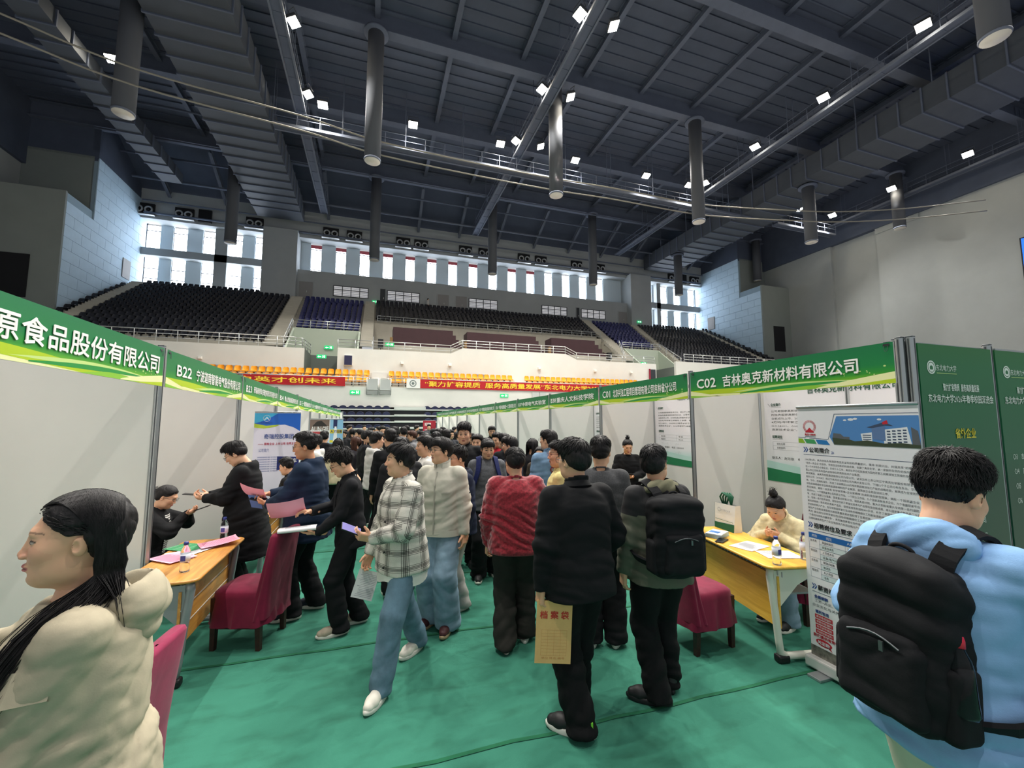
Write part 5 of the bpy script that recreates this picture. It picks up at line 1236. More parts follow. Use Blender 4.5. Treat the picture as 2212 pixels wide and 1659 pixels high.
# ---- head, face and hair in the head's own frame (+y is the face, z up, origin between the ears)
def head_field(h, female=False, wide=1.0):
    F = Field((-.105, -.14, -.22), (.105, .14, .15), h); j = .93 if female else 1.0; wd = wide
    F.ell((0, -.012, .032), (.076 * wd, .097, .088)).ell((0, .03, -.028), (.061 * wd * j, .062, .086), k=.03)
    F.ell((0, .052, -.088), (.034 * j * wd, .033, .028), k=.03)
    for s in (-1, 1):
        F.ell((s * .040 * wd, .052, -.02), (.025, .03, .028), k=.025)
        F.ell((s * .048 * wd, .02, -.07), (.02, .035, .03), k=.03)
    F.cap((-.03, .082, .028), (.03, .082, .028), .011, .011, k=.02)
    for s in (-1, 1): F.ell((s * .031, .098, .010), (.017, .014, .011), k=.014, mode='s')
    for s in (-1, 1): F.ell((s * .031, .0755, .009), (.0145, .0135, .0115), k=.003)
    ny = -.005 if female else 0.0
    F.cap((0, .087, .014), (0, .103 + ny, -.022), .008, .0100, k=.012); F.ell((0, .1045 + ny, -.027), (.0112, .0100, .009), k=.008)
    for s in (-1, 1): F.ell((s * .013, .098, -.031), (.0075, .009, .0065), k=.006)
    F.ell((0, .0885, -.0565), (.021, .011, .0055), k=.006).ell((0, .0865, -.0665), (.018, .0115, .0062), k=.006)
    F.ell((0, .101, -.0615), (.02, .007, .0013), k=.003, mode='s')
    F.ell((0, .092, -.08), (.014, .006, .005), k=.012, mode='s')
    for s in (-1, 1):
        R = rotm('z', s * -.35) @ rotm('x', -.15)
        q = .84 if female else 1.0
        F.ell((s * .078 * wd, -.008, -.006), (.010 * q, .019 * q, .031 * q), R, k=.006); F.ell((s * .0875 * wd, .0, -.003), (.008, .010 * q, .018 * q), R, k=.004, mode='s')
    F.cap((0, -.02, -.05), (0, -.045, -.22), .053 * j, .056 * j, k=.035)
    return F
def head_cols(V, base, lips='#b26a62', brow='#1d1714', beard=0.0, thin=False):
    """skin colours per vertex in the head frame"""
    C = np.tile(np.array(lin(base)), (len(V), 1)); x, y, z = V.T; ax = np.abs(x)
    def mixc(mask, col, w_=1.0): c = np.array(lin(col)); C[mask] = C[mask] * (1 - w_) + c * w_
    mixc((y > .04) & (np.hypot((ax - .04) / .03, (z + .025) / .025) < 1), '#cf8a76', .25)
    mixc((y > .085) & (np.hypot(x / .02, (z + .025) / .018) < 1), '#c98572', .22)
    mixc((y > .07) & (np.hypot(x / .0215, (z + .0615) / .0115) < 1), lips, .8)
    mixc((y > .07) & (ax < .019) & (np.abs(z + .0615) < .0016), '#5e2f2c', .8)
    mixc((y > .055) & (ax > .013) & (ax < .052) & (np.abs(z - (.031 + .004 * np.sin((ax - .013) / .039 * PI) - .1 * np.maximum(ax - .04, 0))) < (.0022 if thin else .0036)), brow, .55 if thin else .8)
    e = np.hypot((ax - .031) / .0145, (z - .0085) / .0058) < 1; mixc((y > .055) & e, '#b7a79e'); mixc((y > .055) & e & (np.abs(ax - .031) < .0075), '#17110f'); mixc((y > .055) & (ax > .016) & (ax < .047) & (np.abs(z - (.0145 - 18 * (ax - .031) ** 2)) < .0022), '#1c1512', .85)
    mixc((y > .095) & (np.hypot((ax - .008) / .004, (z + .036) / .003) < 1), '#5d332b', .7)
    if beard: mixc((y > .03) & (z < -.045) & (z > -.115) & ~((ax < .022) & (z > -.072)), '#5a4a44', beard)
    return C
HC, HR = np.array((0, -.014, .036)), np.array((.086, .108, .096))
def hairline(y, style):
    if style == 'male': return np.interp(y, [-.12, -.07, -.02, .02, .035, .07, .1], [-.075, -.06, -.028, -.01, .04, .068, .074])
    if style == 'swept': return np.interp(y, [-.12, -.045, -.032, -.012, .02, .05, .08, .1], [-.13, -.12, -.05, .026, .024, .042, .076, .086])
    if style == 'short': return np.interp(y, [-.12, -.07, -.02, .02, .035, .07, .1], [-.075, -.06, -.02, .0, .045, .072, .078])
    if style == 'fringe': return np.interp(y, [-.12, -.07, -.02, .02, .03, .07, .1], [-.085, -.075, -.04, -.022, .02, .05, .045])
    return np.interp(y, [-.12, -.07, -.03, .01, .03, .07, .1], [-.1, -.1, -.1, -.06, .02, .062, .072])
def hair_mesh(style, h, n, seed, ln=.06, lift=.05, vol=.0, spread=1.0, part=0.0, tw=1.0):
    """cap of hair over the skull plus tapering tufts; returns verts, quads (tufts as degenerate-free quads)"""
    r = np.random.RandomState(seed)
    F = Field((-.13, -.16, -.16), (.13, .15, .19), h)
    F.ell((0, -.0125, .033), (.0822, .1030, .0945)); F.cut(lambda X, Y, Z: (hairline(Y, style) - Z) * .8)
    low = {'short': .082, 'male': .062, 'fringe': .048, 'female': .04, 'swept': .045}.get(style, .05)
    G_ = Field((-.13, -.16, -.16), (.13, .15, .19), h)
    G_.ell((0, -.006, low + .006), (.080 + vol * .55, .103 + vol * .6, .064 + vol * 1.1))
    G_.ell((0, -.012, .045), (.0835, .1045, .088) if style != 'short' else (.0805, .1015, .09))
    if style in ('fringe', 'male'): G_.ell((0, .058, .082 + vol * .5), (.056, .040, .026 + vol), k=.02)
    if style not in ('short',): G_.ell((0, -.05, .02), (.078 + vol * .5, .068 + vol * .5, .085), k=.02)
    G_.cut(lambda X, Y, Z: (hairline(Y, style) + (.012 if style not in ('short', 'swept') else .03) - Z) * .8)
    a_, d_ = F.f, G_.f; kk = .012; hh_ = np.maximum(kk - np.abs(a_ - d_), 0) / kk; F.f = np.minimum(a_, d_) - hh_ * hh_ * kk * .25
    V, Q = F.skin(); nrm = vnormals(V, Q); V = V + nrm * (wrinkle(V, seed, 90, .0022, (1, 1, .6)))[:, None]
    Vs, Qs = [V], [Q]; base = len(V)
    crown = np.array((.01, -.06, .13)); c2 = np.array((0, -.006, low + .006)); r2 = np.array((.080 + vol * .55, .103 + vol * .6, .064 + vol * 1.1))
    def surf_r(d):
        o_ = (HC - c2) / r2; e_ = d / r2; A = e_ @ e_; B = o_ @ e_; Cq = o_ @ o_ - 1; D_ = B * B - A * Cq
        t2 = (-B + math.sqrt(D_)) / A if D_ > 0 else 0
        return max(1 / math.sqrt(((d / (HR - .002)) ** 2).sum()), t2)
    for i in range(n):
        for _ in range(20):
            d = unit(r.randn(3)); p = HC + d * surf_r(d)
            if p[2] > hairline(p[1], style) + .004: break
        t = p - crown; nn = unit((p - HC) / (HR ** 2)); t = unit(t - nn * (t @ nn) + 1e-6)
        g = np.array((0, .15, -.6)) if style != 'short' else np.array((.25, -.3, .3)); t = unit(t * 1.0 + .4 * (g - nn * (g @ nn)) + .55 * spread * r.randn(3) * .5)
        up_ = float(np.clip((p[2] - hairline(p[1], style)) / .085, .22, 1)) if style != 'short' else float(np.clip((p[2] - .035 - .25 * p[1]) / .06, .12, 1)); lf = lift * up_ ** 1.6
        if style == 'swept': t = unit(np.array((0, -1.0, -.25)) - nn * (np.array((0, -1.0, -.25)) @ nn) + .15 * r.randn(3))
        L = ln * r.uniform(.6, 1.3) * up_; w0 = r.uniform(.0026, .0056) * tw; side = unit(np.cross(nn, t)); pts = []
        for k in range(4):
            s_ = k / 3; q = p + t * (L * s_); qd = unit(q - HC); q = HC + qd * surf_r(qd) * (.985 + .02 * up_ + lf * r.uniform(.5, 1.2) * s_)
            if s_ > 0 and q[2] < hairline(q[1], style) - .02: q[2] = hairline(q[1], style) - .02
            pts.append(q)
        vv = []
        for k, q in enumerate(pts):
            w_ = w0 * (1, .95, .6, .08)[k]; vv += [q - side * w_, q + nn * w_ * .7, q + side * w_, q - nn * w_ * .4]
        qs = [(k * 4 + a, k * 4 + (a + 1) % 4, k * 4 + 4 + (a + 1) % 4, k * 4 + 4 + a) for k in range(3) for a in range(4)]
        Vs.append(np.array(vv)); Qs.append(np.array(qs) + base); base += len(vv)
    return np.concatenate(Vs), np.concatenate(Qs)
def strands(paths, w0, seg_side=None):
    """ribbon-like locks along given paths -> verts, quads"""
    Vs, Qs, base = [], [], 0
    for P, wdt in paths:
        P = np.array(P); n = len(P); T = np.gradient(P, axis=0); T /= np.linalg.norm(T, axis=1)[:, None] + 1e-9
        up = np.tile(np.array((.3, 1, .2)), (n, 1)); S = np.cross(T, up); S /= np.linalg.norm(S, axis=1)[:, None] + 1e-9; B = np.cross(S, T)
        wv = wdt * np.interp(np.linspace(0, 1, n), [0, .1, .7, 1], [.7, 1, .9, .1])[:, None]
        V = np.stack([P - S * wv, P + B * wv * .5, P + S * wv, P - B * wv * .5], 1).reshape(-1, 3)
        q = [(k * 4 + a, k * 4 + (a + 1) % 4, k * 4 + 4 + (a + 1) % 4, k * 4 + 4 + a) for k in range(n - 1) for a in range(4)]
        Vs.append(V); Qs.append(np.array(q) + base); base += len(V)
    return np.concatenate(Vs), np.concatenate(Qs)
# ---- hand in the person's frame
def hand_skin(wr, fwd, palm, right, h, sc=1.0, curl=.35, spread=.06, thumb=.5, point=None):
    f = unit(fwd); n = unit(np.array(palm, float) - f * (np.array(palm, float) @ f)); t = np.cross(f, n) if right else np.cross(n, f)
    w = np.array(wr, float); F = Field(w - .21 * sc, w + .21 * sc, h)
    R = np.stack([t, f, n], 1)
    F.cap(w - f * .06 * sc, w + f * .01 * sc, .026 * sc, .024 * sc)
    F.rbox(w + f * .05 * sc, (.026 * sc, .034 * sc, .004 * sc), .011 * sc, R, k=.018 * sc)
    F.ell(w + f * .03 * sc + t * .022 * sc + n * .008 * sc, (.016 * sc, .03 * sc, .014 * sc), R, k=.014 * sc)
    cs = curl if isinstance(curl, (list, tuple)) else [curl] * 4
    for i, (off, L) in enumerate(((.030, .070), (.010, .078), (-.010, .073), (-.029, .058))):
        p = w + f * (.088 - .006 * abs(i - 1)) * sc + t * off * sc; a = cs[i] * .8; dirf = unit(f + t * spread * (1.5 - i))
        for k, fr in enumerate((.45, .32, .25)):
            d = dirf * math.cos(a) + n * math.sin(a); q = p + d * L * fr * sc
            F.cap(p, q, (.0092 - .0008 * k) * sc, (.0086 - .0011 * k) * sc, k=.004 * sc); p = q; a += cs[i]
    p = w + f * .022 * sc + t * .03 * sc; d = unit(t * (.9 - .5 * thumb) + f * .75 + n * (.15 + .6 * thumb))
    for k, L in enumerate((.038, .032)):
        q = p + d * L * sc; F.cap(p, q, (.0115 - .0012 * k) * sc, (.0102 - .0015 * k) * sc, k=.008 * sc); p = q; d = unit(d + f * .35 + n * .15 * thumb)
    return F.skin()

# ---- shared shoe
def shoe_meshes(h=.006):
    F = Field((-.07, -.12, 0), (.07, .22, .16), h)
    F.cap((0, -.045, .055), (0, .02, .06), .040, .040).cap((0, .02, .06), (0, .11, .045), .041, .042, k=.03).cap((0, .11, .043), (0, .155, .04), .042, .033, k=.02).cap((0, -.045, .06), (0, -.04, .105), .040, .041, k=.02)
    F.cap((0, -.035, .11), (0, -.03, .16), .032, .034, mode='s', k=.006); F.cut(lambda X, Y, Z: .022 - Z); F.cut(lambda X, Y, Z: Z - .125 + .0 * X)
    V, Q = F.skin(); up = np_mesh('shoe_upper', V, Q)
    o = []
    for k in range(28):
        a = 2 * PI * k / 28; x = math.cos(a); y = math.sin(a); o.append((x * (.046 + .004 * y), .05 + y * .148, .0))
    mb = MB(); mb.grid([[(p[0] * s_, .05 + (p[1] - .05) * s_, z + (.012 * max(0, (p[1] - .12) / .08) ** 2 if z < .01 else .006 * max(0, (p[1] - .12) / .08))) for p in o + o[:1]] for s_, z in ((.01, .0), (.96, .0), (1.0, .006), (1.0, .026), (.93, .034), (.01, .034))])
    so = mb.mesh('shoe_sole', []) ; 
    lb = MB()
    for k in range(5): y = .04 + k * .02; z = .098 - k * .0075; lb.tube([(-.028, y, z - .012), (-.012, y, z + .001), (.012, y, z + .001), (.028, y, z - .012)], .0032, 5)
    la = lb.mesh('shoe_laces', [])
    return up, so, la
ME_UP, ME_SOLE, ME_LACE = shoe_meshes()
for m_ in (ME_SOLE, ME_LACE):
    m_.materials.clear(); m_.materials.append(None)
ME_UP.materials.append(None)
def slot_obj(name, me, m_, parent):
    o = obj(name, me, parent); o.material_slots[0].link = 'OBJECT'; o.material_slots[0].material = m_; return o

# ---- skin and hair materials
m, nt, b = nodes('skin'); at_ = N(nt, 'ShaderNodeAttribute', attribute_name='col'); nt.links.new(at_.outputs['Color'], b.inputs['Base Color'])
b.inputs['Roughness'].default_value = .5; b.inputs['Subsurface Weight'].default_value = .12; b.inputs['Subsurface Radius'].default_value = (.01, .004, .002); b.inputs['Subsurface Scale'].default_value = .6
M_skin = m
def hair_material(name, c, c2):
    if name in _mats: return _mats[name]
    m_, nt_, b_ = nodes(name); tc_ = N(nt_, 'ShaderNodeTexCoord'); mp_ = N(nt_, 'ShaderNodeMapping'); mp_.inputs['Scale'].default_value = (120, 120, 22); nt_.links.new(tc_.outputs['Object'], mp_.inputs[0]); nz_ = N(nt_, 'ShaderNodeTexNoise', i_Scale=1.0, i_Detail=4.0); nt_.links.new(mp_.outputs[0], nz_.inputs['Vector'])
    cr = N(nt_, 'ShaderNodeValToRGB'); cr.color_ramp.elements[0].position = .35; cr.color_ramp.elements[0].color = lin(c); cr.color_ramp.elements[1].position = .75; cr.color_ramp.elements[1].color = lin(c2); nt_.links.new(nz_.outputs['Fac'], cr.inputs[0]); nt_.links.new(cr.outputs[0], b_.inputs['Base Color'])
    b_.inputs['Roughness'].default_value = .55; b_.inputs['Specular IOR Level'].default_value = .3; bp_ = N(nt_, 'ShaderNodeBump', i_Strength=.5, i_Distance=.004); nt_.links.new(nz_.outputs['Fac'], bp_.inputs['Height']); nt_.links.new(bp_.outputs[0], b_.inputs['Normal'])
    _mats[name] = m_; return m_
HAIR = hair_material('black_hair', '#0b0a0c', '#231f22'); HAIRB = hair_material('brown_hair', '#2a1712', '#5a3528')
def fabric(name, c, var=.12, sc=14, bump=.25, bs=240, rough=.85, sheen=.0, bd=.0016): return mat(name, c, rough, spec=.2, var=var, scale=sc, bump=bump, bscale=bs, sheen=sheen, bdist=bd)

# ---- the figure builder
def person(label, pos, yaw, h=1.72, lean=0.0, tilt=0.0, twist=0.0, head=(0, 0, 0), rh=None, lh=None, feet=None, pelvis=None, female=False, hair=None, top=None, pants=None, shoes=None, skin='#dcab8b', glasses=None, beard=0.0, lod=1.0, seed=1, name='person', group=None, build=1.0, beltz=None, hands=True, wide=1.0, cat='person', hlod=None):
    """faces local +y; arms: dict(w=wrist, pole=, palm=, fwd=, curl=, thumb=) in metres for a 1.72 m figure"""
    S = (h - .018) / 1.72; root = empty(name, (pos[0], pos[1], 0), math.radians(yaw), label, cat, group)
    sw = (.148 if female else .165) * build ** .5
    P0 = np.array((0, 0, .93)) * S; PV = (np.array(pelvis, float) * S if pelvis is not None else P0.copy())
    Rt = rotm('z', math.radians(twist)) @ rotm('y', math.radians(tilt)) @ rotm('x', -math.radians(lean))
    T = lambda p: PV + Rt @ (np.array(p, float) * S - P0)
    inv = (Rt.T / S, PV - Rt @ P0)                      # maps world-local points to neutral units
    sh = {1: T((sw, -.008, 1.385)), -1: T((-sw, -.008, 1.385))}
    nb = T((0, -.015, 1.44)); Rh = rotm('z', math.radians(head[0])) @ rotm('x', -math.radians(head[1])) @ rotm('y', math.radians(head[2]))
    neck_pt = T((0, .0, 1.485)); hc = neck_pt + Rh @ (np.array((0, .022, .118)) * S)
    arms = {}
    for s, a in ((1, rh), (-1, lh)):
        a = dict(a or {}); Rz_ = rotm('z', math.radians(twist)); wt = Rz_ @ (np.array(a.get('w', (s * .25, .02, .80)), float) * S)
        for kk in ('pole', 'palm', 'fwd'):
            if kk in a: a[kk] = Rz_ @ np.array(a[kk], float)
        el, wr = ik(sh[s], wt, .285 * S, .25 * S, a.get('pole', (s * .35, -1, -.3)))
        fw = np.array(a['fwd'], float) if 'fwd' in a else wr - el
        arms[s] = (el, wr, fw, a.get('palm', (-s, 0, 0)), a)
    feet = feet or [(.1, .02, -8, 0), (-.1, .0, 8, 0)]
    legs = []
    for s, ft in zip((1, -1), feet):
        hp = PV + rotm('z', math.radians(twist * .5)) @ np.array((s * .088, 0, -.03)) * S; an = np.array((ft[0], ft[1], .09 + ft[3])) * S
        kn, an2 = ik(hp, an, .425 * S, .415 * S, ft[4] if len(ft) > 4 else (0.05 * s, 1, .1)); legs.append((hp, kn, an2, ft))
    # -- body: head, neck, hands and the figure under the clothes, one mesh
    hh = .0048 * (hlod or lod)
    Vh, Qh = head_field(hh, female, wide).skin(); Ch = head_cols(Vh, skin, brow='#15110f', beard=beard, thin=female, lips='#c0606a' if female else '#b06e64')
    VV = [(Rh @ (Vh * S).T).T + hc]; QQ = [Qh]; CC = [Ch]; nV = len(Vh)
    if hands:
        for s in (1, -1):
            el, wr, fw, pl, a = arms[s]
            if a.get('hide'): continue
            V, Q = hand_skin(wr, fw, pl, s > 0, .0052 * lod, S * (.9 if female else 1.0), a.get('curl', .35), a.get('spread', .05), a.get('thumb', .5))
            VV.append(V); QQ.append(Q + nV); nV += len(V); CC.append(np.tile(np.array(lin(skin)) * np.array((1.0, .93, .9, 1)), (len(V), 1)))
    pts = [PV, nb, hc] + [legs[i][j] for i in range(2) for j in range(3)] + [arms[s][i] for s in (1, -1) for i in (0, 1)]
    lo = np.min(pts, 0) - .2; hi = np.max(pts, 0) + .2
    F = Field(lo, hi, .03)
    F.cap(PV, T((0, 0, 1.3)), .1 * S, .11 * S).cap(T((0, 0, 1.3)), neck_pt, .1 * S, .05 * S, k=.05)
    for s in (1, -1): F.cap(T((0, 0, 1.38)), sh[s], .06, .045, k=.04).cap(sh[s], arms[s][0], .042, .036, k=.03).cap(arms[s][0], arms[s][1], .036, .026, k=.02)
    for hp, kn, an, ft in legs: F.cap(hp, kn, .07, .05, k=.04).cap(kn, an, .05, .038, k=.02)
    V, Q = F.skin(); VV.append(V); QQ.append(Q + nV); CC.append(np.tile(np.array(lin(skin)), (len(V), 1)))
    V = np.concatenate(VV); Q = np.concatenate(QQ); C = np.concatenate(CC)
    me = np_mesh('body', V, Q, M_skin); ca = me.attributes.new('col', 'FLOAT_COLOR', 'POINT'); ca.data.foreach_set('color', C.astype(np.float32).ravel())
    obj('body', me, root)
    # -- hair
    hs = dict(style='male', n=520, ln=.06, lift=.05, vol=.008, mat=HAIR); hs.update(hair or {})
    if hs['style'] != 'none':
        V, Q = hair_mesh(hs['style'], .006 * lod, int(hs['n'] / lod ** 1.5), seed, hs['ln'], hs['lift'], hs['vol'], hs.get('spread', 1.0), 0, hs.get('tw', 1.0))
        ex = hs.get('extra')
        if ex is not None: V2, Q2 = ex(); Q = np.concatenate([Q, Q2 + len(V)]); V = np.concatenate([V, V2])
        obj('hair', np_mesh('hair', (Rh @ (V * S).T).T + hc, Q, hs['mat']), root)
    H2 = lambda p: Rh @ (np.array(p, float) * S) + hc
    if glasses:
        g = MB(); 
        for s in (-1, 1):
            rim = [(s * .034 + .024 * math.cos(a) * (abs(math.cos(a)) ** -.25 if abs(math.cos(a)) > .05 else 1), .105 - .25 * abs(abs(s * .034 + .024 * math.cos(a)) - .02) * .35, .006 + .019 * math.sin(a)) for a in np.linspace(0, 2 * PI, 17)[:-1]]
            g.tube([H2(p) for p in rim], .0016 * S, 5, closed=True); g.tube([H2(p) for p in ((s * .058, .098, .012), (s * .078, .05, .012), (s * .082, -.01, .008), (s * .08, -.03, -.012))], .0016, 5)
        g.tube([H2((-.011, .107, .01)), H2((0, .11, .013)), H2((.011, .107, .01))], .0014, 5); g.build('glasses', glasses, root)
    # -- trousers
    pn = dict(mat=None, hip=.108, knee=.088, hem=.085, bag=1.0, wr=.0040, floor=.035); pn.update(pants or {})
    lo = np.min([legs[i][j] for i in range(2) for j in range(3)] + [PV], 0) - .2; hi = np.max([legs[i][j] for i in range(2) for j in range(3)] + [PV + np.array((0, 0, .12))], 0) + .2; lo[2] = max(lo[2], -.02)
    F = Field(lo, hi, .0125 * lod)
    F.cap(PV + np.array((-.05, 0, .02)) * S, PV + np.array((.05, 0, .02)) * S, .108 * S * build, .108 * S * build)
    for i, (hp, kn, an, ft) in enumerate(legs):
        F.cap(hp, kn, pn['hip'] * S * build, pn['knee'] * S, k=.03); e = an + unit(an - kn) * .05 * S + np.array((0, -.01, 0)); F.cap(kn, e, pn['knee'] * S, pn['hem'] * S, k=.015)
    for i, (hp, kn, an, ft) in enumerate(legs):
        z0 = (pn['floor'] + ft[3]) * S; c = an.copy()
        F.put(lambda X, Y, Z, z0=z0, c=c: np.maximum(Z - z0, np.hypot(X - c[0], Y - c[1]) - .22) + 0 * X, (c[0] - .25, c[1] - .25, -.1), (c[0] + .25, c[1] + .25, z0), 0, 's')
    V, Q = F.skin(); nr = vnormals(V, Q); kz = np.array([legs[0][1][2], legs[1][1][2]]).mean()
    amp = np.interp(V[:, 2], [0, .22 * S, .45 * S, .6 * S, .95 * S], [1.9, 1.3, 1.2, .6, .8]); V = V + nr * (wrinkle(V, seed + 9, 30, pn['wr'], (.8, .8, 1.0)) * amp)[:, None]
    obj('trousers', np_mesh('trousers', V, Q, pn['mat']), root)
    # -- top garment
    tp = dict(mat=None, hem=.86, ease=.03, w=1.0, d=1.0, flare=0.0, sleeve=1.0, cuff=.046, wr=.0042, collar='crew', wf=32, short=0.0, armk=.02, fold=0.0); tp.update(top or {})
    ez = tp['ease']; bw = build
    zs = [tp['hem'], max(tp['hem'] + .02, .98), 1.10, 1.25, 1.35, 1.41, 1.45]
    zs = sorted(set(zs)); fl = tp['flare']
    Wn = np.interp(zs, [.5, .9, 1.08, 1.25, 1.36, 1.42, 1.46], [.170 + fl, .165 + fl * .6, .146, .152, .142, .098, .06]); Wn = Wn * bw * (.93 if female else 1.0) * tp['w'] + ez * np.interp(zs, [.9, 1.36, 1.46], [1, 1, .35])
    Dn = np.interp(zs, [.5, .9, 1.08, 1.25, 1.36, 1.42, 1.46], [.132 + fl, .128 + fl * .6, .112, .12, .105, .085, .062]) * bw * tp['d'] + ez * np.interp(zs, [.9, 1.36, 1.46], [1, .8, .3]); Yn = np.interp(zs, [.5, 1.0, 1.25, 1.46], [.0, .0, .005, -.012])
    pts = [T((x * .3, y * .22, z)) for x in (-1, 1) for y in (-1, 1) for z in (tp['hem'], 1.46)] + [arms[s][i] for s in (1, -1) for i in (0, 1)] + [sh[1], sh[-1]]
    lo = np.min(pts, 0) - .12; hi = np.max(pts, 0) + .12
    F = Field(lo, hi, .0115 * lod)
    for s in (1, -1):
        el, wr, fw, pl, a = arms[s]; se = tp['sleeve']
        F.cap(T((s * .045, -.012, 1.425)), sh[s], (.030 + ez * .3) * S, (.048 + ez * .45) * S, k=.05)
        F.cap(sh[s], el, (.050 + ez * .6) * S * se, (.046 + ez * .62) * S * se, k=tp['armk']); ce = wr + unit(wr - el) * (.012 - tp['short']) * S
        F.cap(el, ce, (.046 + ez * .62) * S * se, tp['cuff'] * S, k=.02)
        u = unit(wr - el); c0 = ce
        F.put(lambda X, Y, Z, u=u, c0=c0: np.maximum(-((X - c0[0]) * u[0] + (Y - c0[1]) * u[1] + (Z - c0[2]) * u[2]), np.sqrt((X - c0[0]) ** 2 + (Y - c0[1]) ** 2 + (Z - c0[2]) ** 2) - .09), c0 - .1, c0 + .1, 0, 's')
    F.loft(inv, np.min(pts[:8], 0), np.max(pts[:8], 0), zs, Wn, Dn, Yn, 2.5, k=.008 + tp['armk'])
    if tp['collar'] in ('crew', 'stand', 'shirt', 'hood', 'lapel'):
        F.cap(T((0, .012, 1.50)), T((0, -.01, 1.42)), .058 * S, .052 * S, k=.01, mode='s')
    if tp['collar'] in ('stand', 'shirt', 'hood', 'lapel', 'crew'):
        hz = {'stand': .055, 'shirt': .038, 'hood': .03, 'lapel': .035, 'crew': .012}[tp['collar']]; R_ = inv[0] * S; p_ = T((0, -.008, 1.455))
        def ringf(X, Y, Z):
            x, y, z = X - p_[0], Y - p_[1], Z - p_[2]
            u = R_[0][0] * x + R_[0][1] * y + R_[0][2] * z; v = R_[1][0] * x + R_[1][1] * y + R_[1][2] * z; w_ = R_[2][0] * x + R_[2][1] * y + R_[2][2] * z
            w2 = w_ + .35 * v; rr = np.sqrt(u ** 2 + (v * 1.0) ** 2); rad = (.066 + .0 * w2 + .12 * np.maximum(w2, 0) * (tp['collar'] != 'stand')) * S
            return np.maximum(np.abs(rr - rad) - .0075, np.abs(w2 - hz * S * .3) - hz * S)
        F.put(ringf, p_ - .16, p_ + .16, .008)
    if tp['collar'] == 'hood':
        F.ell(T((0, -.085, 1.435)), (.125 * S, .062 * S, .075 * S), Rt, k=.03); F.ell(T((0, -.055, 1.50)), (.085 * S, .05 * S, .06 * S), Rt, k=.012, mode='s')
        for s in (-1, 1): F.cap(T((s * .085, -.05, 1.45)), T((s * .05, .065, 1.40)), .034 * S, .02 * S, k=.02)
    V, Q = F.skin(); nr = vnormals(V, Q)
    loc = (V - inv[1]) @ inv[0].T
    amp = np.interp(loc[:, 2], [tp['hem'], 1.0, 1.25, 1.4, 1.47], [1.0, 1.2, .7, .5, .2]); 
    dsl = np.min([np.linalg.norm(V - arms[s][0], axis=1) for s in (1, -1)], 0); amp = np.maximum(amp, np.interp(dsl, [0, .12, .2], [1.6, 1.3, .5]))
    V = V + nr * (wrinkle(V, seed + 3, tp['wf'], tp['wr'], (.8, .8, 1.2)) * amp)[:, None]
    if tp['fold']: V = V + vnormals(V, Q) * (wrinkle(V, seed + 5, 95, tp['fold'], (1, 1, .8)) * amp)[:, None]
    me = np_mesh('top', V, Q, tp['mat'])
    # cloth coordinates: around the body and up, kept on the mesh for woven patterns
    ang = np.arctan2(loc[:, 0], loc[:, 1]) * .17; uvw = np.stack([ang, loc[:, 1], loc[:, 2]], 1).astype(np.float32)
    qT = ((np.abs(loc[:, 0]) / np.interp(loc[:, 2], zs, Wn)) ** 2.5 + (np.abs(loc[:, 1] - np.interp(loc[:, 2], zs, Yn)) / np.interp(loc[:, 2], zs, Dn)) ** 2.5) ** .4
    for s in (1, -1):
        el, wr, *_ = arms[s]
        for a0, b0, z0 in ((sh[s], el, 1.40), (el, wr, 1.115)):
            L_ = np.linalg.norm(b0 - a0); ax_ = (b0 - a0) / L_; rel = V - a0; al = rel @ ax_; rad = np.linalg.norm(rel - np.clip(al, 0, L_)[:, None] * ax_, axis=1)
            far = (rad < (.062 + ez * .75) * S) & (qT > 1.07) & (al > -.02)
            ref = unit(np.cross(ax_, (0.3, 1, .1))); r2 = np.cross(ax_, ref); uvw[far, 2] = (z0 - al[far]); uvw[far, 0] = np.arctan2(rel[far] @ r2, rel[far] @ ref) * .07
    ca = me.attributes.new('weave', 'FLOAT_VECTOR', 'POINT'); ca.data.foreach_set('vector', uvw.ravel())
    tg = tp.get('name', 'jacket'); tobj = obj(tg, me, root)
    # -- shoes
    shs = dict(up=None, sole=None, lace=None, sc=1.0); shs.update(shoes or {})
    if shs['up'] is not None:
        for hp, kn, an, ft in legs:
            e = empty_part('shoe', root); e.location = (an[0], an[1], ft[3] * S); e.rotation_euler = (math.radians(ft[5]) if len(ft) > 5 else 0, 0, math.radians(ft[2])); e.scale = (S * shs['sc'],) * 3
            e.data = ME_UP if False else e.data
            o1 = slot_obj('upper', ME_UP, shs['up'], e); o2 = slot_obj('sole', ME_SOLE, shs['sole'], e)
            if shs['lace']: slot_obj('laces', ME_LACE, shs['lace'], e)
    def surf(a, z, out=.0):
        """point on the torso garment: angle from the front (deg, + to the figure's right), height z"""
        W_ = float(np.interp(z, zs, Wn)); D_ = float(np.interp(z, zs, Dn)); y0 = float(np.interp(z, zs, Yn)); ar = math.radians(a); e = 2.5
        ca_, sa_ = math.sin(ar), math.cos(ar); k = ((abs(ca_) / W_) ** e + (abs(sa_) / D_) ** e) ** (-1 / e)
        return T((ca_ * (k + out), sa_ * (k + out) + y0, z))
    return dict(root=root, T=T, S=S, arms=arms, hc=hc, Rh=Rh, sh=sh, Rt=Rt, legs=legs, PV=PV, surf=surf, H2=H2, top=tobj)
def empty_part(name, parent):
    o = bpy.data.objects.new(name, None); link(o, parent); o.empty_display_size = .05; return o
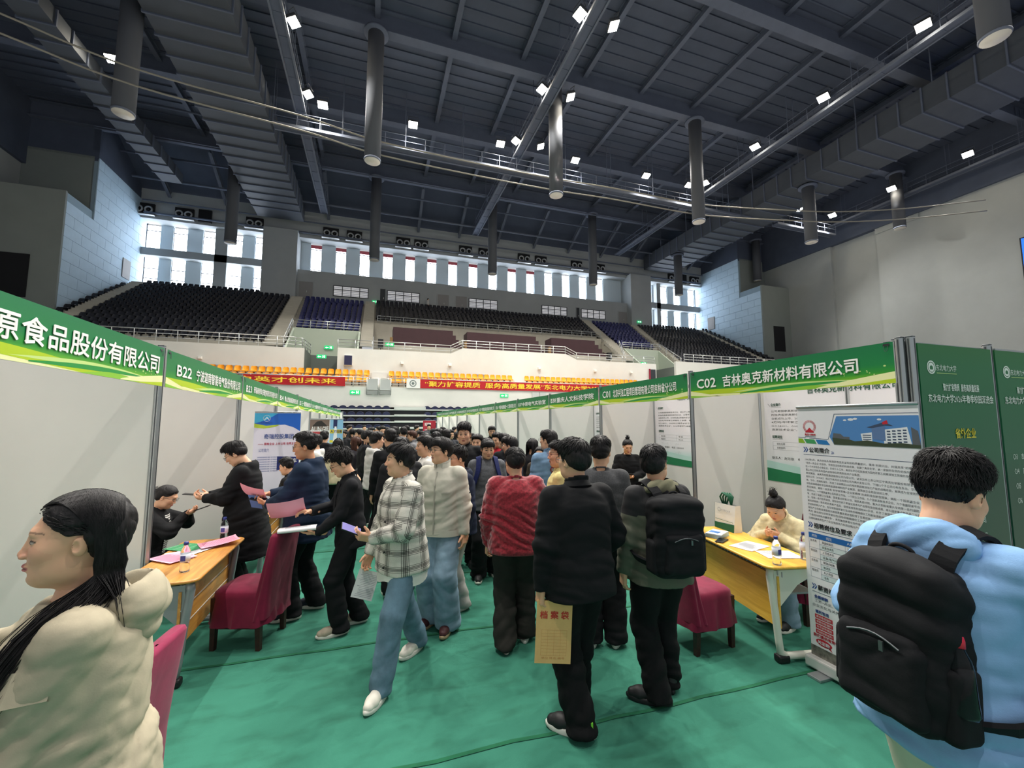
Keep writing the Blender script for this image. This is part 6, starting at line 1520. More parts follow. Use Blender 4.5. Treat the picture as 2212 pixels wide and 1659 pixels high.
def strip(P, pts, w_, name, m_, parent, thick=.004):
    """flat ribbon through points (figure frame) used for zips, straps and plackets"""
    pts = [Vector(p) for p in pts]; mb = MB(); c = Vector(np.mean([np.array(p) for p in pts], 0)); L, R_ = [], []
    ctr = Vector(P['T']((0, 0, 1.2)))
    rows = []
    for i, p in enumerate(pts):
        t = (pts[min(i + 1, len(pts) - 1)] - pts[max(i - 1, 0)]).normalized(); n_ = (p - ctr); n_ -= t * n_.dot(t); n_.normalize(); s = t.cross(n_)
        rows.append([p - s * w_ / 2 - n_ * thick, p - s * w_ / 2 + n_ * thick, p + s * w_ / 2 + n_ * thick, p + s * w_ / 2 - n_ * thick, p - s * w_ / 2 - n_ * thick])
    mb.grid(rows, smooth=False); return mb.build(name, m_, parent)
# ================================================================== PEOPLE
def spot(px, py, d):
    """ground place on the line of sight through a pixel at forward depth d"""
    v = ray(px, py); q = _o + v * (d / v.dot(_fh)); return (q.x, q.y)
def world(P, p):
    r = P['root']; a = r.rotation_euler.z; c, s = math.cos(a), math.sin(a); p = np.array(p, float)
    return Vector((r.location.x + c * p[0] - s * p[1], r.location.y + s * p[0] + c * p[1], p[2] + r.location.z))
def place(P, o, p, fx, fy):
    """put a thing at a figure-frame point with its local x and y along figure-frame directions"""
    a = P['root'].rotation_euler.z; Rz = np.array(rotm('z', a)); x = unit(Rz @ unit(fx)); y = np.array(Rz @ unit(fy)); y = unit(y - x * (x @ y)); z = np.cross(x, y)
    M = Matrix(((x[0], y[0], z[0]), (x[1], y[1], z[1]), (x[2], y[2], z[2])))
    o.location = world(P, p); o.rotation_euler = M.to_euler(); return o
def phone(P, p, fx, fy, label, lit=False):
    o = empty('smartphone', (0, 0, 0), 0, label, 'phone'); MB().box((0, 0, 0), (.074, .155, .009), bev=.004).build('case', M_black, o); MB().box((0, 0, .0052), (.067, .146, .0008)).build('screen', mat('phone_screen_lit', '#6f6a9a', .1, emit='#8f88c0', es=.5) if lit else mat('phone_glass', '#0b0d12', .1), o)
    return place(P, o, p, fx, fy)
def held_sheet(P, p, fx, fy, label, m_, lm, w_=.21, h_=.297, curl=.05, lines=16):
    o = sheet(0, 0, 0, 0, w_, h_, m_, label, lines, lm, curl); return place(P, o, p, fx, fy)
def backpack(P, label, m_, w_=.15, hgt=.23, dp=.075, cz=1.17, cy=-.19, straps=True, bottle_=False, h=.012):
    """rounded pack on the back with pockets, grab loop and shoulder straps"""
    S = P['S']; o = empty('backpack', tuple(P['root'].location), P['root'].rotation_euler.z, label, 'backpack'); T = P['T']; c = T((0, cy, cz)); R = P['Rt']
    F = Field(np.array(c) - .42, np.array(c) + .42, h)
    F.rbox(c, (w_ - .05, dp - .045, hgt - .06), .055, R); F.ell(T((0, cy, cz + hgt - .05)), (w_ * .86, dp * .85, .07), R, k=.04)
    V, Q = F.skin(); nr = vnormals(V, Q); V = V + nr * wrinkle(V, 17, 26, .007)[:, None]; obj('pack_body', np_mesh('pack_body', V, Q, m_), o)
    F = Field(np.array(c) - .42, np.array(c) + .42, h); F.rbox(T((0, cy - dp * .92, cz - hgt * .38)), (w_ * .62, .012, hgt * .38), .03, R); V, Q = F.skin(); nr = vnormals(V, Q); V = V + nr * wrinkle(V, 5, 30, .005)[:, None]; obj('front_pocket', np_mesh('front_pocket', V, Q, m_), o)
    for s in (-1, 1):
        F = Field(np.array(c) - .42, np.array(c) + .42, h); F.rbox(T((s * w_ * .98, cy, cz - hgt * .5)), (.008, dp * .4, hgt * .33), .022, R); V, Q = F.skin(); obj('side_pocket', np_mesh('side_pocket', V, Q, m_), o)
    zp = mat('zip_metal', '#6d6f73', .35, metal=.8)
    MB().tube([T((-w_ * .75 + w_ * 1.5 * t, cy - dp * .6 - .02, cz + hgt * .55 + .09 * math.sin(PI * t))) for t in np.linspace(0, 1, 12)], .004, 5).build('zip', M_slot, o)
    MB().tube([T((-w_ * .5 + w_ * t, cy - dp * .92 - .045, cz - hgt * .02 + .02 * math.sin(PI * t))) for t in np.linspace(0, 1, 8)], .003, 5).build('zip', M_slot, o)
    MB().box(T((w_ * .2, cy - dp * .92 - .05, cz - hgt * .05)), (.012, .006, .03)).build('zip_pull', zp, o)
    MB().tube([np.array(q) for q in smooth_path([tuple(T(q)) for q in ((-.035, cy + .02, cz + hgt - .02), (-.032, cy + .01, cz + hgt + .02), (0, cy + .005, cz + hgt + .035), (.032, cy + .01, cz + hgt + .02), (.035, cy + .02, cz + hgt - .02))], 4)], .007, 6).build('grab_loop', m_, o)
    if straps:
        for s in (-1, 1):
            pts = [T((s * .085, cy + .03, cz + hgt * .8)), T((s * .095, cy + .045, cz + hgt * 1.08)), T((s * .10, -.085, 1.475)), T((s * .105, -.015, 1.492)), T((s * .108, .06, 1.455)), P['surf'](s * 42, 1.33, .022), P['surf'](s * 52, 1.2, .022), P['surf'](s * 75, 1.08, .022), P['surf'](s * 110, 1.0, .02), T((s * w_ * .95, cy + .04, cz - hgt * .75))]
            pts = [np.array(q) for q in smooth_path([tuple(q) for q in pts], 4)]
            strip(P, pts, .062, 'shoulder_strap', m_, o, .007)
    if bottle_:
        b_ = empty('drink_bottle', tuple(world(P, T((w_ * 1.02, cy - .01, cz - hgt * .18)))), 0, 'clear drink bottle with red cap in the backpack side pocket', 'bottle')
        b_.rotation_euler = (math.radians(-8), math.radians(12), 0)
        MB().lathe([(.028, -.1), (.034, -.09), (.034, .02), (.03, .05), (.02, .075), (.019, .085)], n=18).build('body', M_pet, b_); MB().lathe([(.021, .08), (.022, .1), (.02, .112), (.015, .115)], n=18).build('cap', mat('cap_red', '#d81f3c', .4), b_)
    return o
def buttons(P, a, zs, m_, r=.008):
    for z in zs:
        p = P['surf'](a, z, .006); MB().lathe([(r, -.002), (r, .003), (r * .6, .004)], tuple(p), 8, T=Matrix.Rotation(PI / 2, 3, 'X')).build('button', m_, P['root'])
def collar_ring(P, m_, name, z=1.452, r=.062, hh=.035, gap=0.0, flare=.018):
    """folded shirt collar around the neck, open at the front"""
    T = P['T']; rows = []
    for dz, dr in ((hh * .2, -.006), (hh, -.002), (hh * .9, .006), (-hh * .35, .006 + flare)):
        row = []
        for k in range(25):
            a = math.radians(gap + (360 - 2 * gap) * k / 24); f = math.cos(a)
            row.append(T((math.sin(a) * (r + dr), math.cos(a) * (r + dr) - .004, z + dz - .02 * f - (.03 * max(0, f) ** 3 if dz < 0 else 0))))
        rows.append(row)
    MB().grid(rows).build(name, m_, P['root'])

# --- cloths
m, nt, b = nodes('plaid_flannel')
aw = N(nt, 'ShaderNodeAttribute', attribute_name='weave'); sx = N(nt, 'ShaderNodeSeparateXYZ'); nt.links.new(aw.outputs['Vector'], sx.inputs[0])
def mnode(op, a, b_=None, c=None):
    n_ = N(nt, 'ShaderNodeMath', operation=op)
    for i, v in enumerate((a, b_, c)):
        if v is None: continue
        if isinstance(v, (int, float)): n_.inputs[i].default_value = v
        else: nt.links.new(v, n_.inputs[i])
    return n_.outputs[0]
cur = None
for ch, per, off in (('X', .12, .03), ('Z', .115, .05)):
    c = mnode('FRACT', mnode('DIVIDE', mnode('ADD', sx.outputs[ch], off + 5), per)); band = mnode('LESS_THAN', c, .42)
    ln_ = mnode('LESS_THAN', mnode('FRACT', mnode('MULTIPLY', c, 11.5)), .36); lb_ = mnode('MULTIPLY', ln_, band)
    band2 = mnode('LESS_THAN', mnode('ABSOLUTE', mnode('SUBTRACT', c, .2)), .09)
    f = mnode('MULTIPLY', mnode('SUBTRACT', 1.0, mnode('MULTIPLY', lb_, .82)), mnode('SUBTRACT', 1.0, mnode('MULTIPLY', band2, .38)))
    cur = f if cur is None else mnode('MULTIPLY', cur, f)
nzp = N(nt, 'ShaderNodeTexNoise', i_Scale=160.0); tcp = N(nt, 'ShaderNodeTexCoord'); nt.links.new(tcp.outputs['Object'], nzp.inputs['Vector'])
cur = mnode('MULTIPLY', cur, mnode('MULTIPLY_ADD', nzp.outputs['Fac'], .3, .85))
vs = N(nt, 'ShaderNodeVectorMath', operation='SCALE'); vs.inputs[0].default_value = lin('#c8c5bc')[:3]; nt.links.new(cur, vs.inputs['Scale']); nt.links.new(vs.outputs[0], b.inputs['Base Color']); b.inputs['Roughness'].default_value = .9
M_plaid = m
def twotone(name, c0, c1, z):
    m_, nt_, b_ = nodes(name); a_ = N(nt_, 'ShaderNodeAttribute', attribute_name='weave'); s_ = N(nt_, 'ShaderNodeSeparateXYZ'); nt_.links.new(a_.outputs['Vector'], s_.inputs[0])
    g = N(nt_, 'ShaderNodeMath', operation='GREATER_THAN'); g.inputs[1].default_value = z; nt_.links.new(s_.outputs['Z'], g.inputs[0]); mx = N(nt_, 'ShaderNodeMix', data_type='RGBA'); nt_.links.new(g.outputs[0], mx.inputs[0]); mx.inputs[6].default_value = lin(c0); mx.inputs[7].default_value = lin(c1); nt_.links.new(mx.outputs[2], b_.inputs['Base Color']); b_.inputs['Roughness'].default_value = .8; return m_
f_black = fabric('cloth_black', '#141518'); f_black2 = fabric('cloth_black_suit', '#1b1c20', .08, 30, .1); f_navy = fabric('cloth_navy', '#1b2a40', .12, 8); f_char = fabric('cloth_charcoal_trousers', '#2b2a27', .18, 8)
f_white = fabric('cloth_offwhite', '#bab7ab', .06, 6); f_grey = fabric('cloth_grey_hoodie', '#5c5e63', .2, 60); f_card = fabric('cloth_grey_cardigan', '#47484b', .25, 90, .5)
f_jean = fabric('denim_blue', '#5f7a8c', .28, 7, .3); f_jean2 = fabric('denim_pale', '#7b93a6', .25, 6, .3); f_djack = fabric('denim_jacket', '#6d8aa8', .22, 9, .3); f_lgrey = fabric('cloth_light_grey', '#a09f9c', .15, 12)
f_red = fabric('mohair_red', '#8f2431', .45, 55, 1.0, 95, .95, .6); f_blue = fabric('cloth_sky_blue', '#86aedb', .1, 8); f_cream = fabric('cloth_cream_coat', '#aaa18c', .06, 5, .15); f_beige = fabric('cloth_beige_trousers', '#cdc8b8', .08, 6)
f_cord = fabric('corduroy_cream', '#cdc19c', .16, 26, .4, 120); f_yel = fabric('cloth_pale_yellow', '#d9cb8c', .2, 14)
s_white = mat('shoe_white', '#e4dfd3', .6, var=.05, scale=30); s_black = mat('shoe_black', '#17181a', .55); s_navy = mat('shoe_navy', '#1a2233', .8); s_beige = mat('shoe_beige', '#a89d8b', .7, var=.1, scale=30); s_mar = mat('shoe_maroon', '#4a2024', .5); s_gum = mat('sole_tan', '#b59a78', .7); s_sole = mat('sole_white', '#dedbd2', .6); s_grey = mat('shoe_grey', '#77767a', .7, var=.2, scale=40)
g_thin = mat('glasses_metal', '#4a4543', .3, metal=.6); g_blk = mat('glasses_black', '#121214', .3)
AH = lambda s, y=.03, z=.80, x=.25, **k: dict(w=(s * x, y, z), pole=(s * .5, -1, -.2), palm=(-s, 0, -.0), **k)

# 1 -- plaid overshirt, walking, phone in the near hand
P = person('man in black and white plaid overshirt and jeans, looking at nothing, phone in hand', (.24, 3.42), 140, 1.71, lean=2, twist=-28, head=(-50, -2, 0), seed=11, build=1.02,
    lh=dict(w=(-.05, .27, 1.06), pole=(-1, -.5, -.7), fwd=(.25, 1, .3), palm=(.75, .0, .6), curl=[.55, .6, .65, .7], thumb=.7), rh=dict(w=(.2, .2, .80), pole=(.6, -1, 0), palm=(-1, 0, 0), curl=.7),
    feet=[(.07, -.33, -4, .0), (-.06, .30, 10, .0)], hair=dict(style='male', n=700, ln=.085, lift=.10, vol=.014), top=dict(mat=M_plaid, hem=.78, ease=.046, flare=.012, collar='shirt', name='plaid_overshirt', wr=.0055), pants=dict(mat=f_jean, knee=.09, hem=.078), shoes=dict(up=s_white, sole=s_sole, lace=s_white, sc=1.02))
P['root']['label'] = 'man in black and white plaid overshirt and jeans holding a phone'
phone(P, P['arms'][-1][1] + np.array((.05, .13, .075)) @ rotm('z', math.radians(28)), rotm('z', math.radians(-28)) @ np.array((.8, -.3, .5)), rotm('z', math.radians(-28)) @ np.array((.1, 1, .55)), 'lilac rimmed phone held by the man in plaid', True)
collar_ring(P, M_plaid, 'collar', 1.455, .068, .036, 18, .03); buttons(P, -20, (.84, .95, 1.06, 1.17), M_black)
T = P['T']; MB().grid([[P['surf'](a, z, -.012) for a in range(-180, 181, 10)] for z in (.80, .785)] + [[np.array(P['surf'](a, .785, -.015)) - np.array((0, 0, .065 + .02 * math.sin(a * .05))) for a in range(-180, 181, 10)]]).build('tshirt_hem', mat('tee_white', '#dcdcd6', .8), P['root'])
w_ = P['arms'][-1][1]; el_ = P['arms'][-1][0]; u_ = unit(w_ - el_); MB().lathe([(.031, -.012), (.033, 0), (.031, .012)], tuple(w_ - u_ * .004), 14, T=Vector(u_).to_track_quat('Z', 'Y').to_matrix()).build('watch_strap', M_black, P['root']); MB().lathe([(.021, 0), (.021, .01)], tuple(w_ + np.array((-.025, -.005, -.02))), 14, T=Matrix.Rotation(-PI / 2, 3, 'Y')).build('watch_face', M_black, P['root'])
held_sheet(P, P['arms'][1][1] + np.array((.0, .05, -.22)), rotm('z', math.radians(-28)) @ np.array((.3, 1, .4)), rotm('z', math.radians(-28)) @ np.array((-.2, .5, -1)), 'pale leaflet dangling from the hand of the man in plaid', mat('leaflet_pale', '#d3d8d6', .6), M_ptext, .16, .2, .02, 9)

# 2 -- young man in black suit reading
P = person('young man in black suit reading a pink sheet over a white folder', (-.17, 4.28), 97, 1.64, lean=4, head=(2, 26, 0), seed=12, build=.96, rh=dict(w=(.12, .36, 1.12), pole=(.8, -.7, -.7), fwd=(-.2, 1, .1), palm=(-.3, 0, -1), curl=.5), lh=dict(w=(-.10, .30, .96), pole=(-.8, -.8, -.6), fwd=(.2, 1, 0), palm=(.2, 0, 1), curl=.25),
    feet=[(.09, -.1, -4, 0), (-.09, .09, 6, 0)], hair=dict(style='short', n=800, ln=.075, lift=.26, vol=.018, spread=1.6), top=dict(mat=f_black2, hem=.79, ease=.022, collar='lapel', name='suit_jacket', flare=.012, cuff=.043), pants=dict(mat=f_black, knee=.088, hem=.085), shoes=dict(up=s_beige, sole=s_sole, lace=s_beige), glasses=g_thin)
collar_ring(P, mat('shirt_white', '#e8e8ea', .7), 'shirt_collar', 1.455, .060, .034, 10, .008)
MB().grid([[P['surf'](a, z, .004) for a in range(-w2, w2 + 1, max(1, w2))] for z, w2 in ((1.40, 24), (1.3, 16), (1.18, 8), (1.1, 2))]).build('shirt_front', mat('shirt_white', '#e8e8ea', .7), P['root'])
for s in (-1, 1): strip(P, [P['surf'](s * a, z, .012) for z, a in ((1.41, 34), (1.3, 26), (1.18, 16), (1.08, 6))], .05, 'lapel', f_black2, P['root'], .003)
held_sheet(P, P['arms'][1][1] + np.array((-.05, .20, .015)), (.1, 1, -.12), (-.9, .1, .55), 'pink printed sheet held up by the young man in suit', M_pink, M_pred, .297, .21, .06)
fo = empty('paper_folder', (0, 0, 0), 0, 'white folded stack of forms under the pink sheet', 'papers'); MB().grid([[(-.15 + .3 * i / 8, y, .012 + z) for i in range(9)] for y, z in ((-.105, 0), (.0, .006), (.09, .004), (.105, -.012), (.09, -.026), (-.105, -.03))]).build('forms', M_pwhite, fo); MB().box((0, 0, .017), (.2, .1, .001)).build('print_lines', M_ptext, fo)
place(P, fo, P['arms'][-1][1] + np.array((.06, .16, .035)), (.05, 1, -.02), (-1, .05, .1))

# 3 -- older man in navy jacket
P = person('stocky man in navy hooded jacket holding a pink sheet and phone', (-.6, 4.74), 78, 1.77, lean=2, head=(14, 6, 0), seed=13, build=1.16, rh=dict(w=(.04, .37, 1.14), pole=(.8, -.7, -.8), fwd=(-.3, 1, 0), palm=(-.3, 0, -1), curl=.45), lh=dict(w=(-.08, .34, 1.06), pole=(-.9, -.7, -.6), fwd=(.35, 1, .1), palm=(.5, 0, 1), curl=.7),
    feet=[(.12, -.06, -8, 0), (-.12, .08, 14, 0)], hair=dict(style='short', n=500, ln=.022, lift=.05, vol=.004), top=dict(mat=f_navy, hem=.72, ease=.05, collar='hood', flare=.015, name='hooded_jacket', wr=.006), pants=dict(mat=f_black, hip=.105, knee=.092, hem=.088), shoes=dict(up=s_navy, sole=s_sole), glasses=g_thin, skin='#c78f6d')
held_sheet(P, P['arms'][1][1] + np.array((-.06, .15, -.005)), (.2, 1, .25), (-.9, .1, .5), 'pink printed sheet held by the man in navy', M_pink, M_pred, .26, .19, .05)
phone(P, P['arms'][-1][1] + np.array((.05, .12, .04)), (1, -.2, .3), (.2, 1, .2), 'dark phone in the hand of the man in navy')
held_sheet(P, P['arms'][-1][1] + np.array((.08, .16, .01)), (.2, 1, .1), (-.5, .1, .9), 'blue flyer under the phone of the man in navy', mat('flyer_blue', '#5e7fc0', .6), M_pwhite, .12, .16, .0, 4)

# 4 -- long black coat
bp4 = at_z(540, 948, 1.70)
P = person('man in long black hooded coat looking down at a phone', (bp4.x, bp4.y), 92, 1.70, lean=5, head=(0, 32, 0), seed=14, build=1.08, rh=dict(w=(.07, .36, 1.13), pole=(.9, -.6, -.7), fwd=(-.35, 1, .1), palm=(-.4, -.2, .8), curl=.7), lh=dict(w=(-.07, .36, 1.12), pole=(-.9, -.6, -.7), fwd=(.35, 1, .1), palm=(.4, -.2, .8), curl=.7),
    hair=dict(style='male', n=700, ln=.085, lift=.12, vol=.016), top=dict(mat=f_black, hem=.48, ease=.05, flare=.05, collar='hood', name='long_coat'), pants=dict(mat=f_black), shoes=dict(up=s_black, sole=s_black), glasses=g_blk)
phone(P, (P['arms'][1][1] + P['arms'][-1][1]) / 2 + np.array((0, .14, .035)), (1, 0, 0), (0, 1, .12), 'black phone held flat by the man in long coat')

# 5 -- off-white jacket
P = person('young man in off-white zip jacket and wide pale jeans', (.64, 4.06), 148, 1.735, head=(-36, -4, 0), seed=15, build=.97, lh=dict(w=(-.245, .03, .80), pole=(-.4, -1, 0), palm=(1, 0, 0), curl=.5), rh=dict(w=(.24, .02, .80), pole=(.4, -1, 0)), feet=[(.1, -.03, -10, 0), (-.1, .06, 8, 0)],
    hair=dict(style='fringe', n=800, ln=.08, lift=.05, vol=.018), top=dict(mat=f_white, hem=.85, ease=.046, collar='stand', name='zip_jacket', sleeve=1.08, wr=.006), pants=dict(mat=f_jean2, hip=.115, knee=.108, hem=.12, floor=.03), shoes=dict(up=s_mar, sole=s_gum, lace=s_white), glasses=g_thin)
MB().grid([[P['surf'](a, z, .006) for a in range(-180, 181, 10)] for z in (.845, .85, .895, .9)]).build('waistband', f_white, P['root'])
strip(P, [P['surf'](2, z, .007) for z in (.87, 1.0, 1.15, 1.3, 1.42)], .012, 'zip', mat('zip_line', '#9b998f', .5), P['root']); strip(P, [P['surf'](a, 1.24, .007) for a in (-22, -34, -46)], .012, 'chest_pocket', mat('zip_line', '#9b998f', .5), P['root'])
collar_ring(P, f_white, 'collar', 1.46, .072, .045, 24, .0)
MB().box(P['arms'][-1][0] + np.array((-.06, 0, .1)), (.01, .03, .05)).build('sleeve_badge', M_slot, P['root'])

# 6 -- man with glasses behind him
person('man in navy padded top and light grey trousers with glasses', (.88, 4.42), 100, 1.62, head=(0, 2, 0), seed=16, build=1.05, hair=dict(style='short', n=600, ln=.04, lift=.12, vol=.01), top=dict(mat=fabric('cloth_navy_pad', '#1d2439', .15, 10), hem=.80, ease=.055, collar='hood', name='padded_jacket'), pants=dict(mat=f_lgrey, knee=.092, hem=.085), shoes=dict(up=s_grey, sole=s_sole), glasses=g_thin, skin='#cf9a7c')
# 7 -- grey hoodie facing the viewer
P = person('young man in grey hoodie facing the viewer with navy backpack straps', (1.36, 5.1), 172, 1.69, head=(4, 14, 0), seed=17, hair=dict(style='fringe', n=700, ln=.06, lift=.06, vol=.012), top=dict(mat=f_grey, hem=.84, ease=.042, collar='hood', name='hoodie'), pants=dict(mat=f_black, knee=.098, hem=.1), shoes=dict(up=s_black, sole=s_sole, lace=s_white), feet=[(.1, .05, -8, 0), (-.11, -.06, 10, 0)])
backpack(P, 'navy backpack worn by the young man in grey hoodie', fabric('pack_navy', '#1b2452', .1), h=.018)
# 8 -- tall man
person('tall man in black jacket with swept back hair facing the viewer', spot(1003, 1000, 5.7), 165, 1.86, head=(-4, 6, 0), seed=18, hair=dict(style='short', n=500, ln=.06, lift=.08, vol=.014), top=dict(mat=f_black, hem=.8, ease=.04, collar='stand', name='jacket'), pants=dict(mat=f_black), shoes=dict(up=s_black, sole=s_black), skin='#dba888')
# 9 -- red sweater
P = person('person in fuzzy red sweater and dark trousers seen from behind', (1.2, 3.52), -14, 1.66, lean=1, head=(14, 3, 0), seed=19, build=1.06, lh=dict(w=(-.26, .08, .82), pole=(-.6, -1, 0), palm=(1, 0, 0), curl=.6), rh=dict(w=(.2, .22, .98), pole=(.9, -.8, -.4), palm=(-1, 0, 0), hide=1), feet=[(.09, .10, -4, 0), (-.10, -.06, 8, 0, (0, 1, .1))],
    hair=dict(style='fringe', n=800, ln=.06, lift=.05, vol=.018), top=dict(mat=f_red, hem=.83, ease=.075, sleeve=1.05, collar='crew', name='sweater', wr=.009, wf=60, cuff=.042), pants=dict(mat=f_char, hip=.12, knee=.1, hem=.1, wr=.006), shoes=dict(up=mat('shoe_pale', '#c9c4bb', .6), sole=s_sole))
MB().grid([[P['surf'](a, z, o_) for a in range(-180, 181, 10)] for z, o_ in ((.82, -.01), (.825, .0), (.875, .002), (.88, -.006))]).build('ribbed_hem', f_red, P['root'])
# 10 -- denim jacket
P = person('tall man in denim jacket with a red back patch and black glasses', spot(1188, 1100, 5.3), 6, 1.79, head=(32, -2, 0), seed=20, hair=dict(style='fringe', n=700, ln=.055, lift=.04, vol=.014), top=dict(mat=f_djack, hem=.84, ease=.045, collar='shirt', name='denim_jacket'), pants=dict(mat=f_black), shoes=dict(up=s_black, sole=s_sole), glasses=g_blk)
pt = []
for a, z in ((206, 1.27), (198, 1.32), (180, 1.335), (162, 1.32), (152, 1.27), (162, 1.22), (180, 1.175), (198, 1.22)): pt.append(P['surf'](-a, z, .012))
MB().raw(pt, [tuple(range(8)), tuple(range(7, -1, -1))]).build('back_patch', mat('patch_red', '#7d1f24', .7), P['root']); MB().raw([P['surf'](-a, z, .016) for a, z in ((202, 1.285), (158, 1.285), (158, 1.25), (202, 1.25))], [(0, 1, 2, 3), (3, 2, 1, 0)]).build('patch_band', mat('patch_grey', '#a8a29b', .7), P['root'])
# 11 -- pale yellow top
person('young man with glasses in pale yellow top behind the black jacket', spot(1212, 1100, 4.15), 62, 1.69, head=(22, 0, 0), seed=21, build=.95, hair=dict(style='male', n=600, ln=.07, lift=.16, vol=.012), top=dict(mat=f_yel, hem=.82, ease=.04, collar='hood', name='hoodie'), pants=dict(mat=f_black), shoes=dict(up=s_black, sole=s_sole), glasses=mat('glasses_red', '#7d2020', .3))
# 12 -- black jacket with envelope
P = person('man in black jacket and trousers seen from behind holding an envelope', (1.265, 2.49), 2, 1.76, head=(18, 0, 0), seed=22, build=1.1, lh=dict(w=(-.27, -.02, .80), pole=(-.6, -1, 0), fwd=(-.05, .1, -1), palm=(1, .1, 0), curl=.9, thumb=.8), rh=dict(w=(.22, .14, .92), pole=(.9, -.7, 0), hide=1), feet=[(.10, .22, -6, 0), (-.03, -.05, 48, 0)],
    hair=dict(style='male', n=900, ln=.06, lift=.07, vol=.022), top=dict(mat=f_black, hem=.80, ease=.05, collar='shirt', flare=.01, name='jacket'), pants=dict(mat=fabric('cloth_black_t', '#0f1012'), hip=.112, knee=.098, hem=.09, wr=.006), shoes=dict(up=s_black, sole=mat('sole_bright', '#e9e6de', .6), lace=s_black, sc=1.06), glasses=g_thin)
collar_ring(P, f_black, 'collar', 1.458, .066, .034, 20, .026)
sh0 = [c for c in P['root'].children if c.name.startswith('shoe')][1]
MB().grid([[(-.0445 + .001 * i, -.02 + .09 * i / 6, z + .012 * math.sin(i)) for i in range(7)] for z in (.045, .06, .074)]).build('purple_flash', mat('shoe_purple', '#5a2f9a', .4), sh0); MB().box((-.030, -.075, .085), (.035, .012, .045), rz=.5).build('green_tab', mat('shoe_green', '#7fd23c', .4), sh0)
en = empty('document_envelope', (0, 0, 0), 0, 'tan paper document envelope with red characters held at the thigh', 'envelope'); M_kraft = mat('kraft_paper', '#e2b274', .75, var=.05, scale=12)
MB().span((-.108, -.003, -.36), (.108, .003, 0)).build('envelope', M_kraft, en); q = Sheet(); M_rz = mat('stamp_red', '#c8342b', .7)
q.text('档 案 袋', -.088, .088, -.105, -.058, M_rz, .004, .014); 
for k in range(9): q.rect(-.075, -.17 - .018 * k, .08, -.169 - .018 * k, mat('stamp_faint', '#c98a55', .8), .0036); 
for k in range(5): q.rect(-.075 + .0385 * k, -.315, -.074 + .0385 * k, -.168, mat('stamp_faint', '#c98a55', .8), .0036)
q.text('单位 姓名 编号', -.07, .07, -.335, -.322, mat('stamp_faint', '#c98a55', .8), .0036); q.build('print', en)
MB().span((-.108, .003, -.02), (.108, .005, .0)).build('flap_edge', M_kraft, en)
en.location = world(P, P['arms'][-1][1] + np.array((.075, -.04, -.07))); en.rotation_euler = (0, math.radians(3), math.radians(-16))
# 13 -- grey cardigan
person('man in dark grey wool cardigan and black trousers seen from behind', (1.92, 3.30), -28, 1.75, head=(-10, 0, 0), seed=23, hair=dict(style='male', n=700, ln=.06, lift=.07, vol=.016), top=dict(mat=f_card, hem=.82, ease=.048, collar='crew', name='cardigan'), pants=dict(mat=f_black, knee=.1, hem=.095), shoes=dict(up=mat('shoe_offwhite', '#cfcac0', .6), sole=s_sole))
# 14 -- olive jacket with backpack
P = person('man in olive and black jacket wearing a black backpack, seen from behind', (1.93, 2.55), -8, 1.71, head=(-46, -8, -4), seed=24, build=1.06, lh=dict(w=(-.265, .03, .80), pole=(-.5, -1, 0), fwd=(0, .15, -1), palm=(1, 0, 0), curl=.5), rh=dict(w=(.2, .25, 1.0), pole=(.9, -.7, -.4), hide=1), feet=[(.11, .12, -10, 0), (-.06, -.03, 62, 0)],
    hair=dict(style='male', n=800, ln=.05, lift=.06, vol=.016), top=dict(mat=twotone('olive_black_shell', '#585a4c', '#15161a', 1.27), hem=.80, ease=.05, collar='hood', name='shell_jacket', wr=.006), pants=dict(mat=fabric('cloth_black_t', '#0f1012'), hip=.112, knee=.095, hem=.085, wr=.006), shoes=dict(up=s_black, sole=s_black, lace=s_black, sc=1.04), glasses=g_blk)
Fh = Field(np.array(P['T']((0, -.06, 1.46))) - .2, np.array(P['T']((0, -.06, 1.46))) + .2, .01); Fh.ell(P['T']((0, -.08, 1.445)), (.135, .075, .07), P['Rt']); Fh.ell(P['T']((0, -.02, 1.53)), (.085, .085, .07), P['Rt'], k=.015, mode='s')
V, Q = Fh.skin(); V = V + vnormals(V, Q) * wrinkle(V, 4, 40, .006)[:, None]; obj('hood', np_mesh('hood', V, Q, fabric('olive_hood', '#77755f', .15, 14)), P['root'])
backpack(P, 'large black backpack on the man in olive jacket', fabric('pack_black', '#17181b', .15, 20), .165, .25, .095, 1.16, -.225)
# 15 -- woman standing in booth C01
def bun(c=(0, -.06, .14), r=.035, seed=3):
    def f():
        F = Field(np.array(c) - .08, np.array(c) + .09, .006); F.ell(c, (r, r, r * .8)); V, Q = F.skin(); V = V + vnormals(V, Q) * wrinkle(V, seed, 120, .004)[:, None]
        rr = np.random.RandomState(seed); ps = [([np.array(c) + unit(rr.randn(3)) * r * .7, np.array(c) + unit(rr.randn(3) + (0, 0, 1)) * r * 1.3, np.array(c) + unit(rr.randn(3) + (0, 0, 1.5)) * r * 1.8], .003) for _ in range(26)]
        V2, Q2 = strands(ps, .003); return np.concatenate([V, V2]), np.concatenate([Q, Q2 + len(V)])
    return f
P = person('woman in black top with hair in a bun standing in booth C01', (3.97, 5.97), 152, 1.625, female=True, head=(6, 20, 0), seed=25, rh=dict(w=(.06, .26, 1.1), pole=(.9, -.6, -.5), palm=(-.3, 0, 1), curl=.7), lh=dict(w=(-.06, .27, 1.1), pole=(-.9, -.6, -.5), palm=(.3, 0, 1), curl=.7), hair=dict(style='swept', n=500, ln=.05, lift=.01, vol=.004, extra=bun()), top=dict(mat=f_black, hem=.84, ease=.035, collar='crew'), pants=dict(mat=f_black), shoes=dict(up=s_black, sole=s_black))
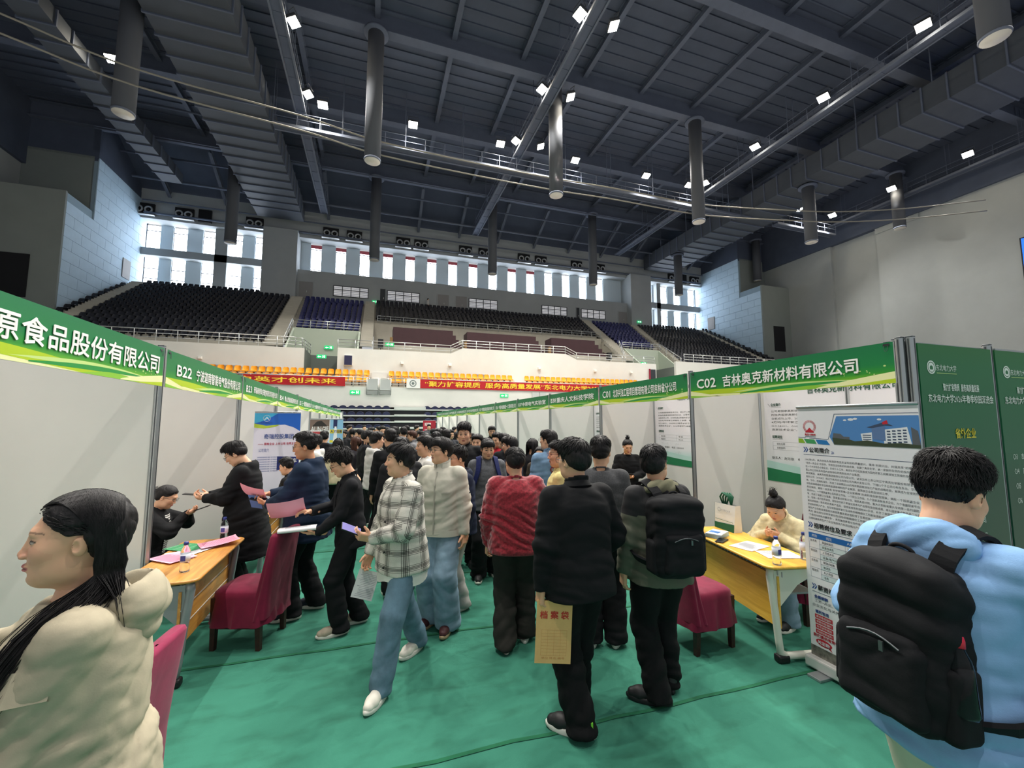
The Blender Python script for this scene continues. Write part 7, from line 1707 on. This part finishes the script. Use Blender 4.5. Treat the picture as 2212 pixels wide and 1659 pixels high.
phone(P, (P['arms'][1][1] + P['arms'][-1][1]) / 2 + np.array((0, .1, .04)), (1, 0, 0), (0, 1, .3), 'phone with pink case in the hands of the woman in booth C01')
# 16 -- seated woman at the yellow table
P = person('seated woman in cream corduroy jacket with hair in a bun at the yellow table', (4.02, 3.16), 100, 1.6, female=True, lean=26, pelvis=(0, .03, .56), head=(6, 32, 0), seed=26, build=1.12, rh=dict(w=(.07, .40, .88), pole=(.9, -.5, -.4), fwd=(-.5, .8, .3), palm=(-.6, -.5, .2), curl=.6), lh=dict(w=(-.06, .40, .88), pole=(-.9, -.5, -.4), fwd=(.5, .8, .3), palm=(.6, -.5, .2), curl=.6),
    feet=[(.12, .36, 0, 0, (0, .6, 1)), (-.12, .42, 0, 0, (0, .6, 1))], hair=dict(style='swept', n=900, ln=.06, lift=.008, vol=.004, tw=.7, extra=bun((0, -.05, .155), .042, 6)), top=dict(mat=f_cord, hem=.84, ease=.05, collar='shirt', name='corduroy_jacket', wr=.006), pants=dict(mat=f_jean2), shoes=dict(up=s_black, sole=s_sole))
collar_ring(P, f_cord, 'collar', 1.452, .066, .034, 26, .03); MB().grid([[P['surf'](a, z, .004) for a in (-w2, 0, w2)] for z, w2 in ((1.40, 22), (1.3, 16), (1.15, 12), (1.0, 10))]).build('black_tee', f_black, P['root'])
for a, z in ((-34, 1.2), (34, 1.2)): MB().box(P['surf'](a, z, .008), (.07, .014, .015)).build('pocket_flap', f_cord, P['root'])
# 17 -- light blue hoodie close to the viewer
P = person('man in light blue hoodie and beige trousers with a black backpack, close by', spot(2008, 1100, 1.5), -93, 1.77, lean=5, head=(-4, 18, 0), seed=27, build=1.12, lh=dict(w=(-.22, .2, .95), pole=(-.8, -.8, -.3), hide=1), rh=dict(w=(.2, .34, 1.22), pole=(.9, -.5, -.6), palm=(-1, 0, 0), curl=.6),
    hair=dict(style='short', n=4500, ln=.07, lift=.14, vol=.012, spread=1.4, tw=.5), top=dict(mat=f_blue, hem=.80, ease=.055, collar='hood', name='hoodie', wr=.006), pants=dict(mat=f_beige, hip=.12, knee=.1, hem=.09), shoes=dict(up=s_white, sole=s_sole))
Fh = Field(np.array(P['T']((0, -.06, 1.45))) - .22, np.array(P['T']((0, -.06, 1.45))) + .22, .009); Fh.ell(P['T']((0, -.085, 1.44)), (.15, .075, .085), P['Rt']); Fh.ell(P['T']((0, -.01, 1.53)), (.095, .095, .085), P['Rt'], k=.015, mode='s')
V, Q = Fh.skin(); V = V + vnormals(V, Q) * wrinkle(V, 4, 36, .007)[:, None]; obj('hood', np_mesh('hood', V, Q, f_blue), P['root'])
backpack(P, 'big black backpack on the man in light blue hoodie', fabric('pack_black', '#17181b', .15, 20), .15, .25, .09, 1.14, -.205, bottle_=True, h=.01)
held_sheet(P, P['arms'][1][1] + np.array((.0, .16, -.0)), (.2, 1, 0), (-.9, .2, .4), 'pink sheet held by the man in light blue hoodie', M_pink, M_pred, .25, .18)
# 18 -- woman with long hair close to the viewer
def long_hair():
    r = np.random.RandomState(8); ps = []
    for i in range(2100):
        s = -1 if r.rand() < .62 else 1; y0 = r.uniform(-.085, .078); k = r.rand(); ye = -.034 - .062 * k; P_ = []
        for f in (0, .25, .5, .75, 1.0):
            y = y0 + (ye - y0) * f ** 1.15; c = math.sqrt(max(.02, 1 - ((y + .0125) / .112) ** 2)); a = math.radians(4 + 92 * f); e = 1.0 + .02 * r.rand()
            P_.append((s * math.sin(a) * .0885 * c * e, y, .035 + math.cos(a) * .1015 * c * e))
        P_ += [(s * (.088 - .02 * k), ye - .008, -.03), (s * (.082 - .02 * k), ye - .012, -.085)]
        if r.rand() < .66 and s < 0:
            L = r.uniform(.75, 1.1); n1 = r.normal() * .011; n2 = r.normal() * .02
            P_ += [(s * .085 + n1, ye * .5 - .005 + n2, -.14), (s * .12 + n1, .02 + n2 * 1.3, -.205), (s * .145 + n1, .085 + n2 * 1.2, -.25 - .08 * L), (s * .142 + n1 * 1.4, .135 + n2 * 1.2, -.25 - .2 * L), (s * .12 + n1 * 2, .175 + n2 * 1.4, -.25 - .33 * L)]
        else:
            L = r.uniform(.7, 1.3); n1 = r.normal() * .024
            P_ += [(s * .06 + n1, -.095 - .02 * k, -.15), (s * .065 + n1, -.115 - .02 * k, -.2 - .06 * L), (s * .06 + n1, -.12, -.2 - .12 * L)]
        ps.append(([np.array(q) for q in smooth_path(P_, 2)], r.uniform(.0016, .0034)))
    return strands(ps, .005)
P = person('woman with long straight black hair in cream hooded coat, close by', spot(200, 1120, 1.2), 112, 1.69, female=True, lean=1, head=(2, -3, 0), seed=28, build=1.08, lh=dict(w=(.02, .27, 1.0), pole=(-.9, -.7, -.5), fwd=(.5, .8, .1), palm=(.7, -.6, 0), curl=.6), rh=dict(w=(.10, .34, 1.32), pole=(.9, -.5, -.6), fwd=(-.4, .8, .3), palm=(-1, 0, 0), curl=.6),
    hair=dict(style='swept', n=900, ln=.07, lift=.004, vol=.004, tw=.5, extra=long_hair), top=dict(mat=f_cream, hem=.5, ease=.044, flare=.04, collar='crew', name='hooded_coat', wr=.0075, wf=30, armk=.006, fold=.0022), pants=dict(mat=f_black), shoes=dict(up=s_white, sole=s_sole), lod=.8, hlod=.5)
Fh = Field(np.array(P['T']((0, -.1, 1.42))) - .25, np.array(P['T']((0, -.1, 1.42))) + .25, .009); Fh.ell(P['T']((0, -.115, 1.395)), (.135, .085, .10), P['Rt']); Fh.ell(P['T']((0, -.065, 1.485)), (.10, .08, .08), P['Rt'], k=.015, mode='s')
V, Q = Fh.skin(); V = V + vnormals(V, Q) * wrinkle(V, 4, 30, .009)[:, None]; obj('hood', np_mesh('hood', V, Q, f_cream), P['root'])
strip(P, [P['surf'](-a, z, .01) for a, z in ((20, 1.28), (40, 1.30), (62, 1.31), (84, 1.31))], .07, 'storm_flap', f_cream, P['root'], .005); MB().lathe([(.009, 0), (.009, .006)], tuple(P['surf'](-58, 1.29, .02)), 10, T=Matrix.Rotation(PI / 2, 3, 'X')).build('snap_button', M_slot, P['root'])
held_sheet(P, P['arms'][1][1] + np.array((-.03, .10, -.13)), (.1, 1, .1), (0, -.1, 1), 'pink sheet in the hand of the woman with long hair', M_pink, M_pred, .21, .3, .02)
# 19 -- seated woman in booth B22
P = person('seated woman in black blazer with glasses looking at a phone in booth B22', (-2.16, 5.3), -88, 1.6, female=True, lean=10, pelvis=(0, .0, .56), head=(-4, 24, 0), seed=29, rh=dict(w=(.06, .36, 1.0), pole=(.9, -.6, -.5), fwd=(-.3, .9, .4), palm=(-.4, -.2, 1), curl=.6), lh=dict(w=(-.06, .36, 1.0), pole=(-.9, -.6, -.5), fwd=(.3, .9, .4), palm=(.4, -.2, 1), curl=.6),
    feet=[(.12, .38, 0, 0, (0, .6, 1)), (-.12, .4, 0, 0, (0, .6, 1))], hair=dict(style='swept', n=700, ln=.06, lift=.008, vol=.004, tw=.7, extra=bun((0, -.115, .02), .042, 9)), top=dict(mat=f_black, hem=.84, ease=.042, collar='hood', name='blazer'), pants=dict(mat=f_black), shoes=dict(up=s_black, sole=s_black), glasses=g_thin)
m, nt, b = nodes('striped_tee'); tcs = N(nt, 'ShaderNodeTexCoord'); wv = N(nt, 'ShaderNodeTexWave', bands_direction='Z', i_Scale=14.0); nt.links.new(tcs.outputs['Object'], wv.inputs['Vector']); crs = N(nt, 'ShaderNodeValToRGB'); crs.color_ramp.interpolation = 'CONSTANT'; crs.color_ramp.elements[1].position = .3; crs.color_ramp.elements[0].color = lin('#1a1a1d'); crs.color_ramp.elements[1].color = lin('#e6e4e0'); nt.links.new(wv.outputs['Fac'], crs.inputs[0]); nt.links.new(crs.outputs[0], b.inputs['Base Color'])
MB().grid([[P['surf'](a, z, .005) for a in (-w2, -w2 / 2, 0, w2 / 2, w2)] for z, w2 in ((1.41, 30), (1.3, 26), (1.15, 22), (1.0, 16))]).build('striped_tee', m, P['root'])
phone(P, (P['arms'][1][1] + P['arms'][-1][1]) / 2 + np.array((0, .13, .055)), (1, 0, 0), (0, 1, .35), 'dark phone held by the seated woman in booth B22')
# 20 -- seated man further in
sp20 = spot(632, 1060, 6.5)
person('seated man in dark jacket seen between the coat and the navy jacket', sp20, 78, 1.7, pelvis=(0, 0, .56), lean=6, head=(0, 14, 0), seed=30, lod=1.5, feet=[(.12, .38, 0, 0, (0, .6, 1)), (-.12, .4, 0, 0, (0, .6, 1))], hair=dict(style='short', n=400, ln=.03, lift=.06), top=dict(mat=f_black2, hem=.84, ease=.04, collar='shirt'), pants=dict(mat=f_black), shoes=dict(up=s_black, sole=s_black))
chair(sp20[0], sp20[1], math.radians(78) + PI, 'maroon covered chair under the seated man beyond the coat')
# ================================================================== THE CROWD FURTHER DOWN THE AISLE
def long_back():
    r = np.random.RandomState(5); ps = []
    for i in range(110):
        s = r.choice((-1, 1)); y0 = r.uniform(-.11, .03); x0 = s * .085 * math.sqrt(max(.05, 1 - ((y0 + .02) / .12) ** 2)); L = r.uniform(.25, .36)
        ps.append(([np.array(q) for q in smooth_path([(x0 * .2, y0 * .6, .13), (x0, y0, .06), (x0 * 1.15, y0 - .01, -.05), (x0 * 1.1, y0 * .8 - .03, -.1 - L * .5), (x0, y0 * .8 - .04, -.1 - L)], 2)], .011))
    return strands(ps, .01)
sc_ = dict(up=s_black, sole=s_sole)
CR = []
PROTO = {}
def proto(key, **kw): PROTO[key] = person('crowd', (0, -40), 0, 1.72, lod=1.7, **kw)['root']
proto('m1', seed=41, hair=dict(style='male', n=420, ln=.06, lift=.07, vol=.014), top=dict(mat=f_black, ease=.045, collar='hood'), pants=dict(mat=f_black), shoes=sc_)
proto('m2', seed=42, hair=dict(style='fringe', n=420, ln=.06, lift=.05, vol=.016), top=dict(mat=f_black, ease=.04, collar='stand'), pants=dict(mat=f_black), shoes=sc_, glasses=g_blk, head=(0, 6, 0))
proto('m3', seed=43, hair=dict(style='short', n=420, ln=.035, lift=.08, vol=.008), top=dict(mat=f_black, ease=.03, collar='lapel'), pants=dict(mat=f_black), shoes=sc_, build=1.08, head=(12, 4, 0), rh=dict(w=(.1, .3, 1.05), pole=(.9, -.6, -.5)))
proto('f1', seed=44, female=True, hair=dict(style='female', n=350, ln=.06, lift=.02, vol=.01, extra=long_back), top=dict(mat=f_black, ease=.04, collar='crew'), pants=dict(mat=f_black), shoes=sc_)
C_ = lambda h_: fabric('crowd_cloth_' + h_.strip('#'), h_, .12, 10)
used = set()
TAKEN = [(o.location.x, o.location.y) for o in SC.objects if o.parent is None and o.name.split('.')[0] in ('person', 'covered_chair') and o.location.y > -10] + [(-1.5 + .2 * k, 12.0) for k in range(5)] + [(-1.9 + .2 * k, 8.4) for k in range(4)] + [(3.0 + .2 * k, 27) for k in range(5)] + [(XR + .3, 2 + .3 * k) for k in range(80)] + [(XL - .3, 4 + .3 * k) for k in range(80)] + [(-1.4, 6.0), (-1.4, 6.42), (-1.4, 6.9)]
def crowd(px, py, h, yaw, kind, col, label, hair=None, depth=None):
    if depth is None: depth = min(26, max(4.0, (CAM_H - h) * F_PX / max(py - 912, 1.5)))
    for _ in range(60):
        x, y = spot(px, 950, depth)
        if all((x - a) ** 2 + (y - b_) ** 2 > .5 ** 2 for a, b_ in TAKEN): break
        depth += .12
    if not (XL + .28 < x < XR - .28) and kind in used: return None
    TAKEN.append((x, y))
    r = PROTO[kind]
    if kind in used: r = copy_tree(r)
    used.add(kind)
    r.location = (x, y, 0); r.rotation_euler = (0, 0, math.radians(yaw)); s = h / 1.72; r.scale = (s, s, s); tag(r, label, 'person')
    for c in r.children:
        nm = c.name.split('.')[0]
        if nm == 'jacket': c.material_slots[0].link = 'OBJECT'; c.material_slots[0].material = C_(col)
        if nm == 'hair' and hair: c.material_slots[0].link = 'OBJECT'; c.material_slots[0].material = hair
    return r
L_ = [
 (683, 939, 1.68, 95, 'm1', '#d6d4cf', 'young man in white hoodie before the blue pull-up banner', None, 6.9),
 (731, 946, 1.60, 15, 'f1', '#cbbf9f', 'woman with long dark hair and cream top seen from behind', None, 7.2),
 (769, 940, 1.60, 50, 'f1', '#26242a', 'woman with light brown long hair raising a white sheet', HAIRB, 8.4),
 (743, 928, 1.64, 160, 'm2', '#1d1e22', 'person in dark top facing the viewer behind the long haired women', None, 13.0),
 (790, 932, 1.74, -85, 'm2', '#1b1c20', 'man with glasses in dark jacket facing the second booth row', None, 7.6),
 (812, 938, 1.73, -70, 'm1', '#c9c8c6', 'man in white and dark jacket turning to the second booth row', None, 6.6),
 (845, 931, 1.77, 8, 'm3', '#17181b', 'broad man in black suit seen from behind in the crowd', None, 6.1),
 (868, 950, 1.71, 12, 'm1', '#232427', 'person in black hooded jacket close behind the plaid overshirt', None, 4.75),
 (921, 950, 1.71, 95, 'm1', '#d9d7d2', 'young man in white jacket behind the off-white zip jacket', None, 4.9),
 (920, 935, 1.72, 20, 'm2', '#2a2b30', 'person in charcoal jacket behind the young man in white', None, 6.6),
 (893, 926, 1.70, 80, 'm2', '#77787c', 'person with brown hair in grey hoodie', HAIRB, 9.5),
 (942, 932, 1.71, -20, 'm1', '#1c1d22', 'person in black jacket beside the tall man', None, 7.4),
 (965, 930, 1.73, 10, 'm3', '#202127', 'person in dark coat close beside the tall man', None, 6.9),
 (1032, 938, 1.70, 150, 'm1', '#1a1b1f', 'dark haired person close behind the grey hoodie', None, 6.3),
 (1075, 936, 1.69, 120, 'm3', '#a8232f', 'person in bright red jacket behind the grey hoodie', None, 7.4),
 (1090, 940, 1.70, 30, 'm1', '#17181c', 'person in black jacket next to the red jacket', None, 6.2),
 (1106, 943, 1.70, 60, 'm2', '#1b2034', 'person in navy jacket behind the fuzzy red sweater', None, 5.7),
 (1062, 921, 1.80, 170, 'm2', '#232326', 'far man in dark jacket standing tall by the second booth row', None, 10.2),
 (1166, 966, 1.52, 150, 'f1', '#4a4036', 'short woman peeking out behind the denim jacket', None, 6.4),
 (1150, 950, 1.62, -60, 'f1', '#242327', 'woman with long hair near booth B38', None, 6.9),
]
for a in L_: crowd(*a)
cols = ['#1a1b1f', '#26272c', '#32343a', '#16171a', '#4b4d52', '#202a3c', '#6d6a64', '#bdb9ae', '#2d2522', '#1d1e24']
cw = ['black', 'near-black', 'slate', 'jet black', 'mid grey', 'dark blue', 'taupe', 'pale beige', 'dark brown', 'blackish']
rnd = random.Random(3); far = []
xs_ = [700, 712, 722, 752, 760, 778, 786, 799, 806, 818, 826, 834, 842, 852, 858, 864, 872, 879, 886, 898, 905, 912, 926, 934, 950, 957, 973, 980, 988, 1018, 1044, 1050]
for i, px in enumerate(xs_):
    d = [9.2, 15.0, 11.5, 18.0, 12.5, 10.2, 20.0, 13.8][i % 8] + rnd.uniform(-.6, .6); h = rnd.uniform(1.6, 1.78)
    k = ['m1', 'm2', 'm3', 'm1', 'f1', 'm2', 'm3', 'm1'][(i * 3) % 8]; ci = (i * 7) % 10
    fy = ['seen from behind', 'facing the first row', 'facing the viewer', 'facing the second row'][i % 4]
    crowd(px, 0, h, [5, 85, 175, -85][i % 4] + rnd.uniform(-15, 15), k, cols[ci], 'distant %s in %s jacket %s, %s across the crowd' % ('woman' if k == 'f1' else 'person', cw[ci], fy, ['first', 'second', 'third', 'fourth', 'fifth', 'sixth', 'seventh', 'eighth', 'ninth', 'tenth', 'eleventh', 'twelfth', 'thirteenth', 'fourteenth', 'fifteenth', 'sixteenth', 'seventeenth', 'eighteenth', 'nineteenth', 'twentieth', 'twenty-first', 'twenty-second', 'twenty-third', 'twenty-fourth', 'twenty-fifth', 'twenty-sixth', 'twenty-seventh', 'twenty-eighth', 'twenty-ninth', 'thirtieth', 'thirty-first', 'thirty-second'][i]), None, d)
# one man walking along the top of the central stand
r = copy_tree(PROTO['m1']); r.location = (6.0, 51.3, 15.53); r.rotation_euler = (0, 0, math.radians(-80)); tag(r, 'tiny man in black walking along the top of the central stand', 'person')
